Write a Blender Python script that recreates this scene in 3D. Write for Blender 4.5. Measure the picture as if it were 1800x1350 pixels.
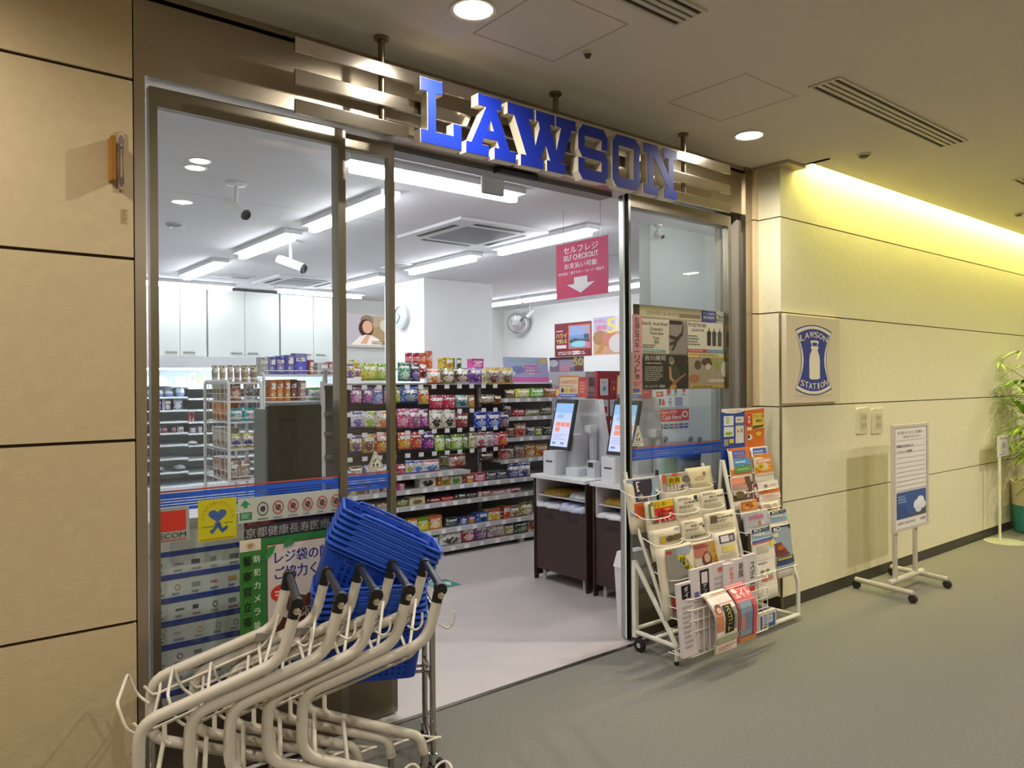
import bpy, math, random
from mathutils import Vector, Matrix
from mathutils.geometry import tessellate_polygon
random.seed(7)
PI = math.pi
scene = bpy.context.scene
COL = scene.collection
for o in list(bpy.data.objects):
    bpy.data.objects.remove(o)

# ------------------------------------------------------------------ camera, world, exposure
YAW, PIT, ROL, FPX, EYE = 0.680029, -0.00205868, 0.00639, 1320.615, 1.5
_F = Vector((math.sin(YAW), math.cos(YAW), 0)); _R = Vector((math.cos(YAW), -math.sin(YAW), 0))
_F2 = math.cos(PIT)*_F + math.sin(PIT)*Vector((0, 0, 1)); _D2 = -(_R.cross(_F2))
_R2 = math.cos(ROL)*_R + math.sin(ROL)*_D2; _D3 = -math.sin(ROL)*_R + math.cos(ROL)*_D2
camd = bpy.data.cameras.new('camera'); cam = bpy.data.objects.new('camera', camd); COL.objects.link(cam)
_u = -_D3; _b = -_F2
cam.matrix_world = Matrix(((_R2.x, _u.x, _b.x, 0), (_R2.y, _u.y, _b.y, 0), (_R2.z, _u.z, _b.z, EYE), (0, 0, 0, 1)))
camd.sensor_fit = 'HORIZONTAL'; camd.sensor_width = 36; camd.lens = FPX/1800*36; camd.clip_start = 0.02; camd.clip_end = 60
scene.camera = cam
w = bpy.data.worlds.new('world'); scene.world = w; w.use_nodes = True
w.node_tree.nodes['Background'].inputs[0].default_value = (1.0, 0.86, 0.6, 1)
w.node_tree.nodes['Background'].inputs[1].default_value = 0.04
vs = scene.view_settings; vs.view_transform = 'Standard'; vs.look = 'None'; vs.gamma = 1; vs.use_curve_mapping = False
vs.exposure = 0.5
scene.cycles.use_denoising = True
scene.cycles.max_bounces = 8; scene.cycles.diffuse_bounces = 4; scene.cycles.transparent_max_bounces = 12
scene.cycles.sample_clamp_indirect = 6.0
scene.cycles.caustics_reflective = False; scene.cycles.caustics_refractive = False
SHOP_TUBE, DOWNLIGHT, COVE = 19.0, 62.0, 62.0

def ray(x, y):
    return _F2 + (x-900)/FPX*_R2 + (y-675)/FPX*_D3
def at(x, y, Y=None, Z=None, X=None):
    """the point a pixel of the photograph looks at, on a plane of the place (Y, Z or X given)"""
    d = ray(x, y); c = Vector((0, 0, EYE))
    t = Y/d.y if Y is not None else ((Z-EYE)/d.z if Z is not None else X/d.x)
    return c + d*t

# ------------------------------------------------------------------ colours and materials
def lin(c):
    return c/12.92 if c <= .04045 else ((c+.055)/1.055)**2.4
_hx = {}
def H(s):
    if not isinstance(s, str): return s
    if s not in _hx:
        _hx[s] = tuple(lin(int(s[i:i+2], 16)/255) for i in (0, 2, 4)) + (1.0,)
    return _hx[s]
_mats = {}
def mat(name, rough=.5, metal=0.0, bump=0.0, bscale=60, speck=0.0, sscale=120, spec=.5, coat=0, vary=0.0, aniso=0.0, stretch=None):
    """a surface whose colour is the thing's own (attribute Col) with procedural grain"""
    if name in _mats: return _mats[name]
    m = bpy.data.materials.new(name); m.use_nodes = True; n = m.node_tree.nodes; l = m.node_tree.links
    b = n['Principled BSDF']; a = n.new('ShaderNodeAttribute'); a.attribute_name = 'Col'
    tc = n.new('ShaderNodeTexCoord')
    src = tc.outputs['Object']
    if stretch:
        mp = n.new('ShaderNodeMapping'); mp.inputs['Scale'].default_value = stretch; l.new(src, mp.inputs[0]); src = mp.outputs[0]
    col = a.outputs['Color']
    if vary:
        nz = n.new('ShaderNodeTexNoise'); nz.inputs['Scale'].default_value = bscale*.2; nz.inputs['Detail'].default_value = 4; l.new(src, nz.inputs['Vector'])
        mr = n.new('ShaderNodeMapRange'); mr.inputs[1].default_value = .3; mr.inputs[2].default_value = .7
        mr.inputs[3].default_value = 1-vary; mr.inputs[4].default_value = 1+vary; l.new(nz.outputs[0], mr.inputs[0])
        mx = n.new('ShaderNodeMix'); mx.data_type = 'RGBA'; mx.blend_type = 'MULTIPLY'; mx.inputs[0].default_value = 1
        l.new(col, mx.inputs[6]); l.new(mr.outputs[0], mx.inputs[7]); col = mx.outputs[2]
    if speck:
        vo = n.new('ShaderNodeTexVoronoi'); vo.inputs['Scale'].default_value = sscale; l.new(src, vo.inputs['Vector'])
        sp = n.new('ShaderNodeSeparateColor'); l.new(vo.outputs['Color'], sp.inputs[0])
        gt = n.new('ShaderNodeMath'); gt.operation = 'GREATER_THAN'; gt.inputs[1].default_value = 1-speck; l.new(sp.outputs[0], gt.inputs[0])
        lt = n.new('ShaderNodeMath'); lt.operation = 'GREATER_THAN'; lt.inputs[1].default_value = .45; l.new(sp.outputs[1], lt.inputs[0])
        mx = n.new('ShaderNodeMix'); mx.data_type = 'RGBA'; l.new(lt.outputs[0], mx.inputs[0])
        mx.inputs[6].default_value = (.02, .02, .03, 1); mx.inputs[7].default_value = (.85, .83, .78, 1)
        m2 = n.new('ShaderNodeMix'); m2.data_type = 'RGBA'
        ml = n.new('ShaderNodeMath'); ml.operation = 'MULTIPLY'; ml.inputs[1].default_value = .75; l.new(gt.outputs[0], ml.inputs[0]); l.new(ml.outputs[0], m2.inputs[0])
        l.new(col, m2.inputs[6]); l.new(mx.outputs[2], m2.inputs[7]); col = m2.outputs[2]
    l.new(col, b.inputs['Base Color'])
    b.inputs['Roughness'].default_value = rough; b.inputs['Metallic'].default_value = metal
    b.inputs['Specular IOR Level'].default_value = spec
    if coat: b.inputs['Coat Weight'].default_value = coat; b.inputs['Coat Roughness'].default_value = .12
    if aniso: b.inputs['Anisotropic'].default_value = aniso
    if bump:
        nb = n.new('ShaderNodeTexNoise'); nb.inputs['Scale'].default_value = bscale; nb.inputs['Detail'].default_value = 3; l.new(src, nb.inputs['Vector'])
        bp = n.new('ShaderNodeBump'); bp.inputs['Strength'].default_value = bump; bp.inputs['Distance'].default_value = .01
        l.new(nb.outputs[0], bp.inputs['Height']); l.new(bp.outputs[0], b.inputs['Normal'])
    _mats[name] = m; return m
def glow(name, color, strength):
    if name in _mats: return _mats[name]
    m = bpy.data.materials.new(name); m.use_nodes = True; n = m.node_tree.nodes; n.clear()
    e = n.new('ShaderNodeEmission'); e.inputs[0].default_value = color; e.inputs[1].default_value = strength
    o = n.new('ShaderNodeOutputMaterial'); m.node_tree.links.new(e.outputs[0], o.inputs[0]); _mats[name] = m; return m
def screen_glow(name, strength):
    m = bpy.data.materials.new(name); m.use_nodes = True; n = m.node_tree.nodes; n.clear()
    a = n.new('ShaderNodeAttribute'); a.attribute_name = 'Col'
    e = n.new('ShaderNodeEmission'); e.inputs[1].default_value = strength; m.node_tree.links.new(a.outputs['Color'], e.inputs[0])
    o = n.new('ShaderNodeOutputMaterial'); m.node_tree.links.new(e.outputs[0], o.inputs[0]); _mats[name] = m; return m
def glass_mat(name, tint=(1, 1, 1, 1), f0=.05, f1=.8, rough=0.0):
    m = bpy.data.materials.new(name); m.use_nodes = True; n = m.node_tree.nodes; l = m.node_tree.links; n.clear()
    lw = n.new('ShaderNodeLayerWeight'); lw.inputs[0].default_value = .5
    pw = n.new('ShaderNodeMath'); pw.operation = 'POWER'; pw.inputs[1].default_value = 4.0; l.new(lw.outputs['Facing'], pw.inputs[0])
    mr = n.new('ShaderNodeMapRange'); mr.inputs[3].default_value = f0; mr.inputs[4].default_value = f1; l.new(pw.outputs[0], mr.inputs[0])
    t = n.new('ShaderNodeBsdfTransparent'); t.inputs[0].default_value = tint
    g = n.new('ShaderNodeBsdfGlossy'); g.inputs['Roughness'].default_value = rough
    mx = n.new('ShaderNodeMixShader'); l.new(mr.outputs[0], mx.inputs[0]); l.new(t.outputs[0], mx.inputs[1]); l.new(g.outputs[0], mx.inputs[2])
    o = n.new('ShaderNodeOutputMaterial'); l.new(mx.outputs[0], o.inputs[0]); _mats[name] = m; return m

WALLM = mat('wall_panel_paint', .62, bump=.12, bscale=140, vary=.035, spec=.3)
PLASTER = mat('ceiling_plaster', .9, bump=.25, bscale=220, spec=.1)
CARPET = mat('grey_carpet_tile', .95, bump=.5, bscale=500, vary=.12, spec=.1)
VINYL = mat('pale_vinyl_floor', .38, bump=.03, bscale=30, vary=.04)
PAINT = mat('painted_surface', .45, bump=.02, bscale=90)
STEEL = mat('hairline_stainless', .30, 1.0, bump=.06, bscale=40, stretch=(1, 1, 30), vary=.05)
STRIP = mat('polished_stainless_strip', .13, 1.0, bump=.02, bscale=30, stretch=(1, 1, 25))
CHROME = mat('chrome', .12, 1.0)
PLASTIC = mat('plastic', .35, bump=.015, bscale=120)
BASKET = mat('basket_plastic', .38, bump=.05, bscale=160, spec=.35)
TUBE = mat('enamelled_tube', .4, bump=.03, bscale=80, vary=.03)
RUBBER = mat('black_rubber', .6, bump=.05, bscale=100)
PRINT = mat('printed_paper', .5, bump=.02, bscale=60)
NEWS = mat('newsprint', .8, bump=.1, bscale=45, spec=.2)
FILM = mat('snack_film', .28, .15, bump=.55, bscale=28, speck=.17, sscale=85)
CARTON = mat('printed_carton', .38, bump=.02, speck=.10, sscale=70)
LEAF = mat('palm_leaf', .45, bump=.08, bscale=60, vary=.15)
ROOM = mat('shop_wall_paint', .6, bump=.05, bscale=150, spec=.3)
TUBE_GLOW = glow('tube_light_diffuser', (.93, .96, 1.0, 1), SHOP_TUBE)
DOWN_GLOW = glow('downlight_lens', (1.0, .9, .72, 1), 20.0)
GLASS = glass_mat('door_glass', (.965, .975, .97, 1), .035, .7)
CLEAR = glass_mat('clear_plastic', (.93, .96, .95, 1), .09, .8, .05)
SCREEN = screen_glow('lit_screen', .85)

# ------------------------------------------------------------------ mesh building
_glyph = {}
def glyphs(text):
    if text in _glyph: return _glyph[text]
    c = bpy.data.curves.new('text', 'FONT'); c.body = text; c.size = 1; c.resolution_u = 2
    o = bpy.data.objects.new('text', c); COL.objects.link(o)
    dg = bpy.context.evaluated_depsgraph_get(); dg.update()
    m = o.evaluated_get(dg).to_mesh()
    v = [(p.co.x, p.co.y) for p in m.vertices]; f = [tuple(p.vertices) for p in m.polygons]
    bpy.data.objects.remove(o); bpy.data.curves.remove(c)
    x0 = min((p[0] for p in v), default=0); x1 = max((p[0] for p in v), default=1)
    y0 = min((p[1] for p in v), default=0); y1 = max((p[1] for p in v), default=1)
    _glyph[text] = (v, f, x0, x1, y0, y1); return _glyph[text]

class MB:
    def __init__(s): s.v = []; s.f = []; s.c = []; s.s = []
    def add(s, vs, fs, col, smooth=False):
        n = len(s.v); s.v.extend(Vector(p) for p in vs)
        for f in fs: s.f.append(tuple(i+n for i in f)); s.c.append(H(col)); s.s.append(smooth)
    def box(s, x0, x1, y0, y1, z0, z1, col, M=None, cols=None):
        p = [(x, y, z) for z in (z0, z1) for y in (y0, y1) for x in (x0, x1)]
        if M: p = [M @ Vector(q) for q in p]
        f = [(0, 2, 3, 1), (4, 5, 7, 6), (0, 1, 5, 4), (1, 3, 7, 5), (3, 2, 6, 7), (2, 0, 4, 6)]
        s.add(p, f, col); return s
    def rbox(s, x0, x1, y0, y1, z0, z1, r, col, axis='z', n=4, M=None):
        """a box rounded along one axis"""
        a0, a1, b0, b1, c0, c1 = {'z': (x0, x1, y0, y1, z0, z1), 'y': (x0, x1, z0, z1, y0, y1), 'x': (y0, y1, z0, z1, x0, x1)}[axis]
        poly = []
        for cx, cy, t in ((a1-r, b0+r, -90), (a1-r, b1-r, 0), (a0+r, b1-r, 90), (a0+r, b0+r, 180)):
            for k in range(n+1):
                q = math.radians(t+90*k/n); poly.append((cx+r*math.cos(q), cy+r*math.sin(q)))
        to = {'z': lambda a, b, c: (a, b, c), 'y': lambda a, b, c: (a, c, b), 'x': lambda a, b, c: (c, a, b)}[axis]
        s.prism([to(a, b, c0) for a, b in poly], [to(a, b, c1) for a, b in poly], col, M); return s
    def prism(s, lo, hi, col, M=None, smooth=False):
        n = len(lo); p = [Vector(q) for q in list(lo)+list(hi)]
        if M: p = [M @ q for q in p]
        tri = tessellate_polygon([p[:n]])
        f = [tuple(reversed(t)) for t in tri] + [tuple(i+n for i in t) for t in tri] if n > 4 else [tuple(range(n))[::-1], tuple(range(n, 2*n))]
        s.add(p, f, col); s.add(p, [(i, (i+1) % n, n+(i+1) % n, n+i) for i in range(n)], col, smooth); return s
    def tube(s, path, r, col, n=8, bend=0, closed=False, r1=None, M=None, bn=4):
        P = [Vector(p) for p in path]
        if M: P = [M @ p for p in P]
        if bend:
            Q = []; m = len(P)
            for i, p in enumerate(P):
                if not closed and i in (0, m-1): Q.append(p); continue
                a, b = P[i-1]-p, P[(i+1) % m]-p
                d = min(bend, a.length*.49, b.length*.49); A = p+a.normalized()*d; B = p+b.normalized()*d
                for k in range(bn+1):
                    t = k/bn; Q.append((1-t)**2*A+2*t*(1-t)*p+t*t*B)
            P = Q
        rings = []; m = len(P); up = None
        for i, p in enumerate(P):
            a = P[i-1] if (i or closed) else p; b = P[(i+1) % m] if (i < m-1 or closed) else p
            t = (b-a).normalized()
            if up is None:
                up = t.orthogonal().normalized()
            up = (up - t*up.dot(t)).normalized(); si = t.cross(up)
            rr = r if r1 is None else r+(r1-r)*i/(m-1)
            rings.append([p+(up*math.cos(2*PI*k/n)+si*math.sin(2*PI*k/n))*rr for k in range(n)])
        V = [q for g in rings for q in g]; F = []
        for i in range(m if closed else m-1):
            j = (i+1) % m
            for k in range(n): F.append((i*n+k, i*n+(k+1) % n, j*n+(k+1) % n, j*n+k))
        s.add(V, F, col, True)
        if not closed: s.add(rings[0], [tuple(range(n))[::-1]], col); s.add(rings[-1], [tuple(range(n))], col)
        return s
    def lathe(s, prof, c, col, n=16, axis=None, cols=None, cap=True, smooth=True):
        """profile of (radius, height) turned about an axis through c"""
        ax = Vector(axis or (0, 0, 1)).normalized(); u = ax.orthogonal().normalized(); w_ = ax.cross(u); c = Vector(c)
        for i in range(len(prof)-1):
            V = []
            for r, h in prof[i:i+2]: V += [c+ax*h+(u*math.cos(2*PI*k/n)+w_*math.sin(2*PI*k/n))*r for k in range(n)]
            s.add(V, [(k, (k+1) % n, n+(k+1) % n, n+k) for k in range(n)], cols[i] if cols else col, smooth)
        if cap:
            for (r, h), rev, cc in ((prof[0], True, 0), (prof[-1], False, -1)):
                if r > 1e-5:
                    V = [c+ax*h+(u*math.cos(2*PI*k/n)+w_*math.sin(2*PI*k/n))*r for k in range(n)]
                    s.add(V, [tuple(range(n))[::-1] if rev else tuple(range(n))], cols[cc] if cols else col)
        return s
    def sheet(s, O, U, V, w, h, elems, t=.002, col='f4f1ea', back=None, e=.0004):
        """a flat printed board w x h at corner O (lower left seen from its front), with print lying on its face"""
        O, U, V = Vector(O), Vector(U).normalized(), Vector(V).normalized(); N = U.cross(V)
        P = lambda u, v, d: O+U*u+V*v+N*d
        s.add([P(0, 0, 0), P(w, 0, 0), P(w, h, 0), P(0, h, 0), P(0, 0, -t), P(w, 0, -t), P(w, h, -t), P(0, h, -t)], [(0, 1, 2, 3)], col)
        s.add([P(0, 0, 0), P(w, 0, 0), P(w, h, 0), P(0, h, 0), P(0, 0, -t), P(w, 0, -t), P(w, h, -t), P(0, h, -t)], [(7, 6, 5, 4), (4, 5, 1, 0), (5, 6, 2, 1), (6, 7, 3, 2), (7, 4, 0, 3)], back or col)
        s.art(P, w, h, elems, e); return s
    def art(s, P, w, h, elems, e=.0004):
        """print: fractions of the sheet; r rect, e ellipse, p polygon, t text, v text running down, l lines of small print"""
        d = e
        for q in elems:
            k = q[0]
            if k == 'r':
                _, a, b, c, f, col = q; s.add([P(a*w, b*h, d), P(c*w, b*h, d), P(c*w, f*h, d), P(a*w, f*h, d)], [(0, 1, 2, 3)], col)
            elif k == 'e':
                _, a, b, ra, rb, col = q; n = 18
                s.add([P((a+ra*math.cos(2*PI*i/n))*w, (b+rb*math.sin(2*PI*i/n))*h, d) for i in range(n)], [tuple(range(n))], col)
            elif k == 'o':      # ring
                _, a, b, ra, rb, th, col = q; n = 20; V = []
                for g in (1, 1-th): V += [P((a+g*ra*math.cos(2*PI*i/n))*w, (b+g*rb*math.sin(2*PI*i/n))*h, d) for i in range(n)]
                s.add(V, [(i, (i+1) % n, n+(i+1) % n, n+i) for i in range(n)], col)
            elif k == 'p':
                _, pts, col = q; V = [P(a*w, b*h, d) for a, b in pts]
                T = tessellate_polygon([[Vector((a*w, b*h, 0)) for a, b in pts]])
                F = []
                for t in T:
                    A, B, C = (pts[i] for i in t)
                    F.append(t if (B[0]-A[0])*(C[1]-A[1])-(B[1]-A[1])*(C[0]-A[0]) > 0 else tuple(reversed(t)))
                s.add(V, F, col)
            elif k in 'tv':
                _, text, a, b, c, f, col = q[:7]; ang = q[7] if len(q) > 7 else 0
                if k == 't': items = [(text, a, b, c, f)]
                else:
                    ce = (f-b)/len(text); gh = min(.92*ce, 1.08*(c-a)*w/h); gw = (c-a) if gh > .8*(c-a)*w/h else gh*h/w*1.25
                    items = [(ch, (a+c)/2-gw/2, f-(i+.5)*ce-gh/2, (a+c)/2+gw/2, f-(i+.5)*ce+gh/2) for i, ch in enumerate(text)]
                for tx, a_, b_, c_, f_ in items:
                    gv, gf, x0, x1, y0, y1 = glyphs(tx)
                    if not gf: continue
                    bw, bh = (c_-a_)*w, (f_-b_)*h
                    if tx in ('ー', '一', 'ｰ', '-'): y0, y1 = y0-.35, y1+.35
                    sx = bw/(x1-x0); sy = bh/(y1-y0)
                    ca, sa = math.cos(ang), math.sin(ang); cx, cy = a_*w+bw/2, b_*h+bh/2
                    bo = .022*bh*(1.0 if ord(tx[0]) > 0x2000 else 1.3)
                    for i_, (bx_, by_) in enumerate(((-bo, 0), (bo, 0), (0, bo*.6))):
                        V = []
                        for x, y in gv:
                            lx, ly = (x-x0)*sx-bw/2+bx_, (y-y0)*sy-bh/2+by_
                            V.append(P(cx+lx*ca-ly*sa, cy+lx*sa+ly*ca, d+i_*e*.1))
                        s.add(V, gf, col)
            elif k == 'l':
                _, a, b, c, f, n, col = q; rr = random.Random(int(a*977+b*131+n)); st = (f-b)/n
                for i in range(n):
                    y = f-(i+.5)*st; x1_ = a+(c-a)*rr.uniform(.6, 1)
                    x = a
                    while x < x1_-1e-6:
                        x2 = min(x1_, x+(c-a)*rr.uniform(.06, .2))
                        s.add([P(x*w, (y-st*.27)*h, d), P(x2*w, (y-st*.27)*h, d), P(x2*w, (y+st*.27)*h, d), P(x*w, (y+st*.27)*h, d)], [(0, 1, 2, 3)], col)
                        x = x2+(c-a)*.03
            d += e*.5
    def build(s, name, m, parent=None, org=None, label=None, cat=None, group=None, kind=None, rz=0):
        """links the mesh as ONE object; coordinates are the place's unless org says otherwise"""
        me = bpy.data.meshes.new(name)
        if org is None:
            if parent is not None: org = Vector(parent.get('_o', (0, 0, 0)))
            else:
                xs, ys, zs = zip(*s.v); org = Vector(((min(xs)+max(xs))/2, (min(ys)+max(ys))/2, min(zs)))
        org = Vector(org)
        me.from_pydata([p-org for p in s.v], [], s.f)
        a = me.attributes.new('Col', 'FLOAT_COLOR', 'CORNER'); buf = []
        for f, c in zip(s.f, s.c): buf.extend(c*len(f))
        a.data.foreach_set('color', buf)
        me.polygons.foreach_set('use_smooth', s.s)
        me.materials.append(m); me.update()
        o = bpy.data.objects.new(name, me); COL.objects.link(o)
        if parent is not None:
            o.parent = parent
            if '_o' in parent: o['_o'] = parent['_o']
        else: o.location = org; o['_o'] = tuple(org)
        return tag(o, label, cat, group, kind)
def tag(o, label=None, cat=None, group=None, kind=None):
    if label: o['label'] = label
    if cat: o['category'] = cat
    if group: o['group'] = group
    if kind: o['kind'] = kind
    return o
def thing(name, loc, label=None, cat=None, group=None, local=False, rot=(0, 0, 0), kind=None):
    """an Empty at the base of a thing; its parts are its children"""
    o = bpy.data.objects.new(name, None); COL.objects.link(o); o.location = loc; o.rotation_euler = rot; o.empty_display_size = .1
    o['_o'] = (0, 0, 0) if local else tuple(loc)
    return tag(o, label, cat, group, kind)
def dup(root, loc=None, rot=None, label=None, group=None):
    r = root.copy(); COL.objects.link(r)
    if loc is not None: r.location = loc
    if rot is not None: r.rotation_euler = rot
    tag(r, label, None, group)
    for ch in list(root.children):
        c = ch.copy(); COL.objects.link(c); c.parent = r
        for g in list(ch.children):
            d = g.copy(); COL.objects.link(d); d.parent = c
    return r
def struct(name, mb, m, parent=None): return mb.build(name, m, parent, kind=None if parent else 'structure')
ORD = ['', 'second ', 'third ', 'fourth ', 'fifth ', 'sixth ', 'seventh ', 'eighth ', 'ninth ', 'tenth ', 'eleventh ', 'twelfth ', 'thirteenth ', 'fourteenth ', 'fifteenth ', 'sixteenth ', 'seventeenth ', 'eighteenth ', 'nineteenth ', 'twentieth ']
NTH = ['first'] + [x.strip() for x in ORD[1:]]

# ================================================================== THE SETTING
CEIL, SHOPC = 2.915, 2.80
YF = 2.90            # face of the shopfront
YW = 2.705           # face of the corridor wall beyond it
TAN, CRM = 'd8c49a', 'e3d8bb'
# floors
struct('floor_corridor', MB().box(-5, 13, -3.2, YF, -.1, 0, '85827c'), CARPET)
struct('floor_shop', MB().box(.3, 9.2, YF, 10.8, -.1, .001, 'bfb6b4'), VINYL)
# corridor ceiling with the slot along the wall
mb = MB(); mb.box(-5, 4.60, -3.2, YF+.02, CEIL, CEIL+.12, 'e0d8c6'); mb.box(4.60, 13, -3.2, 2.575, CEIL, CEIL+.12, 'e0d8c6')
for a, b, c, d in ((1.80, 2.235, 2.02, 2.46), (3.02, 3.46, 2.01, 2.46)):     # access hatches: fine joints
    for x in (a, b): mb.box(x-.003, x+.003, c, d, CEIL-.0012, CEIL+.01, 'b9b09e')
    for y in (c, d): mb.box(a, b, y-.003, y+.003, CEIL-.0012, CEIL+.01, 'b9b09e')
struct('ceiling_corridor', mb, PLASTER)
mb = MB(); mb.box(.3, 9.2, 3.06, 10.8, SHOPC, SHOPC+.1, 'dcdce0')
for a, b in ((5.35, 7.4),): mb.box(.8, 7.2, a, a+.004, SHOPC-.001, SHOPC+.02, 'b8b8bc')
struct('ceiling_shop', mb, PLASTER)
# cove above the slot and the strip light in it
mb = MB(); mb.box(4.55, 13, 2.45, 2.76, 3.30, 3.34, 'e8e4d0'); mb.box(4.55, 13, 2.43, 2.45, CEIL+.12, 3.34, 'e8e4d0'); mb.box(4.58, 4.62, 2.45, 2.76, CEIL, 3.34, 'e8e4d0')
struct('trim_cove', mb, PLASTER)
cv = thing('cove_light', (8.8, 2.52, CEIL+.121), 'yellowish strip light glowing in the ceiling slot along the cream corridor wall', 'light')
MB().box(4.68, 12.9, 2.50, 2.66, CEIL+.226, CEIL+.245, 'dddddd').build('light_tray', PAINT, cv)
MB().rbox(4.72, 12.86, 2.58, 2.65, CEIL+.19, CEIL+.225, .015, 'ffffff', 'x').build('lamp_tube', glow('cove_tube', (1.0, .95, .30, 1), COVE), cv)
# wall panels with open joints
def panel_wall(name, x0, x1, yf, cuts, zb, zt, col, thick=.25, gap=.008, gapcol='3a2a18', ends=True):
    mb = MB(); z = zb
    for c in list(cuts)+[None]:
        t = (c-gap/2) if c else zt
        mb.box(x0, x1, yf, yf+thick, z, t, col)
        if c: z = c+gap/2
    mb.box(x0+.004, x1-.004, yf+.012, yf+thick-.01, zb, zt, gapcol)
    return struct(name, mb, WALLM)
JZ = (.685, 1.315, 1.945, 2.57)
panel_wall('wall_left', -5, at(235, 455, Y=2.85).x, 2.85, (.678, 1.308, 1.937, 2.558), 0, CEIL, 'c3b08b', gap=.011)
panel_wall('wall_right', 4.445, 13, YW, (.703, 1.33, 1.947, 2.57), .085, 3.34, 'e6dfbe', gapcol='5a4c30', thick=.2)
panel_wall('wall_pillar', 4.40, 4.60, 2.865, (.703, 1.33, 1.947, 2.57), 0, CEIL, 'dcc5a0', gapcol='4a3a24')
struct('baseboard_right', MB().box(4.452, 13, YW+.012, YW+.15, 0, .085, '453f35'), PAINT)
struct('trim_corner', MB().box(4.441, 4.449, YW-.002, YW+.012, .0, 1.945, 'b5a888'), STEEL)
mb = MB(); mb.box(4.40, 4.62, 2.62, 2.87, CEIL-.02, CEIL-.001, 'bfae8c'); struct('trim_pillar_cap', mb, PAINT)
# the side of the corridor behind the viewer and its ends
struct('wall_opposite', MB().box(-5, 13, -3.3, -3.2, 0, CEIL, 'd9ceb2'), WALLM)
struct('wall_corridor_end', MB().box(-5.1, -5, -3.3, 3, 0, CEIL, 'b9a77e'), WALLM)
struct('wall_corridor_far', MB().box(13, 13.1, -3.3, 3, 0, 3.34, 'd8cfae'), WALLM)
# shop walls
struct('wall_shop_back', MB().box(.3, 9.2, 10.6, 10.8, 0, SHOPC, 'e4e4e0'), ROOM)
struct('wall_shop_left', MB().box(.3, .62, 3.10, 10.6, 0, SHOPC, 'e2e2de'), ROOM)
struct('wall_shop_right', MB().box(8.4, 9.2, 3.10, 10.6, 0, SHOPC, 'e6e6e4'), ROOM)
cx0, cx1 = at(745, 487, Y=7.9).x, at(865, 500, Y=7.9).x
struct('column_shop', MB().box(cx0, cx1, 7.9, 8.88, 0, SHOPC, 'f0f0f0'), ROOM)
# partition beside the door, seen through the right-hand glass
px0 = at(1143, 450, Y=4.1).x
struct('wall_partition', MB().box(px0, 6.3, 4.10, 4.22, 0, SHOPC, 'a9adab'), ROOM)
struct('wall_front_right', MB().box(4.45, 9.2, 3.0, 3.10, 0, SHOPC, 'dadada'), ROOM)

# ------------------------------------------------------------------ shopfront metalwork
BR = 'b8ad9b'
xl = at(236, 455, Y=2.88).x
struct('trim_post_left', MB().box(xl, xl+.036, 2.87, 3.12, 0, CEIL, BR), STEEL)
struct('trim_post_right', MB().box(4.327, 4.40, 2.885, 3.12, 0, CEIL, BR), STEEL)
mb = MB(); mb.box(xl+.036, 4.327, YF, 3.12, 2.602, 2.872, BR); mb.box(xl+.036, 4.327, YF+.03, 3.1, 2.872, 2.888, '15110c'); mb.box(xl+.036, 4.327, YF-.004, 3.12, 2.888, CEIL, BR)
struct('trim_fascia', mb, STEEL)
mb = MB(); mb.box(1.71, 3.24, 3.06, 3.16, 2.583, 2.80, '8f9094'); struct('trim_lintel', mb, PAINT)
struct('trim_threshold', MB().box(xl+.036, 4.327, YF-.015, YF+.012, 0, .004, '6e675c'), STEEL)
# sensor under the header, over the opening
sn = thing('door_sensor', at(915, 297, Y=3.04), 'slim black door sensor under the header over the open doorway', 'sensor')
a, b = at(873, 291, Y=3.03), at(943, 307, Y=3.03)
MB().rbox(a.x, b.x, 3.02, 3.06, 2.573, 2.601, .008, '2c2c2e', 'x').build('sensor_body', PLASTIC, sn)
MB().box(a.x+.02, b.x-.02, 3.014, 3.02, 2.58, 2.594, '55555a').build('lens', PLASTIC, sn)

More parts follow.
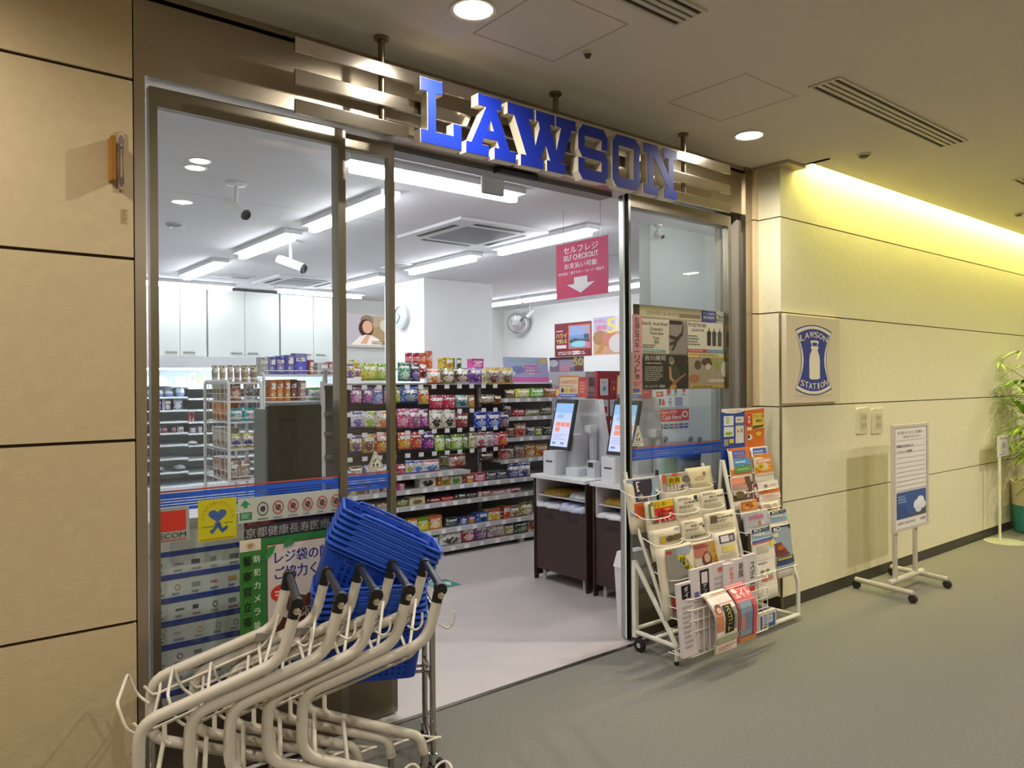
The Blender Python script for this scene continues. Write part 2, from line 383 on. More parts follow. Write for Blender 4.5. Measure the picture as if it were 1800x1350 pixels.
# sliding doors (glass hangs in stiles, top rail, kick plate; the blue safety band is a film on the glass)
DB = '928a7c'
def band(mb, x0, x1, yf, za, zb):
    """blue band with thin clear lines and a red line over it; za, zb the z of its top at both ends"""
    U = Vector((x1-x0, 0, zb-za)); L = U.length
    def q(d0, d1, col, u0=0, u1=1):
        A = Vector((x0, yf, za)); mb.add([A+U*u0+Vector((0, 0, -d1)), A+U*u1+Vector((0, 0, -d1)), A+U*u1+Vector((0, 0, -d0)), A+U*u0+Vector((0, 0, -d0))], [(0, 1, 2, 3)], col)
    q(0, .007, 'b0504a')
    for d0, d1 in ((.010, .030), (.033, .040), (.043, .050), (.053, .060), (.063, .076)): q(d0, d1, '2458c8')
def door(num, x0, x1, y, stl, str_, zkick=.26, colr=DB, bnd=None, zt=2.585, rail=.07, dark=None, edge=None):
    d = thing('door_%d' % num, ((x0+x1)/2, y, 0), kind='structure')
    mb = MB(); mb.box(x0, x0+stl, y-.018, y+.018, .012, zt, dark or colr)
    mb.build('stile', STEEL, d)
    mb = MB(); mb.box(x1-str_, x1, y-.018, y+.018, .012, zt, colr)
    if dark: mb.box(x0+.004, x0+stl, y-.0188, y-.0179, .012, zt, 'aab2b0')
    if edge: mb.box(x1-str_-.001, x1-str_+.006, y-.0185, y+.0185, .012, zt, edge)
    mb.build('stile', STEEL, d)
    MB().box(x0+stl, x1-str_, y-.018, y+.018, zt-rail, zt, colr).build('top_rail', STEEL, d)
    MB().box(x0+stl, x1-str_, y-.018, y+.018, .012, zkick, '85796a').build('kick_plate', STEEL, d)
    g = MB().box(x0+stl, x1-str_, y-.004, y+.004, zkick, zt-rail, 'ffffff').build('glass', GLASS, d)
    if bnd:
        mb = MB(); band(mb, x0+stl, x1-str_, y-.0055, bnd, bnd); mb.build('safety_band', PRINT, d)
    return d
Y1, Y2 = 2.96, 2.998
xa, xb = at(262, 455, Y=Y1).x, at(605, 455, Y=Y1).x
door(1, xa, xb, Y1, .028, .034, bnd=1.108)
door(2, xb-.03, at(695, 600, Y=Y2-.018).x, Y2, .03, .030, bnd=1.104)
d3 = at(1101, 600, Y=Y1).x; d4 = at(1285, 600, Y=Y1).x
door(3, d3, d4-.02, Y1, .022, .03, dark='17140f', bnd=1.116)
door(4, d3+.003, 4.30, Y2, .018, .05, colr='b4b2aa')
mb = MB(); mb.box(d3-.003, d3, Y1+.007, Y1+.018, .012, 2.585, 'dde6e4'); struct('trim_door_edge', mb, PLASTIC)
mb = MB(); mb.box(4.232, 4.246, 3.02, 3.06, 0, 2.6, '8f918e'); mb.box(4.303, 4.327, 2.94, 3.10, 0, 2.6, '9a968c'); struct('trim_jamb', mb, PAINT)

# ------------------------------------------------------------------ shop sign: strips on hangers, six slab letters
SY = 2.70
sg = thing('shop_sign', (2.5, SY, 2.50), 'shop sign of six blue slab letters on three polished steel strips hung from the ceiling', 'sign')
zs = ((2.757, 2.795), (2.667, 2.706), (2.541, 2.583)) and ((at(517.8, 94.6, Y=SY).z, at(517.8, 70, Y=SY).z), (at(517.8, 151, Y=SY).z, at(517.8, 126.5, Y=SY).z), (at(517.8, 202.5, Y=SY).z, at(517.8, 179, Y=SY).z))
x0, x1 = at(517.8, 100, Y=SY).x, at(1282, 320, Y=SY).x
for z0, z1 in zs: MB().rbox(x0, x1, SY-.008, SY+.008, z0+.008, z1+.012, .003, 'd9d2c4', 'x').build('strip', STRIP, sg)
for hx in (1.525, 2.485, 3.47):
    mb = MB(); mb.tube([(hx, SY+.02, zs[2][0]+.01), (hx, SY+.02, CEIL)], .014, '8a7c66', 10); mb.lathe([(.03, 0), (.03, .012)], (hx, SY+.02, CEIL-.013), '8a7c66')
    mb.build('hanger', STEEL, sg)
SB = (0, 1)
def slab(ch):
    """outlines in a unit box: outer, holes"""
    if ch == 'L': return [(0, 1), (.52, 1), (.52, .80), (.36, .80), (.36, .20), (.80, .20), (.80, .40), (1, .40), (1, 0), (0, 0), (0, .20), (.17, .20), (.17, .80), (0, .80)], []
    if ch == 'A': return [(.24, 1), (.70, 1), (.70, .82), (.60, .82), (.87, .18), (1, .18), (1, 0), (.56, 0), (.56, .18), (.66, .18), (.615, .30), (.345, .30), (.30, .18), (.44, .18), (.44, 0), (0, 0), (0, .18), (.10, .18), (.40, .82), (.24, .82)], [[(.41, .44), (.55, .44), (.487, .62)]]
    if ch == 'W': return [(0, 1), (.36, 1), (.36, .82), (.29, .82), (.385, .36), (.455, .70), (.44, .82), (.40, .82), (.40, 1), (.67, 1), (.67, .82), (.60, .82), (.70, .36), (.78, .82), (.70, .82), (.70, 1), (1, 1), (1, .82), (.94, .82), (.78, .18), (.84, .18), (.84, 0), (.56, 0), (.56, .18), (.61, .18), (.545, .44), (.455, .18), (.50, .18), (.50, 0), (.18, 0), (.18, .18), (.26, .18), (.09, .82), (0, .82)], []
    if ch == 'S': return [(.14, 1), (.86, 1), (1, .86), (1, .62), (.80, .62), (.80, .80), (.20, .80), (.20, .60), (.88, .58), (1, .46), (1, .13), (.86, 0), (.14, 0), (0, .13), (0, .38), (.20, .38), (.20, .20), (.80, .20), (.80, .40), (.13, .41), (0, .54), (0, .86)], []
    if ch == 'O': return [(.15, 1), (.85, 1), (1, .86), (1, .14), (.85, 0), (.15, 0), (0, .14), (0, .86)], [[(.21, .80), (.21, .20), (.79, .20), (.79, .80)]]
    if ch == 'N': return [(0, 1), (.40, 1), (.74, .40), (.74, .80), (.62, .80), (.62, 1), (1, 1), (1, .80), (.90, .80), (.90, .20), (1, .20), (1, 0), (.60, 0), (.60, .20), (.70, .20), (.30, .62), (.30, .20), (.42, .20), (.42, 0), (0, 0), (0, .20), (.13, .20), (.13, .80), (0, .80)], []
N_ = [(0, 1), (.40, 1), (.74, .47), (.74, .81), (.60, .81), (.60, 1), (1, 1), (1, .81), (.90, .81), (.90, .19), (1, .19), (1, 0), (.62, 0), (.62, .19), (.74, .19), (.29, .77), (.29, .19), (.42, .19), (.42, 0), (0, 0), (0, .19), (.13, .19), (.13, .81), (0, .81)]
LF = 2.615           # face of the letters
def offset(poly, d):
    n = len(poly); ar = sum(poly[i][0]*poly[(i+1) % n][1]-poly[(i+1) % n][0]*poly[i][1] for i in range(n))
    sgn = 1 if ar > 0 else -1; out = []
    for i in range(n):
        p0, p1, p2 = Vector(poly[i-1]), Vector(poly[i]), Vector(poly[(i+1) % n])
        a = (p1-p0).normalized(); b = (p2-p1).normalized()
        n1 = Vector((a.y, -a.x))*sgn; n2 = Vector((b.y, -b.x))*sgn; m = (n1+n2); m = m/max(.35, 1+n1.dot(n2))
        out.append(tuple(p1+m*d))
    return out
def solid(mb, outer, holes, y0, y1, col):
    rings = [outer]+holes; pts = [p for r in rings for p in r]
    T = tessellate_polygon([[Vector((x, z, 0)) for x, z in r] for r in rings])
    F = []
    for t in T:
        A, B, C = (pts[i] for i in t)
        F.append(t if (B[0]-A[0])*(C[1]-A[1])-(B[1]-A[1])*(C[0]-A[0]) > 0 else tuple(reversed(t)))
    mb.add([(x, y0, z) for x, z in pts], F, col); mb.add([(x, y1, z) for x, z in pts], [tuple(reversed(f)) for f in F], col)
    for r in rings:
        n = len(r); mb.add([(x, y0, z) for x, z in r]+[(x, y1, z) for x, z in r], [(i, (i+1) % n, n+(i+1) % n, n+i) for i in range(n)], col)
for ch, pa, pb, ta, ba in (('L', 740, 811.5, 134, 252), ('A', 819.5, 907, 168, 276), ('W', 893, 1012, 180, 295), ('S', 1017, 1068, 216, 309), ('O', 1077, 1124.5, 234, 322), ('N', 1131, 1189.5, 247, 338)):
    A, B = at(pa, 200, Y=LF), at(pb, 250, Y=LF); xm = (A.x+B.x)/2
    z1, z0 = 2.752, 2.487
    o, h = slab(ch) if ch != 'N' else (N_, [])
    o = [(A.x+x*(B.x-A.x), z0+z*(z1-z0)) for x, z in o]; h = [[(A.x+x*(B.x-A.x), z0+z*(z1-z0)) for x, z in r] for r in h]
    mb = MB(); solid(mb, offset(o, .0018), [offset(r, -.0018) for r in h], LF+.003, LF+.052, 'e6dcc6')
    L_ = mb.build('letter', PAINT, sg); tag(L_, 'cream cased letter with blue face')
    mb = MB(); solid(mb, o, h, LF, LF+.0045, '162fa4'); tag(mb.build('letter_face', PLASTIC, L_), 'blue letter face')

# ================================================================== CORRIDOR: lamps, vents, detectors
def downlight(x, y, label=None, first=[None]):
    if first[0] is None:
        d = thing('downlight', (x, y, CEIL), label, 'ceiling light', 'corridor downlights')
        MB().lathe([(.075, -.006), (.088, -.008), (.092, 0)], (x, y, CEIL), 'd8cfbb', 24, cap=False).build('trim_ring', PAINT, d)
        MB().lathe([(0, -.004), (.074, -.004)], (x, y, CEIL), 'ffffff', 24, cap=False).build('lens', DOWN_GLOW, d)
        ld = bpy.data.lights.new('downlight_lamp', 'SPOT'); ld.energy = DOWNLIGHT; ld.color = (1.0, .93, .82); ld.spot_size = 2.95; ld.spot_blend = .7; ld.shadow_soft_size = .011
        lo = bpy.data.objects.new('downlight_lamp', ld); COL.objects.link(lo); lo.parent = d; lo.location = (0, 0, -.0075)
        first[0] = d; return d
    return dup(first[0], (x, y, CEIL), None, label)
downlight(1.684, 2.301, 'round warm downlight in the corridor ceiling above the first letters of the shop sign')
downlight(3.789, 2.50, 'round warm downlight in the corridor ceiling beside the last hanger of the shop sign')
for x, y in ((-.42, 2.3), (-2.5, 2.3), (-2.5, -.2), (-.42, -.2), (1.68, -.2), (3.79, -.2), (5.9, -.2), (8.0, -.2), (10.2, -.2), (5.9, .5), (8.0, .5), (10.2, .5)):  # rows past the tan wall pair are unseen, added for corridor and cream wall light
    downlight(x, y, 'round warm downlight in the corridor ceiling %s' % (('by the tan wall' if x > -1 else 'far along the tan wall') if y > 2 else 'toward the cream wall, number %s' % NTH[int(x-4)] if y > 0 else 'out in the corridor, number %s' % NTH[int(x+3)]))
def ceiling_vent(x0, x1, y0, y1, label, n=4):
    t = thing('ceiling_vent', ((x0+x1)/2, (y0+y1)/2, CEIL), label, 'vent', 'corridor ceiling vents')
    mb = MB()
    for a, b, c, d in ((x0, x1, y0, y0+.014), (x0, x1, y1-.014, y1), (x0, x0+.014, y0+.014, y1-.014), (x1-.014, x1, y0+.014, y1-.014)): mb.box(a, b, c, d, CEIL-.008, CEIL-.0005, 'cfc6b2')
    mb.build('vent_frame', PAINT, t)
    MB().box(x0+.014, x1-.014, y0+.014, y1-.014, CEIL-.0012, CEIL-.0004, '17140f').build('dark_slot', PAINT, t)
    mb = MB(); st = (y1-y0-.028)/n
    for i in range(n-1):
        y = y0+.014+st*(i+1); mb.box(x0+.014, x1-.014, y-.011, y+.009, CEIL-.008, CEIL-.0015, 'c8bfaa')
    mb.build('slats', PAINT, t)
ceiling_vent(3.39, 4.90, 1.755, 1.912, 'long slotted air vent in the ceiling out from the last letters of the sign', 4)
ceiling_vent(.88, 2.39, 1.755, 1.912, 'long slotted air vent cut by the top edge of the photo')
ceiling_vent(6.1, 7.6, 1.755, 1.912, 'slotted air vent in the ceiling above the corridor end with the palm')
def detector(name, x, y, r, col, label, cat):
    t = thing(name, (x, y, CEIL), label, cat)
    MB().lathe([(r, 0), (r, -.006), (r*.8, -.012)], (x, y, CEIL), 'd2c9b4', 20, cap=False).build('flange', PAINT, t)
    MB().lathe([(r*.8, -.010), (r*.45, -.026), (.001, -.028)], (x, y, CEIL), col, 16).build('head', PAINT, t)
detector('sprinkler_head', 2.286, 2.296, .022, '4a3f2e', 'small dark sprinkler head in the ceiling out from the shop sign', 'sprinkler')
detector('smoke_detector', 4.678, 2.27, .045, '6b6350', 'small round detector in the ceiling by the start of the glowing slot', 'detector')
detector('ceiling_sensor', 7.397, 2.264, .04, '6b6350', 'small round sensor in the ceiling by the far stretch of the glowing slot', 'detector')

# ------------------------------------------------------------------ brown board and badge sticking out of the tan wall at the column
t = thing('projecting_sign', (.58, 2.80, 2.15), 'narrow brown edged projecting sign with a bottle badge on the tan wall', 'sign')
A = at(195, 238, Y=2.80); B = at(205, 316, Y=2.80)
MB().box(A.x, B.x-.002, 2.795, 2.849, B.z, A.z, '94621f').build('brown_edge', PAINT, t)
A = at(206, 230, Y=2.845); B = at(219.5, 336, Y=2.845)
def badge(w, h, blue='2d3f96', white='ece6d2'):
    def outline(g):
        P = []
        for i in range(9): a = i/8; P.append((.5+(a-.5)*(1-g*.10)*1.0, 1-g*.045-(.085*(2*a-1)**2)))
        for i in range(1, 8): a = i/8; P.append((1-(g*.05)-.155*math.sin(PI*a), .915-g*.045-a*(.83-.09*g)))
        for i in range(9): a = i/8; P.append((.5-(a-.5)*(1-g*.10), g*.045+.085*(2*a-1)**2))
        for i in range(1, 8): a = i/8; P.append((g*.05+.155*math.sin(PI*a), .085+g*.045+a*(.83-.09*g)))
        return list(reversed(P))
    return outline
def badge_art(text=True):
    o = badge(1, 1)
    E = [('p', o(-.0), '2b3270'), ('p', o(.35), 'ece6d2'), ('p', o(1.25), '2d3f96')]
    E += [('p', [(.37, .245), (.43, .225), (.60, .225), (.66, .245), (.66, .50), (.645, .57), (.60, .63), (.595, .655), (.625, .665), (.625, .685), (.60, .695), (.605, .735), (.63, .745), (.63, .765), (.60, .78), (.44, .78), (.405, .765), (.405, .745), (.43, .735), (.435, .695), (.41, .685), (.41, .665), (.44, .655), (.43, .63), (.385, .57), (.37, .50)], 'ece6d2'),
          ('r', .455, .70, .58, .75, '2d3f96')]
    if text:
        for i, ch in enumerate('LAWSON'):
            a = (i-2.5)/2.5; x = .5+a*.315; E.append(('t', ch, x-.058, .822-.055*a*a-.0, x+.058, .905-.055*a*a, 'ece6d2', -a*.14))
        for i, ch in enumerate('STATION'):
            a = (i-3)/3; x = .5+a*.32; E.append(('t', ch, x-(.05 if ch != 'I' else .018), .085+.05*a*a, x+(.05 if ch != 'I' else .018), .17+.05*a*a, 'ece6d2', a*.14))
    return E
mb = MB(); mb.sheet((A.x, 2.843, B.z), (1, 0, 0), (0, 0, 1), B.x-A.x, A.z-B.z, [('p', badge(1, 1)(0), 'a39a86')]+[(e[0], e[1], {'2b3270': '8d8474', 'ece6d2': 'c9b892', '2d3f96': '7d6c74'}[e[2]]) if e[0] == 'p' else e for e in badge_art(False)], .004, 'c3ad80'); mb.build('badge_face', PRINT, t)
q = at(219, 380, Y=2.848); mb = MB(); mb.sheet((q.x-.012, 2.849, q.z-.025), (1, 0, 0), (0, 0, 1), .022, .05, [('l', .1, .05, .9, .95, 6, '8f8458')], .001, 'b8a478'); tag(mb.build('small_notice', PRINT), 'tiny printed sticker on the tan wall under the projecting sign', 'sticker')

# ------------------------------------------------------------------ shop badge sign on the right wall, sockets
bw = at(1475, 640, Y=2.69).x-at(1372, 640, Y=2.69).x
t = thing('wall_sign', (4.80, 2.69, 1.33), 'square cream wall panel with the blue bottle badge of the shop', 'sign')
x0, x1 = 4.455, 5.14
MB().box(x0, x1, 2.672, YW+.001, 1.352, 1.93, 'ddd0b2').build('backing_panel', PAINT, t)
a, b = at(1398, 632, Y=2.67).x, at(1462, 632, Y=2.67).x
mb = MB(); mb.sheet((a, 2.6705, 1.40), (1, 0, 0), (0, 0, 1), b-a, 1.876-1.40, badge_art(), .001, 'ddd0b2'); mb.build('badge_print', PRINT, t)
def socket(px, label):
    c = at(px, 740, Y=2.70); t = thing('wall_socket', (c.x, YW, c.z-.06), label, 'wall socket', 'wall sockets by the bottle badge')
    MB().rbox(c.x-.085, c.x+.085, YW-.014, YW+.003, c.z-.095, c.z+.095, .012, 'd9d3b4', 'y').build('cover_plate', PLASTIC, t)
    mb = MB(); mb.box(c.x-.05, c.x+.05, YW-.018, YW-.012, c.z-.06, c.z+.06, 'c9c2a2')
    for dz in (-.03, .025):
        for dx in (-.02, .02): mb.box(c.x+dx-.004, c.x+dx+.004, YW-.0188, YW-.0179, c.z+dz-.015, c.z+dz+.015, '6a6450')
    mb.build('socket_insert', PLASTIC, t)
socket(1515.5, 'cream wall socket plate just under the corner of the badge panel'); socket(1541.5, 'cream wall socket plate farther along the wall toward the notice stand')

# ------------------------------------------------------------------ notice stand on casters
t = thing('notice_stand', (5.6, 2.45, 0), 'white notice board on two poles with a wheeled grey base by the cream wall', 'sign stand')
A, B = at(1567, 748, Y=2.42), at(1629, 920, Y=2.42); x0, x1, z0, z1 = A.x, B.x, B.z, A.z
lines = [('r', .03, .02, .97, .98, 'efeae4'), ('t', 'お知らせとお願い', .10, .925, .90, .955, '55505a'), ('t', 'ご利用のみなさまへ', .22, .885, .80, .91, '66606a'), ('r', .06, .862, .92, .866, '8c868c')]
for i, y in enumerate((.82, .765, .715, .665, .62, .575, .53, .485, .44, .395)): lines.append(('r', .06, y-.022, .94, y-.018, '8c868c'))
lines += [('t', '開催のお知らせ', .07, .80, .55, .825, '66606a'), ('t', 'イベント情報', .07, .745, .52, .77, '66606a'),
          ('r', .06, .10, .94, .36, '3f5f9c'), ('p', [(.06, .10), (.45, .10), (.30, .22), (.06, .24)], '36528f'), ('p', [(.3, .10), (.94, .10), (.94, .20), (.62, .13)], '545a52'),
          ('e', .66, .21, .11, .05, 'eef2f8'), ('e', .76, .24, .12, .05, 'eef2f8'), ('e', .84, .20, .09, .04, 'e2e9f2'), ('e', .70, .165, .1, .035, 'dfe6f0'), ('l', .08, .25, .40, .33, 3, '9fb3d6'), ('t', '主催', .76, .045, .92, .075, '77727a'), ('t', 'お問い合わせ先', .08, .045, .6, .07, '77727a')]
MB().sheet((x0+.015, 2.409, z0+.015), (1, 0, 0), (0, 0, 1), x1-x0-.03, z1-z0-.03, lines, .006, 'e9e4de').build('notice_panel', PRINT, t)
mb = MB()
for a, b, c, d in ((x0, x1, z0, z0+.022), (x0, x1, z1-.022, z1), (x0, x0+.022, z0+.022, z1-.022), (x1-.03, x1, z0+.022, z1-.022)): mb.box(a, b, 2.402, 2.428, c, d, 'cfc8ba')
mb.build('board_frame', TUBE, t)
for px in (1573, 1608.5):
    q = at(px, 960, Y=2.44); MB().tube([(q.x, 2.44, .075), (q.x, 2.44, z0+.01)], .017, 'c4bdae', 12).build('pole', TUBE, t)
qa, qb = at(1573, 960, Y=2.44).x, at(1608.5, 960, Y=2.44).x
MB().tube([(qa-.10, 2.44, .075), (qb+.12, 2.44, .075)], .021, 'c4beb0', 12).build('cross_bar', TUBE, t)
for fx in (5.31, 5.87):
    f = MB().tube([(fx-.05, 2.23, .065), (fx+.02, 2.66, .065)], .018, 'c4beb0', 12).build('foot_bar', TUBE, t)
    for y, dx in ((2.235, -.05), (2.655, .02)):
        MB().lathe([(.001, -.014), (.024, -.014), (.03, -.008), (.03, .008), (.024, .014), (.001, .014)], (fx+dx, y, .03), '2a2622', 14, (1, 0, 0)).build('caster', RUBBER, f)

# ------------------------------------------------------------------ small sign on a thin post, potted palm
t = thing('post_sign', (7.80, 2.56, 0), 'small paper sign on a thin white post before the potted palm', 'sign stand')
c = at(1762.5, 780, Y=2.56); s = at(1753, 767, Y=2.56); e_ = at(1772.5, 800, Y=2.56)
mb = MB(); mb.sheet((s.x, 2.555, e_.z), (1, 0, 0), (0, 0, 1), e_.x-s.x, s.z-e_.z, [('t', '手指消毒', .15, .80, .85, .93, '6a6468'), ('o', .5, .45, .22, .28, .18, '8a8690'), ('r', .42, .36, .58, .62, '8a8690'), ('l', .15, .06, .85, .14, 1, '9a959c')], .006, 'e6ded2'); mb.build('sign_board', PRINT, t)
MB().tube([(c.x-.05, 2.57, .012), (c.x-.05, 2.57, e_.z+.01)], .012, 'ddd8c4', 10).build('post', TUBE, t)
MB().lathe([(.17, 0), (.17, .006), (.02, .014)], (c.x-.05, 2.53, 0), 'bfc0a4', 24).build('base_plate', TUBE, t)
t = thing('potted_palm', (8.63, 2.46, 0), 'bushy green palm in a cream and teal pot at the edge of the photo', 'plant')
c = (8.63, 2.46, 0)
MB().lathe([(.215, .001), (.225, .02), (.238, .27)], c, '3f8f8c', 28).build('pot_base', PLASTIC, t)
MB().lathe([(.239, .271), (.25, .50), (.232, .50), (.225, .44), (.001, .44)], c, 'd8cdae', 28, cols=['d8cdae', 'd8cdae', 'b5a888', '4a3a26', '4a3a26']).build('pot_rim', PLASTIC, t)
rr = random.Random(5)
for k in range(9):
    a = rr.uniform(0, 2*PI); r0 = rr.uniform(.01, .1); h = rr.uniform(.9, 1.75)
    bx, by = c[0]+r0*math.cos(a), c[1]+r0*math.sin(a)
    st = MB().tube([(bx, by, .43), (bx+.04*math.cos(a), by+.04*math.sin(a), h)], .011, '6f7a34', 6).build('stem', LEAF, t)
    for j in range(5):
        th = rr.uniform(PI*.55, PI*1.45) if j < 3 else rr.uniform(0, 2*PI); L = rr.uniform(.22, .42); hz = rr.uniform(.45, 1)*h
        P0 = Vector((bx, by, hz)); D = Vector((math.cos(th), math.sin(th)*.35-.15, rr.uniform(.1, .6))).normalized(); P1 = P0+D*L
        mb = MB(); mb.tube([P0, P0+D*L*.5+Vector((0, 0, .02)), P1], .004, '6f8a30', 5)
        S = D.cross(Vector((0, 0, 1))).normalized(); nl = 9; g = rr.choice(('a8c840', '7d9c38', 'c8e050', '4f7a2c', '9cbc3c'))
        for i in range(nl):
            q = (i-(nl-1)/2)/((nl-1)/2); W = (D*math.cos(q*1.25)+S*math.sin(q*1.25)).normalized(); ll = rr.uniform(.22, .32)
            side = W.cross(Vector((0, 0, 1))).normalized()*.014
            pts = []; 
            for u in (0, .35, .7, 1):
                cpt = P1+W*ll*u+Vector((0, 0, .03*u-.16*u*u)); wd = side*(.4, 1, .8, .05)[(0, .35, .7, 1).index(u)]
                pts += [cpt-wd, cpt+wd+Vector((0, 0, .0)), cpt+Vector((0, 0, -.004))]
            F = []
            for s_ in range(3):
                o0, o1 = s_*3, s_*3+3
                F += [(o0, o0+2, o1+2, o1), (o0+2, o0+1, o1+1, o1+2)]
            mb.add(pts, F, g, True)
        mb.build('leaf_fan', LEAF, st)

# ================================================================== SHOPPING CARTS
CRMT = 'cdc5b7'
CA = math.atan2(-.302, .953)
def make_cart():
    t = thing('shopping_cart', (0, 0, 0), 'cream tubular shopping cart', 'shopping cart', 'carts nested in a row', local=True)
    prof = [(0, .80), (-.012, .765), (-.052, .672), (-.40, .545), (-.44, .48), (-.44, .36), (-.40, .325), (-.06, .205), (-.012, .19), (-.008, .115)]
    W = .345
    for y in (0, W):
        P = [(u, y, z) for u, z in ((0, .815), (-.045, .655), (-.437, .525), (-.44, .335), (-.02, .185), (-.008, .12))]
        MB().tube(P, .0178, CRMT, 12, bend=.055, bn=5).build('side_tube', TUBE, t)
        h = MB(); h.tube([(.002, y, .832), (-.010, y, .782)], .0185, '17181a', 12); h.lathe([(.001, -.0215), (.02, -.02), (.022, 0), (.02, .02), (.001, .0215)], (.002, y, .826), '17181a', 12, (0, 1, 0))
        s = h.build('grip_socket', PLASTIC, t)
        yy = y-.0205 if y == 0 else y+.0205
        MB().lathe([(.011, -.004), (.011, .002), (.007, .0055), (.001, .0065)], (-.001, yy+(-.002 if y == 0 else .002), .808), 'e0d8c4', 10, (0, -1 if y == 0 else 1, 0)).build('rivet', CHROME, s)
    MB().tube([(.004, .01, .828), (.004, W/2, .830), (.004, W-.01, .828)], .0135, '24262a', 12).build('handle_grip', PLASTIC, t)
    # upper carrier of bent wire between the arms
    wr = MB()
    for y in (.03, W-.03): wr.tube([(-.06, y, .64), (-.09, y, .60), (-.43, y, .485), (-.455, y, .52)], .0048, 'ddd6c8', 6, bend=.015, bn=2)
    wr.tube([(-.09, .01, .632), (-.10, .03, .60), (-.10, W-.03, .60), (-.09, W-.01, .632)], .0055, 'ddd6c8', 6, bend=.012, bn=2)
    wr.tube([(-.405, .0, .538), (-.41, .03, .49), (-.41, W-.03, .49), (-.405, W, .538)], .0055, 'ddd6c8', 6, bend=.012, bn=2)
    wr.build('upper_carrier', TUBE, t)
    # front stop: a tall loop bent out past the nose
    f = MB(); f.tube([(-.44, .05, .47), (-.475, .04, .50), (-.50, .05, .575), (-.50, W-.05, .575), (-.475, W-.04, .50), (-.44, W-.05, .47)], .005, 'ddd6c8', 6, bend=.02, bn=3)
    f.build('front_stop', TUBE, t)
    MB().tube([(-.035, W-.02, .70), (-.10, .02, .62)], .0055, 'ddd6c8', 6).build('brace_wire', TUBE, t)
    MB().box(-.11, -.055, W-.034, W-.022, .622, .648, '8a8680', Matrix.Rotation(0, 4, 'Y')).build('label_plate', PLASTIC, t)
    # bag hooks
    for y, s in ((-.017, -1),):
        MB().tube([(-.005, y, .715), (.022, y+s*.004, .695), (.043, y+s*.004, .715), (.043, y+s*.004, .752)], .004, 'ddd6c8', 6, bend=.016, bn=3).build('bag_hook', TUBE, t)
    MB().tube([(-.37, -.012, .520), (-.37, -.012, .475), (-.355, -.012, .462)], .007, 'ddd6c8', 6, bend=.01).build('bag_hook', TUBE, t)
    # lower carrier
    for u, z in ((-.40, .322), (-.30, .287)): MB().tube([(u, 0, z), (u, W, z)], .0075, CRMT, 8).build('cross_bar', TUBE, t)
    MB().tube([(-.012, -.004, .185), (.035, .02, .182), (.05, .06, .20), (.03, .09, .215), (-.008, .08, .20), (-.01, .03, .19)], .0048, 'ddd6c8', 6, bend=.02, bn=3).build('basket_loop', TUBE, t)
    MB().tube([(-.012, W+.004, .185), (.035, W-.02, .182), (.05, W-.06, .20), (.03, W-.09, .215), (-.008, W-.08, .20)], .0048, 'ddd6c8', 6, bend=.02, bn=3).build('basket_loop', TUBE, t)
    for u, z in ((-.008, .115), (-.43, .335)):
        for y in (0, W):
            c = MB(); c.tube([(u, y, z), (u, y, .075)], .011 if u > -.1 else .007, 'b9b2a2', 8); c.box(u-.012, u+.012, y-.016, y-.012, .035, .08, 'a9a294'); c.box(u-.012, u+.012, y+.012, y+.016, .035, .08, 'a9a294')
            c = c.build('caster', STEEL, t)
            MB().lathe([(.001, -.011), (.026, -.011), (.036, -.007), (.036, .007), (.026, .011), (.001, .011)], (u+.008, y, .037), '232325', 14, (0, 1, 0)).build('wheel', RUBBER, c)
    return t
cart = make_cart()
spots = [(at(773, 1037, Z=.82), at(746, 994, Z=.82)), (at(717, 1040, Z=.82), at(691, 1000, Z=.82)), (at(660, 1048, Z=.82), at(635, 1009, Z=.82)), (at(598, 1054, Z=.82), at(577, 1015, Z=.82)), (at(521, 1064, Z=.82), at(508, 1020, Z=.82))]
words_ = ['at the doorway end of the nest', 'second from the doorway end of the nest', 'in the middle of the nested row of five', 'fourth from the doorway end of the nest', 'at the tan wall end of the nest']
for i, (p, pf) in enumerate(spots):
    ca = math.atan2(pf.y-p.y, pf.x-p.x)-PI/2
    c = cart if i == 0 else dup(cart)
    c.location = (p.x, p.y, 0); c.rotation_euler = (0, 0, ca); c['label'] = 'cream tubular cart with black grip, '+words_[i]

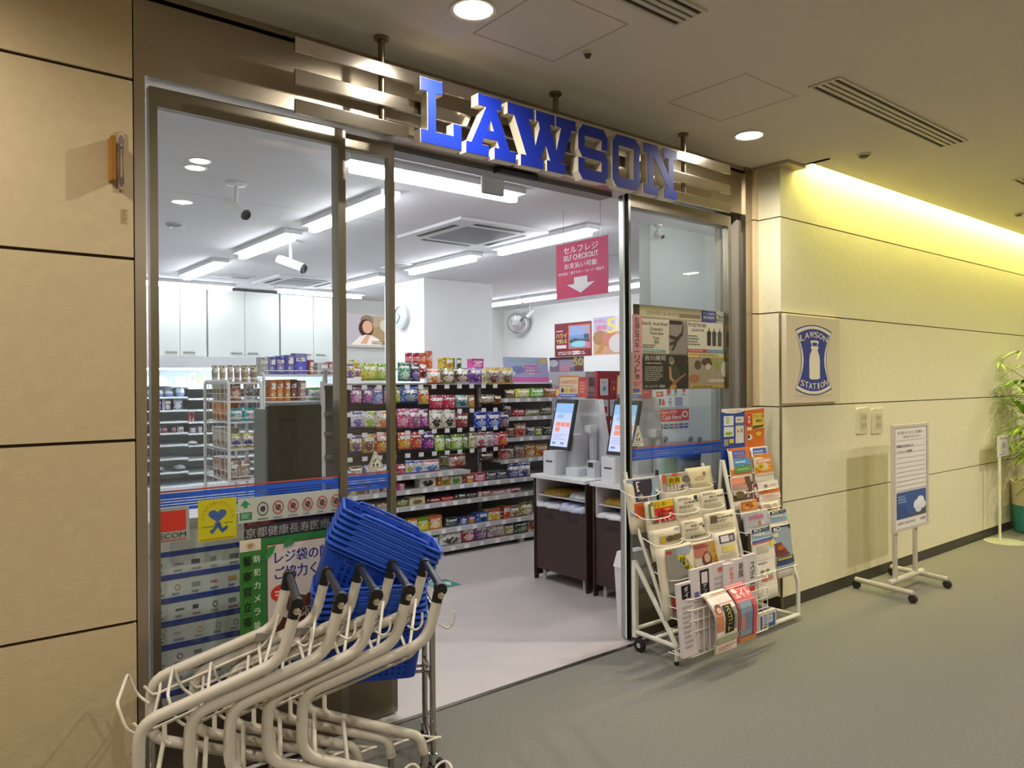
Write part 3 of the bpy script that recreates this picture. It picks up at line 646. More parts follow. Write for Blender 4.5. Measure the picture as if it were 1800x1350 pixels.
# ================================================================== BLUE BASKETS ON THEIR CHROME STAND
BLU = '1b43aa'
def make_basket():
    t = thing('shopping_basket', (0, 0, 0), 'blue plastic shopping basket', 'basket', 'blue shopping baskets', local=True)
    L, W, Hh = .205, .150, .215; l, w_ = .170, .118
    def ring(z, ins=0):
        f = z/Hh; a, b = l+(L-l)*f-ins, w_+(W-w_)*f-ins; r = .035; P = []
        for cx, cy, q in ((a-r, b-r, 0), (-a+r, b-r, 90), (-a+r, -b+r, 180), (a-r, -b+r, 270)):
            for k in range(4): P.append((cx+r*math.cos(math.radians(q+30*k)), cy+r*math.sin(math.radians(q+30*k)), z))
        return P
    def dense(z):
        P = ring(z); out = []; n = len(P)
        for i in range(n):
            A, B = Vector(P[i]), Vector(P[(i+1) % n]); m = max(1, int(round((B-A).length/.0135)))
            out += [A+(B-A)*k/m for k in range(m)]
        return out
    base = dense(Hh); n = len(base)
    zl = [0, .02, .048, .058, .086, .096, .124, .134, .160, .170, .180, .189, .200, Hh]
    rows = []
    for z in zl:
        f = z/Hh; kx, ky = (l+(L-l)*f)/L, (w_+(W-w_)*f)/W; rows.append([(p.x*kx, p.y*ky, z) for p in base])
    V = [p for r in rows for p in r]; F = []
    slot = {1, 3, 5, 7}
    for i in range(len(zl)-1):
        for k in range(n):
            k2 = (k+1) % n
            mid = rows[i][k]
            central = abs(mid[0]) < .045 and zl[i] > .05
            if i in (9, 11) and k % 3 and not central and (abs(mid[0]) < L-.05 or abs(mid[1]) < W-.05): continue
            if i in slot and k % 2 == 0 and abs(mid[0]) < l-.03 and not central: continue
            if i in slot and k % 2 == 0 and abs(mid[0]) >= l-.0 and abs(mid[1]) < w_-.03: continue
            F.append((i*n+k, i*n+k2, (i+1)*n+k2, (i+1)*n+k))
    mb = MB(); mb.add(V, F, BLU, False)
    F = [tuple(range(n))[::-1]]; mb.add(rows[0], F, BLU)
    b = mb.build('basket_body', BASKET, t)
    md = b.modifiers.new('wall', 'SOLIDIFY'); md.thickness = .0022; md.offset = -1
    mb = MB(); R = [Vector(p) for p in ring(Hh)]; R2 = [Vector((p.x*1.03, p.y*1.045, p.z)) for p in R]
    mb.tube([p*1.0 for p in R2], .0062, '2452bc', 6, closed=True)
    mb.tube([Vector((p.x*.995, p.y*.99, Hh-.016)) for p in R2], .004, '204ab0', 6, closed=True)
    mb.build('rim', BASKET, t)
    for s in (-1, 1):   # folded carrying bows, lying along the rim
        mb = MB(); y = s*(W+.004)
        mb.tube([(-.14, y, Hh-.004), (-.135, y, Hh+.012), (-.06, y+s*.002, Hh+.014), (.06, y+s*.002, Hh+.014), (.135, y, Hh+.012), (.14, y, Hh-.004)], .0058, '2452bc', 6, bend=.01, bn=2)
        mb.build('carry_bow', BASKET, t)
    return t
E1 = Vector((.9, -.436, 0)); E2 = Vector((.436, .9, 0)); SC = Vector((1.412, 2.648, 0)); ANG = math.atan2(-.436, .9)
bk = make_basket(); PITCH = .0225; first = True
ZB = .375
for i in range(7):
    b = bk if i == 0 else dup(bk)
    b.location = SC+Vector((0, 0, ZB+i*PITCH)); b.rotation_euler = (0, 0, ANG)
    b['label'] = 'blue basket lying level, '+('bottom of the lower stack on the chrome stand' if i == 0 else 'top of the lower level stack' if i == 6 else NTH[i]+' from the bottom of the lower level stack')
tilt = math.radians(27)
RM = Matrix.Rotation(ANG, 4, 'Z') @ Matrix.Rotation(tilt, 4, 'Y')
ax = RM @ Vector((0, 0, 1)); ex = RM @ Vector((1, 0, 0))
# the leaning stack: its top rim's near corner is seen at (607, 893)
top = at(607, 896, Y=2.60); ey = RM @ Vector((0, 1, 0))
n_up = 7
centre_top = top+ex*.205+ey*.150
for i in range(n_up):
    b = dup(bk); b.location = centre_top-ax*(.215+PITCH*(n_up-1-i)); b.rotation_euler = RM.to_euler()
    b['label'] = 'tilted blue basket, '+('top of the leaning stack, its inside open to view' if i == n_up-1 else 'lowest of the leaning upper stack' if i == 0 else NTH[i]+' from the bottom of the leaning upper stack')
# chrome stand
t = thing('basket_stand', (SC.x, SC.y, 0), 'chrome tube stand on casters carrying the stacks of blue baskets', 'basket stand')
for sx, sy in ((1, 1), (1, -1), (-1, 1), (-1, -1)):
    p = SC+E1*(.232*sx)+E2*(.135*sy)
    post = MB().tube([p+Vector((0, 0, .07)), p+Vector((0, 0, .60))], .0115, 'b9b4ac', 12).build('post', CHROME, t)
    cs = MB(); cs.box(p.x-.012, p.x+.012, p.y-.014, p.y+.014, .045, .085, 'c9c9c6'); cs = cs.build('caster', CHROME, t)
    MB().lathe([(.001, -.011), (.028, -.011), (.034, -.006), (.034, .006), (.028, .011), (.001, .011)], (p.x+.012, p.y-.006, .0345), '1b1b1d', 16, tuple(E2)).build('wheel', RUBBER, cs)
c4 = [SC+E1*(.232*a)+E2*(.135*b) for a, b in ((1, 1), (-1, 1), (-1, -1), (1, -1))]
for z in (.10, .355):
    for i, j in ((0, 3), (1, 2)): MB().tube([c4[i]+Vector((0, 0, z)), c4[j]+Vector((0, 0, z))], .009, 'b9b4ac', 10).build('end_bar', CHROME, t)
for k in (-.03, .03): MB().tube([SC-E1*.232+E2*k+Vector((0, 0, .363)), SC+E1*.232+E2*k+Vector((0, 0, .363))], .007, 'b9b4ac', 8).build('shelf_bar', CHROME, t)
mb = MB(); q = SC+E1*.232
mb.tube([q-E2*.135+Vector((0, 0, .60)), q-E2*.10+Vector((0, 0, .635)), q+E2*.10+Vector((0, 0, .635)), q+E2*.135+Vector((0, 0, .60))], .0115, 'b9b4ac', 12, bend=.03); mb.build('push_bar', CHROME, t)

# ================================================================== NEWSPAPER RACK
WH = 'e6e2d4'
t = thing('newspaper_rack', (3.45, 2.68, 0), 'white wire newspaper rack on a caster and a foot, full of papers', 'newspaper rack')
for X in (3.166, 3.76):
    mb = MB(); mb.box(X-.013, X+.013, 2.82, 2.846, .075, .50, WH); mb.tube([(X, 2.833, .495), (X, 2.545, .10)], .0135, WH, 10)
    mb.tube([(X, 2.833, .105), (X, 2.535, .095)], .0135, WH, 10); mb.tube([(X, 2.545, .095), (X, 2.545, .012)], .011, WH, 10); mb.build('side_frame', TUBE, t)
    MB().lathe([(.001, 0), (.013, 0), (.013, .02)], (X, 2.545, .001), '26262a', 10).build('foot', RUBBER, t)
    MB().lathe([(.001, -.012), (.014, -.0125), (.034, -.012), (.037, -.006), (.037, .006), (.034, .012), (.001, .012)], (X, 2.80, .0375), '161618', 18, (1, 0, 0), cols=['b8b8b8', '161618', '161618', '161618', '161618', '161618']).build('caster', RUBBER, t)
MB().tube([(3.166, 2.70, .10), (3.76, 2.70, .10)], .012, WH, 10).build('base_bar', TUBE, t)
MB().tube([(3.166, 2.833, .12), (3.76, 2.833, .12)], .012, WH, 10).build('base_bar', TUBE, t)
for X in (3.10, 3.79): MB().tube([(X, 2.84, 1.0), (X, 2.80, .80), (X+(.02 if X < 3.3 else 0), 2.62, .36), (X+(.03 if X < 3.3 else 0), 2.60, .28)], .010, WH, 8, bend=.04).build('sloping_rail', TUBE, t)
tiers = ((2.765, .875), (2.685, .765), (2.605, .635), (2.525, .47))
COLX = (3.05, 3.295, 3.54, 3.785)
for Y, z in tiers:
    for c in range(3):
        a, b = COLX[c]+.008, COLX[c+1]-.008
        mb = MB(); mb.tube([(a, Y+.075, z+.03), (a, Y-.012, z), (a+.06, Y-.030, z-.006), (b-.06, Y-.030, z-.006), (b, Y-.012, z), (b, Y+.075, z+.03)], .0030, 'efece0', 6, bend=.015, bn=3)
        mb.tube([((a+b)/2, Y-.030, z-.006), ((a+b)/2, Y-.026, z-.10)], .0026, 'efece0', 6)
        mb.build('pocket_wire', TUBE, t)
# low bin of mesh wire
mb = MB()
bx0, bx1 = 3.055, 3.77; by0, by1 = 2.375, 2.50
for z, ext in ((.11, 0), (.235, .006), (.29, .03), (.345, .05), (.40, .07)):
    mb.tube([(bx0-.01, by1, z), (bx0-.01, by0+.02, z), (bx0+.015, by0, z), (bx1-.015, by0, z), (bx1+.01, by0+.02, z), (bx1+.01, by1, z)], .0030, 'efece0', 6, bend=.01, bn=2)
mb.build('bin_hoops', TUBE, t)
mb = MB()
for k in range(15):
    x = bx0+.02+k*(bx1-bx0-.04)/14; mb.tube([(x, by0, .345), (x, by0-.003, .115), (x, by0+.02, .10), (x, by1, .11)], .0026, 'efece0', 6, bend=.01, bn=2)
mb.build('bin_bars', TUBE, t)

def paper(quad, Y, art, label, group='papers on the newspaper rack', col='d9cfb8', name='newspaper', th=.016, lean=.16, m=NEWS, curl=.012, cat='newspaper', ext=.085):
    """a folded paper standing in a pocket; quad = photo x0,y0,x1,y1 of its top edge and ybot"""
    x0, y0, x1, y1, yb = quad
    A, B = at(x0, y0, Y=Y), at(x1, y1, Y=Y); C = at(x0, yb, Y=Y-lean*.2)
    zt = (A.z+B.z)/2; h = zt-C.z; wd = B.x-A.x
    V = Vector((0, lean, 1)).normalized(); U = Vector((1, 0, 0)); N = U.cross(V)
    O = Vector((A.x, Y-lean*h, zt-h))
    mb = MB(); nx, ny = 8, 6
    def P(u, v, d=0):
        uu = u/wd
        return O+U*u+V*v+N*(curl*(math.sin(PI*uu)*.9)+.006*math.sin(v*19+uu*3)*(v/h)+d)
    g = [[P(wd*i/nx, (h+ext)*j/ny-ext) for i in range(nx+1)] for j in range(ny+1)]
    gb = [[P(wd*i/nx, (h+ext)*j/ny-ext, -th) for i in range(nx+1)] for j in range(ny+1)]
    vs_ = [p for r in g for p in r]+[p for r in gb for p in r]; n = nx+1; o = n*(ny+1); F = []
    for j in range(ny):
        for i in range(nx):
            a = j*n+i; F += [(a, a+1, a+n+1, a+n), (o+a, o+a+n, o+a+n+1, o+a+1)]
    for i in range(nx): F += [(o+i, o+i+1, i+1, i), (ny*n+i, ny*n+i+1, o+ny*n+i+1, o+ny*n+i)]
    for j in range(ny): F += [(j*n, (j+1)*n, o+(j+1)*n, o+j*n), (o+j*n+nx, o+(j+1)*n+nx, (j+1)*n+nx, j*n+nx)]
    mb.add(vs_, F, col, True)
    # print follows the curl: cut into strips across
    def sub(e):
        if e[0] == 'r':
            _, a, b, c, f, q = e; m_ = max(1, int((c-a)*8)); return [('r', a+(c-a)*i/m_, b, a+(c-a)*(i+1)/m_, f, q) for i in range(m_)]
        return [e]
    el = [s for e in art for s in sub(e)]
    d0 = .0012
    mb.art(lambda u, v, d: P(u, v, d0+d*.6), wd, h, el, .0005)
    return mb.build(name, m, label=label, cat=cat, group=group)
TXT, GR = '2a2826', '6f6a60'
def plain(seed, head='朝刊', extra=()):
    return [('l', .08, .80, .62, .93, 2, GR), ('t', head, .30, .62, .92, .74, '4a463e'), ('l', .1, .42, .9, .56, 2, GR), ('l', .08, .04, .92, .36, 5, 'b3a98f')]+list(extra)
paper((1099.6, 844, 1149, 834, 913), 2.80, [('r', .02, .05, .98, .98, '8ea0b4'), ('r', .15, .0, .8, .35, 'c8602e'), ('r', .22, .40, .86, .94, '3a3440'), ('t', '日', .30, .64, .52, .90, 'e6dcd0'), ('t', '刊', .56, .64, .78, .90, 'e6dcd0'), ('t', '本紙', .28, .40, .84, .60, 'b9a8a0'), ('e', .62, .26, .18, .10, 'd89068'), ('r', .82, .3, .97, .6, 'b98a3a')], 'sports tabloid with purple lettering at the doorway end of the top tier')
paper((1160, 833, 1219, 828, 868), 2.80, [('r', .02, .02, .98, .98, 'a59a8e'), ('r', .02, .5, .12, .95, 'c0604a'), ('r', .14, .40, .52, .80, 'c4b01c'), ('t', '激震', .17, .46, .49, .75, '6a5a10'), ('r', .30, .86, .46, 1.0, 'c8552e'), ('t', '山口', .14, .04, .62, .36, 'ece4d8'), ('t', '井上', .50, .06, .86, .34, '3a3434'), ('e', .72, .6, .16, .2, '6a625c'), ('e', .9, .75, .08, .16, 'a0522e')], 'tabloid with a yellow block beside white lettering, middle of the top tier')
paper((1206, 823, 1250, 818, 862), 2.80, [('e', .42, .48, .20, .09, 'c8a988'), ('e', .62, .66, .07, .10, '8a7a5c'), ('l', .1, .05, .9, .25, 3, 'b3a484')], 'plain cream folded paper at the pillar end of the top tier', col='d8cba4')
paper((1134, 881, 1184, 876, 926), 2.715, [('r', .12, .02, .98, .98, '8a8078'), ('r', .20, .68, .96, .96, 'd0b41c'), ('t', '日本一', .24, .72, .92, .92, '8a6a10'), ('r', .22, .36, .94, .66, 'cc2e2a'), ('t', '止ま', .30, .30, .88, .62, '38302e'), ('r', .2, .08, .94, .30, 'c42c2c'), ('t', 'バレ', .28, .06, .9, .27, 'ded2c4'), ('r', .04, .2, .11, .9, '5f7a3a'), ('e', .68, .58, .14, .06, 'd8702a')], 'tabloid with yellow over red headlines on the second tier')
paper((1185, 873, 1229, 868, 914), 2.715, plain(1, '日報新聞', [('r', .74, .76, .90, .95, '2e2a28')]), 'cream broadsheet with a black square crest, second tier middle')
paper((1229, 864.5, 1272, 859, 901), 2.715, plain(2, '朝の新聞'), 'cream broadsheet at the pillar end of the second tier')
paper((1143, 932, 1195, 925, 962), 2.63, [('r', .75, .78, .95, .92, 'a8a0c0'), ('r', .22, .0, .98, .5, 'b4a478'), ('r', .25, .05, .4, .42, 'c4a82c'), ('e', .55, .25, .14, .2, '5c5040'), ('e', .78, .26, .14, .22, '6a5c44'), ('r', .88, .1, .98, .45, '6a5230')], 'paper with a row of brown faces on the third tier by the doorway')
paper((1197, 916, 1237, 909, 953), 2.63, plain(3, '経済', [('t', '産業総合面', .25, .03, .95, .18, '3f3a34'), ('r', .88, .5, .96, .62, '35302c')]), 'cream broadsheet with a dark bottom line, middle of the third tier')
paper((1238.5, 902, 1290, 896, 938), 2.63, plain(4, '毎朝新聞', [('r', .12, .42, .32, .84, '6a5c4a')]), 'wide cream broadsheet with a small brown picture, third tier')
paper((1155.5, 962, 1214, 953, 1092), 2.545, [('r', .16, .04, .99, .97, '8f8a84'), ('r', .18, .45, .32, .94, 'b83c34'), ('t', 'デイリー', .19, .5, .31, .9, 'd9b0a0'), ('r', .44, .86, .92, .97, '9aa2b4'), ('p', [(.46, .50), (.94, .45), (.90, .66), (.72, .72), (.70, .85), (.48, .86)], 'd2c224'), ('t', '交流', .52, .70, .68, .83, '2e2a20'), ('v', '男子', .60, .48, .84, .69, '3a3420'), ('r', .2, .26, .98, .44, '5d6a78'), ('r', .3, .06, .9, .26, '4a4644'), ('r', .34, .08, .52, .20, 'c88a2a'), ('r', .18, .1, .28, .3, 'b83c34')], 'long tabloid with a big yellow splash, lowest tier by the doorway', ext=0)
paper((1214, 953, 1260, 947, 1012), 2.545, [('r', .02, .02, .98, .96, 'b0917e'), ('r', .05, .5, .55, .92, 'b8735e'), ('e', .46, .40, .18, .26, '6a4a40'), ('e', .46, .44, .11, .15, 'c8a08c'), ('r', .68, .1, .97, .9, 'c2962a'), ('v', '独占', .74, .2, .9, .85, '8a2e1c'), ('l', .08, .8, .6, .93, 2, '8a3a2e')], 'tabloid with a face and a gold strip, middle of the lowest tier')
paper((1254, 936, 1293, 931, 990), 2.545, [('r', .16, .60, .90, .90, '5d5166'), ('r', .22, .64, .58, .86, 'd8d2d2'), ('e', .74, .74, .12, .09, 'b0a4ae'), ('r', .22, .28, .8, .50, 'd6c873'), ('l', .1, .05, .9, .2, 2, 'c0b49c')], 'white paper with a violet framed picture at the pillar end of the lowest tier', col='ddd3c2')
# folded evening papers standing upright in the bin
def upright(x0, x1, yt, yb, Y, art, label, tilt=0.0, zb=.125):
    A, B = at(x0, yt, Y=Y), at(x1, yt, Y=Y); h = A.z-zb; wd = B.x-A.x; th = .024
    U = Vector((1, 0, 0)); V = Vector((tilt, .10, 1)).normalized()
    mb = MB(); O = Vector((A.x-tilt*h, Y-.1*h, zb))
    nrm = Vector((0, -1, .1)).normalized(); P = lambda u, v, d: O+U*u+V*v+nrm*d
    sec = [(-.5*th*math.cos(a), -.5*th+.5*th*math.sin(a)) for a in [PI/2-PI*k/8 for k in range(9)]]  # folded spine at the left
    poly = sec+[(wd, -th), (wd, 0)]
    mb.prism([P(u, 0, d) for u, d in poly], [P(u, h, d) for u, d in poly], 'd3c9cb', smooth=False)
    mb.art(P, wd, h, art, .0008)
    return mb.build('evening_paper', NEWS, label=label, cat='newspaper', group='evening papers in the wire bin')
upright(1193, 1216, 1027, 1140, 2.40, [('r', .15, .78, .85, .97, '201e22'), ('v', 'ダイ', .25, .79, .75, .95, 'e4dcd8'), ('l', .1, .1, .9, .7, 9, 'b0a6aa')], 'folded evening paper with a black title box at the doorway end of the bin')
upright(1217, 1252, 1001, 1120, 2.43, [('r', .34, .66, .80, .97, '28262a'), ('r', .42, .80, .72, .94, 'd8d0d0'), ('v', 'ゲン', .44, .67, .70, .80, 'd8d0d0'), ('t', '裏', .02, .62, .3, .72, '5a4fb0'), ('t', '東京', .4, .54, .95, .62, 'c84a5a')], 'folded evening paper with a framed title, second in the bin', .06)
upright(1252, 1277, 991, 1110, 2.44, [('r', .35, .88, .8, .94, 'c86a5a'), ('l', .1, .3, .9, .84, 8, 'b8aeb2')], 'folded evening paper with a small red mark, third in the bin', .08)
upright(1276, 1291, 991, 1100, 2.42, [('v', '夕刊フ', .3, .74, .85, .95, 'd0442e'), ('l', .1, .3, .9, .68, 8, 'b8aeb2')], 'folded evening paper with red upright lettering, fourth in the bin', .10)
upright(1291, 1311, 983, 1100, 2.44, [('v', '新聞', .3, .74, .85, .95, '3a3a5a'), ('l', .1, .3, .9, .7, 8, 'b8aeb2')], 'folded evening paper with dark blue lettering, fifth in the bin', .12)
upright(1311, 1330, 975, 1090, 2.43, [('v', 'スポニ', .3, .60, .85, .90, '3e4a2e'), ('r', .3, .5, .8, .58, 'c84a3a')], 'folded evening paper at the far end of the bin', .14)
def banner(x0, x1, yt, yb, art, label, col):
    A, B = at(x0, yt, Y=2.37), at(x1, yt, Y=2.37); zb = at((x0+x1)/2, yb, Y=2.33).z; wd = B.x-A.x
    mb = MB(); n = 8; h = A.z-zb+.05
    def P(u, v, d=0):
        s = 1-v/h       # 0 at the top, 1 at the hem: hooks over the bin edge then hangs
        y = 2.40-.085*math.sin(min(1, s*2.1)*PI/2)+.03*max(0, s-.5)
        z = A.z+.01-(A.z-zb+.01)*s**1.15
        return Vector((A.x+u+.02*s, y-d, z))
    V = []; 
    for j in range(n+1): V += [P(0, h*j/n), P(wd, h*j/n)]
    for j in range(n+1): V += [P(0, h*j/n, -.0015), P(wd, h*j/n, -.0015)]
    F = [(2*j, 2*j+1, 2*j+3, 2*j+2) for j in range(n)]+[(o+2*j+2, o+2*j+3, o+2*j+1, o+2*j) for o in (2*n+2,) for j in range(n)]
    mb.add(V, F, col, True)
    def sub(e):
        if e[0] == 'r':
            _, a, b, c, f, q = e; m_ = max(1, int((f-b)*10)); return [('r', a, b+(f-b)*i/m_, c, b+(f-b)*(i+1)/m_, q) for i in range(m_)]
        return [e]
    mb.art(lambda u, v, d: P(u, v, d+.003), wd, h, [s for e in art for s in sub(e)], .0006)
    return mb.build('paper_streamer', PRINT, label=label, cat='paper advert', group='paper streamers over the bin')
banner(1240, 1279, 1051, 1150, [('r', .03, .0, .97, 1, 'efe6dc'), ('r', .30, .78, .95, .97, 'e08a80'), ('t', '特集号', .38, .82, .9, .93, 'f6ece4'), ('r', .05, .35, .34, .74, 'd88a5a'), ('e', .22, .72, .15, .08, '6a4436'), ('e', .22, .70, .10, .05, 'e0b49c'), ('r', .40, .30, .78, .76, '1f1d1e'), ('v', 'スペコート', .46, .32, .72, .74, 'dcd42c'), ('r', .8, .34, .94, .7, '9a9690'), ('r', .05, .16, .97, .26, 'a8b088'), ('l', .1, .03, .9, .13, 2, 'd89a94')], 'streamer with a face and yellow on black lettering hung over the bin', 'ecdcd0')
banner(1280, 1312, 1037, 1131, [('r', .02, .0, .98, 1, 'd98484'), ('r', .04, .74, .96, .98, 'e04858'), ('t', 'エイト', .12, .76, .92, .90, 'f8f0ec'), ('r', .1, .86, .3, .94, 'f2d8d4'), ('r', .08, .1, .72, .70, '8fa0b4'), ('e', .26, .34, .17, .14, 'c88c7c'), ('r', .34, .2, .7, .5, '7a90ac'), ('r', .76, .08, .95, .7, 'd05a68'), ('r', .05, .0, .95, .08, 'c98a4a')], 'pink streamer headed in white lettering hung over the bin', 'd98484')
A, B = at(1329, 1078, Y=2.42), at(1351, 1120, Y=2.42)
mb = MB(); mb.sheet((A.x, 2.40, .10), (1, 0, 0), (0, 0, 1), .17, A.z-.10, [('r', .06, .05, .94, .8, '3f5f9a'), ('r', .2, .3, .8, .75, 'c8ccd4'), ('l', .25, .35, .75, .7, 4, '5a6a8c'), ('e', .3, .2, .15, .06, 'd8b43a')], .02, 'dcd6c4'); mb.build('guide_booklet', PRINT, label='blue and white booklet standing at the end of the wire bin', cat='booklet')

# ================================================================== BROCHURE RACK
t = thing('brochure_rack', (4.09, 2.62, 0), 'white wire brochure rack with a blue and orange header by the pillar', 'brochure rack')
for X, zt in ((3.862, 1.02), (4.335, 1.02)):
    mb = MB(); mb.tube([(X, 2.745, zt), (X, 2.60, .40), (X, 2.53, .26), (X, 2.53, .03)], .0125, WH, 10, bend=.05); mb.tube([(X, 2.53, .03), (X, 2.83, .03)], .0125, WH, 10); mb.tube([(X, 2.83, .03), (X, 2.755, 1.02)], .010, WH, 10)
    mb.build('side_frame', TUBE, t)
MB().tube([(3.862, 2.53, .04), (4.335, 2.53, .04)], .014, WH, 10).build('base_bar', TUBE, t)
MB().tube([(3.862, 2.58, .315), (4.335, 2.58, .315)], .006, 'efece0', 8).build('base_bar', TUBE, t)
RT = ((2.735, .93), (2.695, .82), (2.655, .71), (2.615, .60), (2.575, .49), (2.545, .36))
for Y, z in RT:
    for a, b in ((3.875, 4.09), (4.105, 4.325)):
        mb = MB(); mb.tube([(a, Y+.05, z), (a, Y-.02, z-.006), (b, Y-.02, z-.006), (b, Y+.05, z)], .0028, 'efece0', 6, bend=.012, bn=2)
        mb.tube([(b-.05, Y-.02, z-.006), (b-.05, Y-.018, z-.09)], .0024, 'efece0', 6); mb.build('pocket_wire', TUBE, t)
mb = MB()
for k in range(8): x = 4.11+k*.03; mb.tube([(x, 2.552, .40), (x, 2.575, .30)], .0024, 'efece0', 6)
mb.build('pocket_wire', TUBE, t)
A, B = at(1267, 719, Y=2.76), at(1343, 817, Y=2.76)
MB().sheet((A.x, 2.757, B.z), (1, 0, 0), (0, 0, 1), B.x-A.x, A.z-B.z, [
    ('r', .0, .0, .53, 1, '24479c'), ('r', .53, .25, 1, 1, 'df7420'), ('p', [(0, 1), (0, .95), (.12, .925), (.30, .918), (.44, .93), (.53, .955), (.53, 1)], 'e9e2d2'), ('t', 'マチのご案内', .14, .945, .44, .968, '6a708a'),
    ('r', .05, .72, .27, .88, 'dfe2dc'), ('l', .10, .75, .22, .86, 3, '8a9a4a'), ('r', .05, .54, .27, .70, 'dfe2dc'), ('e', .16, .59, .09, .03, '9ab040'), ('r', .05, .39, .15, .50, '9a9684'), ('r', .17, .43, .27, .50, 'd6c42e'),
    ('r', .31, .42, .50, .86, 'dcd8cc'), ('r', .31, .71, .50, .76, '5c6690'), ('l', .34, .79, .48, .83, 1, 'b87870'), ('r', .34, .60, .39, .64, 'c88a3a'), ('r', .43, .60, .47, .66, '8a9a6a'),
    ('p', [(.53, 1), (.53, .955), (.70, .965), (1, .985), (1, 1)], 'e9dccc'), ('r', .70, .64, .98, .90, 'e4c24a'), ('t', 'コーヒー豆', .72, .82, .97, .885, '2e2418'), ('t', '無料', .78, .745, .94, .80, '2e2418'), ('p', [(.70, .64), (.95, .665), (.98, .70), (.72, .69)], '4a4236'),
    ('e', .62, .80, .08, .10, 'c8402a'), ('v', '特典', .59, .73, .65, .87, 'eedcc8'), ('r', .57, .62, .68, .67, 'e8dcc8'), ('e', .63, .50, .06, .05, 'e8e2dc'), ('e', .61, .51, .03, .03, '3a3236'), ('e', .84, .55, .07, .035, 'e4c228'), ('r', .86, .27, .95, .32, '5a78a8')], .006, '24479c').build('header_board', PRINT, t)
def brochure(q, Y, art, label, col='e8e0d0', curl=.006): return paper(q, Y, art, label, 'brochures on the wire rack', col, 'brochure', .007, .14, PRINT, curl, 'brochure', .05)
brochure((1279, 788, 1316, 785, 838), 2.735, [('r', 0, 0, 1, 1, 'd8762c'), ('r', .16, .62, .98, .90, '5a5aa8'), ('t', 'ホームご案内', .24, .74, .9, .84, 'cfc6dc'), ('t', '入会特典', .24, .65, .9, .71, 'd8a04a'), ('r', .16, .34, .98, .60, '4a94cc'), ('r', .2, .44, .7, .5, 'c8dce8'), ('r', .16, .08, .98, .32, '5f9a52'), ('l', .25, .16, .8, .24, 1, 'c8d8b0')], 'brochure striped violet, blue and green on an orange backing sheet')
brochure((1318, 787, 1349, 783, 826), 2.745, [('r', .1, .5, .9, .95, '4a66b0'), ('l', .15, .6, .85, .86, 2, 'c4ccdc'), ('r', .0, 0, 1, .45, 'b8b43e')], 'blue headed leaflet half hidden at the top of the brochure rack')
brochure((1323, 799, 1355, 796, 838), 2.725, [('r', 0, 0, 1, 1, 'e08a24'), ('r', .08, .58, .92, .78, 'e8a890'), ('l', .15, .62, .85, .72, 1, 'fae8d8'), ('e', .28, .40, .2, .17, 'e0c028'), ('t', '得', .2, .32, .36, .48, '6a8a2a'), ('l', .52, .2, .9, .5, 3, 'f2c878'), ('r', 0, 0, 1, .1, 'd8c8a0')], 'orange leaflet with a yellow disc on the brochure rack')
brochure((1284, 840, 1318, 837, 884), 2.695, [('r', 0, 0, 1, 1, '5c4438'), ('r', 0, .72, .7, 1, 'e08a68'), ('r', 0, .48, .75, .70, 'b88a80'), ('v', '和食膳', .55, .08, .88, .52, 'd8c8b8'), ('e', .3, .26, .24, .15, '6f5a30')], 'dark brown food leaflet with pale lettering on the brochure rack')
brochure((1322, 851, 1332, 849, 885), 2.70, [('r', 0, 0, 1, 1, '8a3a30'), ('v', 'ギフト', .2, .2, .8, .85, 'd8a898')], 'narrow dark red leaflet beside the brown food leaflet')
brochure((1331, 847, 1367, 843, 882), 2.69, [('r', 0, 0, 1, 1, 'e8e0d6'), ('r', .24, .68, .40, .82, '7a7078'), ('t', 'お取寄せ', .42, .70, .92, .80, 'd07a6a'), ('r', 0, .34, 1, .54, 'd8702c'), ('t', 'キャンペーン', .18, .40, .9, .50, '33261c'), ('r', .16, 0, 1, .32, 'ead8c8'), ('l', .22, .06, .9, .26, 2, 'd8887a')], 'white and orange leaflet on the brochure rack next to the wall corner')
brochure((1300, 881, 1331, 879, 902), 2.665, [('r', 0, 0, 1, 1, 'd07a2e'), ('e', .5, .5, .42, .40, 'd8a040'), ('e', .35, .6, .1, .1, 'a83a20'), ('e', .6, .42, .1, .1, 'a83a20'), ('e', .55, .7, .08, .08, '7a8a30'), ('e', .3, .35, .08, .08, 'e8d088')], 'pizza leaflet, orange and yellow, on the brochure rack')
brochure((1338, 884, 1369, 881, 902), 2.66, [('l', .08, .5, .5, .9, 3, '9a8478'), ('e', .35, .25, .18, .2, '4a4248'), ('l', .6, .2, .95, .9, 4, 'b89a86')], 'pale leaflet with dark figures on the brochure rack', 'e6d2bc')
brochure((1306, 902, 1350, 896, 930), 2.625, [('r', 0, 0, 1, 1, 'b8b6bc'), ('t', '合同説明', .14, .44, .74, .78, 'e0488a'), ('l', .35, .84, .6, .92, 1, '8a8890'), ('e', .55, .14, .05, .2, 'a8865a'), ('e', .68, .16, .06, .22, 'ded2c8')], 'grey booklet with pink lettering on the brochure rack', 'b0aeb4')
TEN = lambda: [('r', 0, 0, 1, 1, '8fa8bc'), ('r', 0, .74, 1, 1, '323c50'), ('t', '1', .10, .80, .18, .95, 'eef0f0'), ('o', .33, .875, .13, .095, .32, 'eef0f0'), ('t', '月号', .54, .83, .84, .93, 'b8c4cc'), ('e', .35, .58, .34, .10, 'd8d8cc'), ('e', .75, .50, .3, .10, 'a8b8c4')]
brochure((1351, 899, 1381, 895, 923), 2.615, TEN(), 'dark headed monthly magazine standing upper of two on the rack')
brochure((1319, 931, 1352, 925, 958), 2.585, TEN(), 'dark headed monthly magazine above the white catalogue')
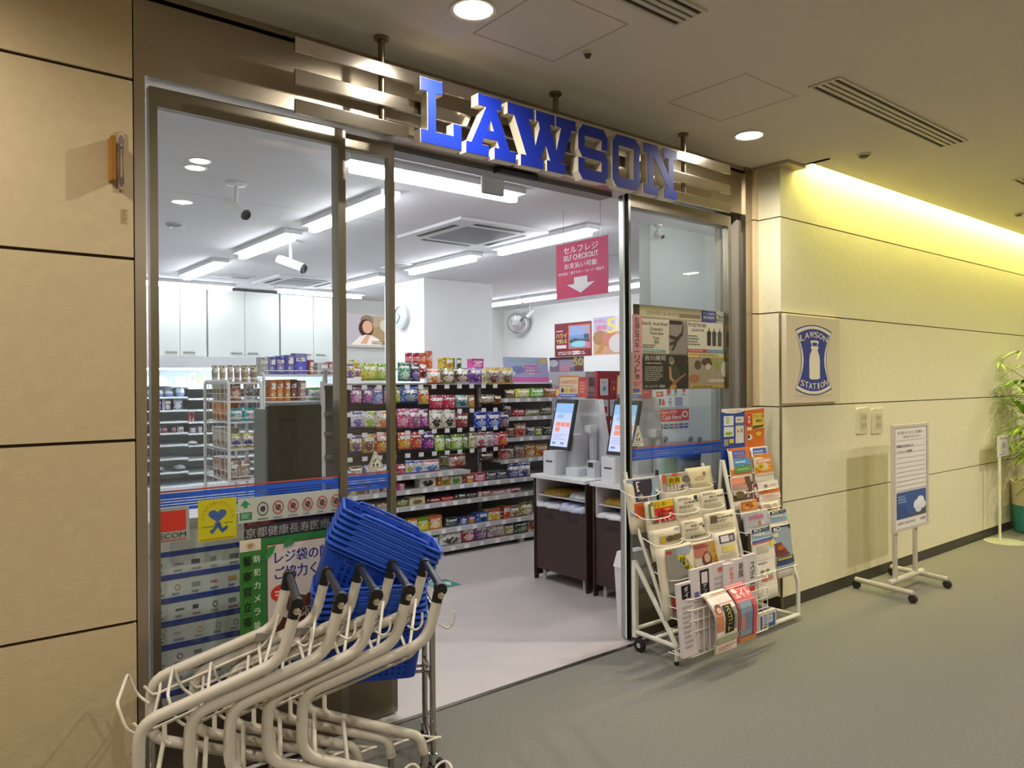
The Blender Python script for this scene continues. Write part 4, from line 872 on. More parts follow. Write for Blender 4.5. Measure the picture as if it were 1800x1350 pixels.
brochure((1356, 925, 1386, 921, 1005), 2.575, [('r', 0, 0, 1, 1, '9aa8b0'), ('r', 0, .88, 1, 1, '323c50'), ('t', '1', .10, .90, .18, .97, 'eef0f0'), ('o', .33, .94, .13, .042, .32, 'eef0f0'), ('t', '月号', .54, .92, .84, .96, 'b8c4cc'), ('e', .4, .80, .4, .05, 'd8d0b8'), ('r', 0, .30, 1, .62, '6a3c34'), ('e', .3, .5, .2, .06, 'b0582c'), ('e', .7, .42, .22, .07, '8a3a44'), ('e', .75, .62, .22, .07, '4a3a34'), ('r', 0, .1, 1, .28, '34406c'), ('r', .05, .22, .9, .26, 'c8b43a')], 'tall monthly magazine with a fruit picture, nearest the wall corner')
brochure((1320, 949, 1358, 944, 990), 2.565, [('r', 0, 0, 1, 1, 'e4dcd0'), ('r', 0, .86, 1, 1, '4a62a8'), ('r', 0, .80, .95, .86, 'c8584a'), ('r', .8, .55, .98, .8, 'dcc42e'), ('l', .15, .3, .85, .7, 4, 'b8aca0')], 'magazine with a blue and red top edge on the lower brochure rack')
brochure((1327.5, 985, 1360, 980, 1045), 2.545, [('r', 0, 0, 1, 1, 'e8e0d2'), ('l', .1, .84, .8, .94, 1, '8a8480'), ('e', .25, .64, .12, .05, '8a8078'), ('e', .55, .64, .12, .05, '8a8078'), ('e', .85, .66, .11, .06, 'd8883a'), ('t', '福袋', .12, .30, .8, .48, 'c8604e'), ('l', .1, .52, .9, .56, 1, 'f6f0e6')], 'white catalogue with red lettering on the lowest pocket')

# ================================================================== ON THE GLASS OF THE DOORS
def stuck(name, x0, y0, x1, y1, Y, art, label, cat, col='e8e6e0', t_=.0012, back=None):
    """a flat print fixed to the glass, from its photo corners (upper left, lower right)"""
    A, B = at(x0, y0, Y=Y), at(x1, y1, Y=Y)
    U = Vector((1, 0, 0)); w_ = B.x-A.x
    zb = at(x0, y1+(x1-x0)*0, Y=Y).z
    zb = B.z; h = A.z-B.z
    mb = MB(); mb.sheet((A.x, Y, B.z), U, (0, 0, 1), w_, h, art, t_, col, back); return mb.build(name, PRINT, label=label, cat=cat)
YG = Y1-.0058
stuck('security_sticker', 272, 895, 333, 948, YG, [('r', .04, .30, .90, .90, 'd8392c'), ('t', 'SECOM', -.01, .10, .90, .25, '3a3f44'), ('r', .02, .03, .90, .06, 'c84a3a'), ('l', .3, .33, .7, .38, 1, 'b8584c')], 'red and grey security company sticker on the door glass by the post', 'sticker', 'a7aaa2')
heart = [(.5+.24*math.sin(a)**3*1.0, .60+.018*(13*math.cos(a)-5*math.cos(2*a)-2*math.cos(3*a)-math.cos(4*a))*.62) for a in [2*PI*i/28 for i in range(28)]]
E = [('p', list(reversed(heart)), '3f5c98'), ('p', [(.44, .44), (.54, .40), (.50, .30), (.42, .22), (.36, .16), (.28, .24), (.40, .30)], '3f5c98'), ('p', [(.46, .42), (.56, .44), (.62, .28), (.76, .34), (.76, .26), (.62, .17), (.54, .26)], '354f88'), ('r', .1, .34, .40, .36, '7a8a2a'), ('r', .66, .40, .9, .42, '7a8a2a'), ('r', .05, .04, .95, .06, 'b87a1c')]
for i, ch in enumerate('こどもと女性にやさしいお店'):
    a = PI*.97-PI*.94*i/12; E.append(('t', ch, .5+.40*math.cos(a)-.028, .52+.40*math.sin(a)-.03, .5+.40*math.cos(a)+.028, .52+.40*math.sin(a)+.03, 'c0621c', a-PI/2))
stuck('heart_sticker', 348, 880, 416, 945, YG, E, 'yellow square sticker with a walking blue heart on the door glass', 'sticker', 'c3bd18')
E = [('p', [(.02, .70), (.06, .92), (.115, .72), (.085, .72), (.085, .60), (.05, .60), (.05, .70)], '2f8a5c'), ('r', .015, .12, .125, .42, '2f7d52'), ('l', .03, .17, .11, .38, 3, 'a8ccb4')]
for i, (c1, c2) in enumerate((('4a5a50', 0), ('b8463c', 1), ('b8463c', 1), ('b8463c', 1), ('b8463c', 1), ('b8463c', 1))):
    cx = .225+i*.143; E += [('o', cx, .50, .052, .28, .16, c1), ('e', cx, .50, .024, .12, '3a3c3a')]
    if c2: E.append(('p', [(cx-.036, .66), (cx-.030, .70), (cx+.036, .34), (cx+.030, .30)], c1))
    E.append(('l', cx-.05, .05, cx+.05, .14, 1, '6a706a'))
st = thing('rule_sticker', at(517, 900, Y=YG), 'long pale sticker strip of round prohibition signs on the door glass', 'sticker')
A, B = at(418, 877, Y=YG), at(600, 905, Y=YG)
A2 = at(418, 921, Y=YG)
MB().sheet((A.x, YG-.0005, A2.z), (1, 0, 0), (0, 0, 1), B.x-A.x, A.z-A2.z, E, .0012, 'b9beb4').build('printed_strip', PRINT, st)
A = at(429, 918, Y=2.985); A2 = at(429, 951, Y=2.985); B = at(606, 900, Y=2.985)
mb = MB(); mb.sheet((A.x, 2.985, A2.z), (1, 0, 0), (0, 0, 1), B.x-A.x, A.z-A2.z, [('r', 0, .74, .28, 1, 'b83434'), ('t', '地方独立行政法人', .03, .79, .25, .95, 'e8c8c4'), ('r', .28, .74, 1, 1, '5a2c2c'), ('r', 0, 0, 1, .74, '5a5254'), ('t', '東京都健康長寿医療センター', -.09, .10, 1.24, .64, 'e6e2dc')], .002, '8a3c38'); mb.build('name_banner', PRINT, label='dark banner lettered with a medical centre name behind the door glass', cat='banner')
E = [('r', 0, .905, 1, 1, 'ddd2bc'), ('r', 0, 0, 1, .905, '3f7d34')]
for k in range(20):
    a = 2*PI*k/20; E.append(('p', [(.5+.08*math.cos(a-.12), .952+.012*math.sin(a-.12)), (.5+.30*math.cos(a), .952+.034*math.sin(a)), (.5+.08*math.cos(a+.12), .952+.012*math.sin(a+.12))], 'a8803c'))
E += [('e', .5, .952, .10, .012, 'b08a44'), ('v', '警察官立寄り店', .14, .02, .54, .89, '16240f'), ('v', '防犯カメラ設置店', .64, .02, .94, .89, 'dfe4d2')]
A = at(421, 951, Y=YG); B = at(458.5, 951, Y=YG); zb = at(421, 1168, Y=YG).z
mb = MB(); mb.sheet((A.x, YG, zb), (1, 0, 0), (0, 0, 1), B.x-A.x, A.z-zb, E, .0012, '3f7d34'); mb.build('police_notice', PRINT, label='tall green notice with a gold star crest on the door glass', cat='sticker')
A = at(459, 947, Y=YG); B = at(640, 905, Y=YG); zb = at(459, 1150, Y=YG).z
E = [('r', .0, .0, 1, 1, '2f7a3c'), ('r', .045, .07, .955, .94, '7c3a26'), ('r', .055, .08, .945, .93, 'd9cdc4'), ('t', 'レジ袋の削減に', .12, .76, .86, .87, '2c2f8a'), ('t', 'ご協力ください', .12, .62, .86, .73, '2c2f8a'),
     ('e', .18, .50, .10, .075, 'd8392c'), ('p', [(.15, .44), (.20, .43), (.17, .38)], 'd8392c'), ('l', .12, .47, .24, .53, 2, 'f2d8b0'), ('e', .62, .53, .10, .075, 'd8392c'), ('l', .56, .50, .68, .56, 2, 'f2d8b0'),
     ('p', [(.06, .10), (.06, .26), (.16, .30), (.30, .24), (.50, .30), (.60, .26), (.58, .12), (.40, .08)], '5c3222'), ('e', .34, .37, .12, .085, '6a3c28'), ('e', .24, .43, .035, .03, '6a3c28'), ('e', .44, .43, .035, .03, '6a3c28'), ('e', .34, .345, .05, .035, 'c8a888'),
     ('e', .62, .36, .11, .08, '6a3c28'), ('e', .54, .42, .03, .03, '6a3c28'), ('e', .70, .42, .03, .03, '6a3c28'), ('e', .62, .335, .045, .03, 'c8a888'), ('r', .40, .18, .56, .34, 'e4e0dc'),
     ('p', [(.02, .80), (.10, .86), (.13, .93), (.06, .92)], '3a8a40'), ('p', [(.20, .90), (.30, .92), (.27, .97), (.21, .96)], '3a8a40'), ('p', [(.0, .0), (.14, .02), (.16, .12), (.05, .18)], '2f7a3c')]
mb = MB(); mb.sheet((A.x, YG, zb), (1, 0, 0), (0, 0, 1), B.x-A.x, A.z-zb, E, .0012, '2f7a3c'); mb.build('bag_poster', PRINT, label='green framed poster about shopping bags with two brown bears, partly behind the baskets', cat='poster')
def triangle(px, py, wpx, hpx, Y, label):
    A, B = at(px, py+hpx, Y=Y), at(px+wpx, py, Y=Y)
    mb = MB(); O = Vector((A.x, Y, A.z)); w_, h = B.x-A.x, B.z-A.z
    P = lambda u, v, d: O+Vector((u, -d, v))
    mb.prism([P(0, 0, 0), P(w_, 0, 0), P(w_, .12*h, 0), P(w_*.56, h, 0), P(w_*.44, h, 0), P(0, .12*h, 0)], [P(0, 0, -.001), P(w_, 0, -.001), P(w_, .12*h, -.001), P(w_*.56, h, -.001), P(w_*.44, h, -.001), P(0, .12*h, -.001)], 'd8d4ca')
    mb.art(P, w_, h, [('p', [(.06, .17), (.94, .17), (.54, .93), (.46, .93)], '8a8a80'), ('p', [(.13, .20), (.87, .20), (.52, .88), (.48, .88)], 'd8d4c2'), ('p', [(.38, .42), (.58, .62), (.54, .70), (.34, .50)], '55564e'), ('r', .32, .25, .44, .40, '55564e'), ('r', .54, .25, .66, .40, '55564e'), ('l', .1, .03, .9, .12, 1, '9a9688')], .0006)
    return mb.build('caution_sticker', PRINT, label=label, cat='sticker')
triangle(645, 793, 30, 37, Y2-.0065, 'triangular caution sticker on the glass panel beside the baskets')
triangle(1112, 748, 19, 37, YG, 'triangular caution sticker on the glass next to the black door edge')
# concert poster and ski pass strip hung inside the right-hand glass
A = at(1113, 531, Y=2.985); B = at(1274, 545, Y=2.985); zb = at(1190, 684, Y=2.985).z
E = [('r', 0, .85, .90, 1, '9c9078'), ('r', 0, .85, .06, 1, '4a3c2a'), ('r', .06, .86, .72, .995, 'cbbf9c'), ('t', 'スパークス・コーネリアス', .13, .885, .46, .935, '5a4a2a'), ('r', .47, .88, .71, .93, '8a7c66'), ('r', .72, .85, .89, .995, '3f4486'), ('t', 'チケット発売中', .74, .94, .87, .975, 'c4c4dc'), ('t', '先行受付', .74, .89, .87, .925, 'e4e4ec'), ('o', .91, .92, .025, .042, .25, '3f4a6a'), ('l', .93, .88, .99, .95, 2, '7aa0a8'),
     ('r', .08, .43, .36, .84, 'd6cdb8'), ('t', 'back number', .085, .765, .35, .81, '3a3632'), ('t', 'Grateful', .16, .70, .29, .745, '6a6456'), ('t', 'Yesterdays', .155, .645, .30, .69, '6a6456'), ('t', 'Tour', .19, .595, .26, .635, '6a6456'), ('t', '2024', .20, .55, .25, .585, '6a6456'), ('l', .09, .49, .27, .54, 2, '7a7466'), ('r', .09, .445, .32, .475, '7a98a0'), ('l', .1, .45, .3, .47, 1, 'c8d8d8'),
     ('r', .36, .43, .545, .84, '8f857e'), ('r', .36, .79, .50, .84, '2e2824'), ('p', [(.36, .66), (.44, .64), (.49, .70), (.50, .79), (.515, .79), (.505, .67), (.46, .60), (.42, .55), (.36, .53), (.36, .56), (.42, .60), (.36, .62)], '3c332e'), ('p', [(.42, .57), (.44, .56), (.40, .47), (.38, .48)], '3c332e'),
     ('r', .555, .50, .97, .84, 'd9d1c0'), ('t', 'TM NETWORK', .56, .775, .77, .825, '26241f'), ('t', 'QUANTUM', .60, .715, .74, .755, '4a463c'), ('l', .56, .54, .71, .68, 4, '6c675c')]
for cx in (.80, .86, .925): E += [('r', cx-.022, .55, cx+.022, .73, '2a2726'), ('e', cx, .755, .012, .02, '9a8a7c'), ('e', cx, .70, .026, .04, '2a2726')]
E += [('r', .555, .46, .77, .50, 'c04a42'), ('r', .77, .46, .97, .50, '6c98b4'), ('l', .57, .47, .76, .49, 1, 'eac8c0'), ('r', .555, .395, .97, .455, 'dcc88c'), ('r', .565, .415, .66, .445, 'd89a4a'), ('l', .67, .405, .95, .445, 2, '8a7a52'),
      ('r', .085, .005, .545, .415, '211d1b'), ('t', '吉川晃司', .10, .345, .31, .405, 'd8d2c8'), ('l', .11, .30, .30, .325, 1, 'b8b0a4'), ('l', .10, .10, .31, .28, 8, 'a8a095'), ('t', 'ホールツアー開催', .10, .02, .30, .055, 'd0c8bc'), ('e', .375, .345, .028, .045, 'b89478'), ('e', .368, .365, .03, .035, '7a7068'), ('p', [(.35, .29), (.42, .30), (.46, .21), (.47, .09), (.37, .09), (.355, .2)], '3a3a30'), ('p', [(.345, .28), (.365, .27), (.375, .14), (.43, .08), (.42, .06), (.35, .12)], 'b88a6a'), ('p', [(.345, .01), (.40, .06), (.52, .17), (.53, .19), (.52, .20), (.38, .08)], '8a6a48'), ('p', [(.345, .005), (.36, .04), (.41, .06), (.43, .03), (.40, .005)], 'cc8e2c'),
      ('r', .555, .005, .975, .39, 'a89880'), ('e', .66, .30, .04, .06, '5a4a3a'), ('e', .77, .34, .07, .05, '5a3c2a'), ('e', .78, .28, .03, .04, 'd8c8b0'), ('p', [(.80, .39), (.97, .39), (.97, .2), (.86, .25)], '9c9a50'), ('e', .93, .28, .05, .07, '8a9a50'), ('e', .62, .13, .06, .05, 'b06a48'), ('r', .78, .08, .97, .12, 'c8c0b0'), ('e', .97, .25, .04, .1, 'd8d4c8'), ('r', .57, .01, .975, .045, 'c8a012'), ('l', .6, .015, .95, .04, 1, '6a5410')]
mb = MB(); mb.sheet((A.x, 2.985, zb), (1, 0, 0), (0, 0, 1), B.x-A.x, A.z-zb-.01, E, .0015, 'b4ab98'); mb.build('concert_poster', PRINT, label='large poster of concert adverts hung behind the glass beside the doorway', cat='poster')
A = at(1113, 552, Y=2.98); B = at(1124, 552, Y=2.98); zb = at(1113, 690, Y=2.98).z
mb = MB(); mb.sheet((A.x-.006, 2.982, zb), (1, 0, 0), (0, 0, 1), B.x-A.x+.03, A.z-zb, [('v', 'お得なスキーリフト券', .12, .16, .86, .97, '3a2c2c'), ('l', .1, .08, .9, .14, 2, 'b85a60'), ('r', .05, .005, .7, .05, '4a6ac0')], .0012, 'dc9aa0'); mb.build('ski_pass_strip', PRINT, label='narrow pink strip of upright lettering along the edge of the concert poster', cat='sticker')
SMOOTH = mat('smooth_dark_plastic', .4)

# ================================================================== INSIDE THE SHOP: ceiling
def tube_light(x0, x1, y0, y1, label, dirx=False, store={}):
    k = dirx; cx, cy = (x0+x1)/2, (y0+y1)/2
    if k not in store:
        t = thing('tube_light', (cx, cy, SHOPC), label, 'ceiling light', 'shop tube lights')
        hl = .625; w0, w1 = .075, .036
        def bx(mb, a, l_, z0, z1, col, r=None):
            X = (cx-l_, cx+l_, cy-a, cy+a) if dirx else (cx-a, cx+a, cy-l_, cy+l_)
            if r: mb.rbox(*X, z0, z1, r, col, 'z', 5)
            else: mb.box(*X, z0, z1, col)
            return mb
        bx(MB(), w0, hl+.02, SHOPC-.04, SHOPC-.001, 'e2e2e6').build('housing', PAINT, t)
        bx(MB(), w1, hl-.01, SHOPC-.085, SHOPC-.0405, 'ffffff', .034).build('diffuser', TUBE_GLOW, t)
        store[k] = t; return t
    return dup(store[k], (cx, cy, SHOPC), None, label)
a = at(598, 303, Z=2.72); b = at(902, 352, Z=2.72)
tube_light(2.0, 3.2, 3.92, 3.92, 'tube light just inside the opening, lying along the shopfront', True)
tube_light(4.36, 5.6, 3.34, 3.34, 'tube light over the cash machine, behind the header beside the doorway', True)  # unseen tube, added to light the cash machine and the partition
for i, (y, nm) in enumerate(((5.08, 'near'), (6.70, 'middle'), (8.55, 'far'))):
    tube_light(2.55, 2.55, y, y, 'tube light, %s one of the row running inward over the left-hand racks' % nm)
    tube_light(4.42, 4.42, y-.05, y-.05, 'tube light, %s one of the row running inward beside the column' % nm)
tube_light(2.70, 2.70, 9.88, 9.88, 'tube light across the ceiling before the wall cabinets, end above the chiller', True)
tube_light(4.49, 4.49, 9.74, 9.74, 'tube light across the ceiling before the wall cabinets, end by the screen', True)
for y, nm in ((5.45, 'nearest the doors'), (6.85, 'second from the doors'), (8.15, 'third from the doors'), (9.46, 'farthest in')):
    tube_light(7.33, 7.33, y, y, 'tube light of the row along the poster wall, '+nm)
def cassette(x0, x1, y0, y1, label):
    t = thing('ac_cassette', ((x0+x1)/2, (y0+y1)/2, SHOPC), label, 'air conditioner', 'ceiling air conditioners')
    z = SHOPC-.025; xm, ym = (x0+x1)/2, (y0+y1)/2
    MB().box(x0, x1, y0, y1, z, SHOPC-.001, 'd8d8da').build('panel', ROOM, t)
    MB().box(x0+.2, x1-.2, y0+.2, y1-.2, z-.004, z-.0005, '78787c').build('grille', ROOM, t)
    for q in ((x0+.2, x1-.2, y0+.07, y0+.12), (x0+.2, x1-.2, y1-.12, y1-.07), (x0+.07, x0+.12, y0+.2, y1-.2), (x1-.12, x1-.07, y0+.2, y1-.2)): MB().box(*q, z-.002, z-.0005, '141416').build('air_slot', ROOM, t)
cassette(3.38, 4.30, 4.80, 5.78, 'square ceiling air conditioner between the two inward rows of tube lights')
cassette(3.45, 4.30, 8.62, 9.52, 'square ceiling air conditioner far back over the snack shelves')
def shop_vent(x0, x1, y0, y1, label):
    t = thing('shop_vent', ((x0+x1)/2, (y0+y1)/2, SHOPC), label, 'vent')
    MB().box(x0, x1, y0, y1, SHOPC-.012, SHOPC-.001, 'd0d0d2').build('vent_frame', PAINT, t); MB().box(x0+.04, x1-.04, y0+.04, y1-.04, SHOPC-.015, SHOPC-.0125, '8c8c90').build('vent_grille', PAINT, t)
p = at(710, 469, Z=2.79); shop_vent(p.x-.2, p.x+.16, p.y-.2, p.y+.2, 'square ceiling grille seen behind the closing edge of the glass panel')
p = at(400, 486, Z=2.79); shop_vent(p.x-.3, p.x+.3, p.y-.12, p.y+.12, 'small ceiling grille over the front of the chiller')
def camera_at(px, py, Zm, d, label, s=1.0):
    p = at(px, py, Z=Zm); t = thing('security_camera', (p.x, p.y, SHOPC), label, 'security camera')
    MB().lathe([(.055*s, 0), (.055*s, -.012), (.02*s, -.02)], (p.x, p.y, SHOPC-.001), 'dcdcdc', 20).build('mount_plate', PLASTIC, t)
    D = Vector(d).normalized(); q = Vector((p.x, p.y, SHOPC-.11*s))
    MB().tube([(p.x, p.y, SHOPC-.01), tuple(q)], .010*s, 'cfd0d0', 8).build('arm', PLASTIC, t)
    MB().lathe([(.001, -.09*s), (.028*s, -.09*s), (.032*s, -.07*s), (.032*s, .09*s), (.026*s, .10*s), (.001, .095*s)], q-Vector((0, 0, .03*s)), 'e2e2e2', 18, tuple(D), cols=['e2e2e2', 'e2e2e2', 'e2e2e2', '48484c', '26262a']).build('camera_body', PLASTIC, t)
camera_at(415, 322, SHOPC, (.3, -.75, -.5), 'white security camera on the ceiling seen through the tall glass panel', 1.15)
camera_at(511, 424, SHOPC, (.55, -.75, -.35), 'white security camera hanging by the tube lights over the racks', 1.5)
camera_at(1157, 395, SHOPC, (0, -1, -.5), 'dark looking security camera behind the glass above the concert poster', .6)
p = at(346, 287, Z=SHOPC)
for dx, dy, lb in ((0, 0, 'nearer of the pair'), (.02, .16, 'farther of the pair')):
    t = thing('shop_downlight', (p.x+dx, p.y-.06+dy, SHOPC), 'small round downlight in the shop ceiling, '+lb, 'ceiling light', 'shop downlights')
    MB().lathe([(.055, -.003), (.066, -.005), (.068, 0)], (p.x+dx, p.y-.06+dy, SHOPC), 'e0e0e0', 20, cap=False).build('trim_ring', PAINT, t); MB().lathe([(0, -.002), (.055, -.002)], (p.x+dx, p.y-.06+dy, SHOPC), 'ffffff', 20, cap=False).build('lens', glow('shop_downlight_lens', (1, .98, .95, 1), 6), t)
p = at(307, 393, Z=SHOPC); t = thing('shop_smoke_detector', tuple(p), 'round smoke detector on the shop ceiling near the door post', 'detector')
MB().lathe([(.07, 0), (.07, -.012), (.045, -.03), (.001, -.034)], p, 'd2d2d2', 20, cols=['d2d2d2', '9a9a9a', '6a6a6a']).build('housing', PLASTIC, t)
t = thing('hanging_box', (2.61, 3.40, 2.575), 'plain white box hanging from the ceiling over the opening', 'ceiling box')
MB().rbox(2.535, 2.695, 3.385, 3.41, 2.575, SHOPC-.001, .012, 'd4d5d3', 'z').build('box_body', PAINT, t); MB().box(2.545, 2.685, 3.387, 3.408, 2.571, 2.5745, 'b4b5b4').build('bottom_cover', PAINT, t)

# hanging pink sign
t = thing('hanging_sign', (3.9, 4.0, 2.13), 'pink hanging self checkout sign with a white arrow over the checkouts', 'sign')
y0, y1, z0, z1 = 3.725, 4.27, 2.133, 2.547
E = [('t', 'セルフレジ', .15, .81, .82, .93, 'f4eef0'), ('t', 'SELF CHECKOUT', .15, .68, .82, .775, 'f4eef0'), ('t', 'お支払い可能', .17, .53, .80, .63, 'f4eef0'), ('t', 'PAYABLE・電子マネー・カード・現金可', .05, .42, .93, .48, 'f0dce2'), ('p', [(.36, .36), (.62, .36), (.62, .24), (.76, .24), (.49, .07), (.22, .24), (.36, .24)], 'ece8ea')]
MB().sheet((3.898, y1, z0), (0, -1, 0), (0, 0, 1), y1-y0, z1-z0, E, .004, 'c63a62').build('sign_board', PRINT, t)
for y in (3.80, 4.19): MB().tube([(3.90, y, z1-.005), (3.90, y, SHOPC)], .0016, '8a8a8e', 6).build('hanging_wire', CHROME, t)

# ------------------------------------------------------------------ walls: cabinets, chiller, screen, clock, mirror, posters
YC = 10.2
for i, (pa, pb) in enumerate(((180, 272-5), (268, 364), (366, 491.5), (493.5, 606))):
    xa_, xb_ = at(pa, 628, Y=YC).x, at(pb, 628, Y=YC).x
    t = thing('wall_cabinet', ((xa_+xb_)/2, 10.4, 1.85), 'white wall cabinet above the chiller, '+('at the post end', 'second from the door post', 'in the middle of the row', 'next to the lit screen')[i], 'cabinet', 'white wall cabinets')
    MB().box(xa_+.001, xb_-.001, YC+.022, 10.598, 1.85, 2.76, 'd4d6d4').build('body', PAINT, t)
    xm = (xa_+xb_)/2
    for a, b, hx in ((xa_+.004, xm-.003, xm-.11), (xm+.003, xb_-.004, xm+.11)):
        d = MB().box(a, b, YC, YC+.021, 1.855, 2.755, 'c8ccc8').build('door', PAINT, t)
        MB().box(hx-.07, hx+.07, YC-.012, YC-.0005, 1.905, 1.925, '9c9c98').build('handle', STEEL, d)
fx0, fx1, fm = 1.75, 5.05, at(331, 700, Y=9.7).x
t = thing('open_chiller', ((fx0+fx1)/2, 10.1, 0), 'white open chiller with lit shelves under the wall cabinets', 'chiller')
MB().box(fx0, fx1, 10.42, 10.59, 0, 1.845, 'ecf3f6').build('back_panel', PAINT, t)
MB().box(fx0, fx1, 9.55, 10.42, 0, .27, 'd6dcde').build('base_tub', PAINT, t)
MB().box(fx0, fx1, 9.60, 10.42, 1.70, 1.845, 'dde3e6').build('canopy', PAINT, t)
MB().box(fx0+.05, fx1-.05, 9.615, 9.665, 1.68, 1.698, 'ffffff').build('lamp_strip', glow('chiller_lamp', (.82, .91, 1, 1), 34), t)
ZL = [at(300, y, Y=9.7).z for y in (676, 697.6, 721, 741, 761, 782, 806, 830)]; ZR = [at(360, y, Y=9.7).z for y in (681, 700, 720, 741, 761, 782, 806, 830)]
for z in ZL: MB().box(fx0+.01, fm-.01, 9.68, 10.419, z-.02, z, 'e8f0f4').build('shelf', PAINT, t)
for z in ZR: MB().box(fm+.01, fx1-.01, 9.72, 10.419, z-.02, z, 'e8f0f4').build('shelf', PAINT, t)
p = at(608, 553, Y=10.5); q = at(690, 608, Y=10.5)
t = thing('wall_screen', ((p.x+q.x)/2, 10.55, q.z), 'lit advertising screen with a woman in white on the back wall', 'screen')
MB().box(p.x-.03, q.x+.03, 10.52, 10.598, q.z-.03, p.z+.03, 'e0ddd6').build('bezel', PLASTIC, t)
MB().sheet((p.x, 10.512, q.z), (1, 0, 0), (0, 0, 1), q.x-p.x, p.z-q.z, [('r', 0, 0, .34, 1, 'b9b2bc'), ('r', .5, 0, 1, 1, 'b0a088'), ('e', .72, .35, .22, .3, 'a88f6c'), ('e', .85, .7, .12, .22, 'cfc8b8'), ('e', .45, .85, .14, .18, '8a7a6a'), ('e', .43, .58, .16, .30, '4a3430'), ('e', .46, .62, .11, .22, 'dca890'), ('p', [(.10, .0), (.28, .28), (.42, .36), (.54, .34), (.70, .22), (.78, .0)], 'eadfd8'), ('p', [(.30, .05), (.44, .36), (.52, .34), (.44, .04)], 'd8a890'), ('r', .56, .04, .88, .14, '8a6a58'), ('l', .58, .05, .86, .13, 1, 'e8dcd0')], .004, 'c8bcb4').build('picture', SCREEN, t)
t = thing('wall_clock', (4.97, 8.40, 2.2), 'round white rimmed clock on the side of the shop column', 'clock')
c = (cx0-.001, 8.40, 2.355)
MB().lathe([(.165, 0), (.165, .05), (.13, .065), (.125, .05)], c, 'c9cdd2', 28, (-1, 0, 0), cap=False).build('clock_rim', PLASTIC, t)
MB().lathe([(.001, .046), (.126, .046)], c, 'b4c4c2', 28, (-1, 0, 0), cap=False).build('dial', PLASTIC, t)
for a, l in ((.9, .08), (2.4, .11)): MB().tube([(c[0]-.05, 8.40, 2.355), (c[0]-.05, 8.40+l*math.sin(a), 2.355+l*math.cos(a))], .004, '4a5a5c', 5).build('hand', PLASTIC, t)
t = thing('convex_mirror', (8.2, 10.1, 2.3), 'round convex shop mirror on the poster wall', 'mirror')
p = at(910, 568, X=8.2); ax_ = Vector((-.75, -.55, -.35)).normalized()
MB().lathe([(.001, .07), (.08, .062), (.15, .04), (.19, .0)], p, 'e8e8ea', 24, tuple(ax_)).build('mirror_dome', CHROME, t)
MB().lathe([(.185, -.01), (.205, -.01), (.205, .012), (.185, .012)], p, 'b8bcc0', 24, tuple(ax_), cap=False).build('mirror_rim', PLASTIC, t)
MB().tube([tuple(p-ax_*.02), (8.399, p.y, p.z+.02)], .02, 'c8c8ca', 8).build('bracket', PLASTIC, t)
t = thing('security_camera', (8.25, 9.7, SHOPC), 'white security camera beside the round mirror', 'security camera')
p2 = at(932, 552, X=8.1)
MB().tube([(8.1, p2.y, SHOPC-.001), tuple(p2)], .012, 'd0d0d0', 8).build('arm', PLASTIC, t); MB().lathe([(.001, -.09), (.035, -.09), (.035, .09), (.001, .09)], p2, 'e0e0e0', 16, (-.6, .3, -.6), cols=['e0e0e0', 'e0e0e0', '3a3a3e']).build('camera_body', PLASTIC, t)
def wall_poster(x0, y0, x1, y1, X, art, label, col):
    A, B = at(x0, y0, X=X), at(x1, y1, X=X); zb = at(x0, y1, X=X).z
    mb = MB(); mb.sheet((X, A.y, min(B.z, zb)), (0, -1, 0), (0, 0, 1), A.y-B.y, A.z-min(B.z, zb), art, .003, col); return mb.build('wall_poster', PRINT, label=label, cat='poster', group='posters on the far shop wall')
wall_poster(975, 570, 1040, 625, 8.395, [('r', 0, 0, 1, 1, '7a2630'), ('r', .38, .22, .98, .93, 'cc6a4a'), ('r', .41, .26, .95, .89, '6f94c8'), ('r', .41, .62, .95, .89, '8fa4d0'), ('p', [(.41, .48), (.55, .54), (.75, .50), (.95, .52), (.95, .40), (.41, .40)], '4a5260'), ('e', .68, .36, .22, .09, '8fd0d8'), ('r', .78, .68, .94, .85, 'a89ab0'), ('r', .80, .52, .93, .64, '4a4a58'), ('e', .88, .35, .05, .06, 'e86a8a'), ('t', 'ハワイ', .04, .56, .34, .70, 'e8dc8a'), ('t', 'で当たる', .04, .40, .34, .53, 'e8dc8a'), ('l', .05, .74, .33, .80, 1, 'e8e0e0'), ('r', .05, .25, .33, .35, 'e0d4d4'), ('l', .1, .05, .9, .16, 2, 'd8c8c8'), ('t', '280', .50, .05, .68, .17, 'f4ecec')], 'dark red framed sea view poster on the far shop wall', '7a2630')
wall_poster(1043, 559, 1108, 621, 8.395, [('r', 0, .6, .6, 1, 'b9b4d0'), ('r', 0, .0, 1, .6, 'c89a7a'), ('e', .18, .45, .2, .2, 'a87a52'), ('e', .45, .42, .2, .22, 'c07a68'), ('e', .65, .28, .22, .24, 'cfc8c4'), ('t', '50', .38, .56, .98, .95, 'e8d868'), ('t', 'お得な', .04, .84, .35, .95, 'd86a9a'), ('t', '週間', .08, .66, .36, .78, 'd84a5a'), ('p', [(.05, .05), (.25, .3), (.35, .26), (.2, .02)], 'b8864a'), ('r', .8, .03, .95, .08, 'c83a3a')], 'pale food poster with a big yellow number fifty on the far shop wall', 'd8cfd8')
p = at(966, 656, X=7.0); A, B = at(966, 629, X=7.2), at(1026, 653, X=7.2)
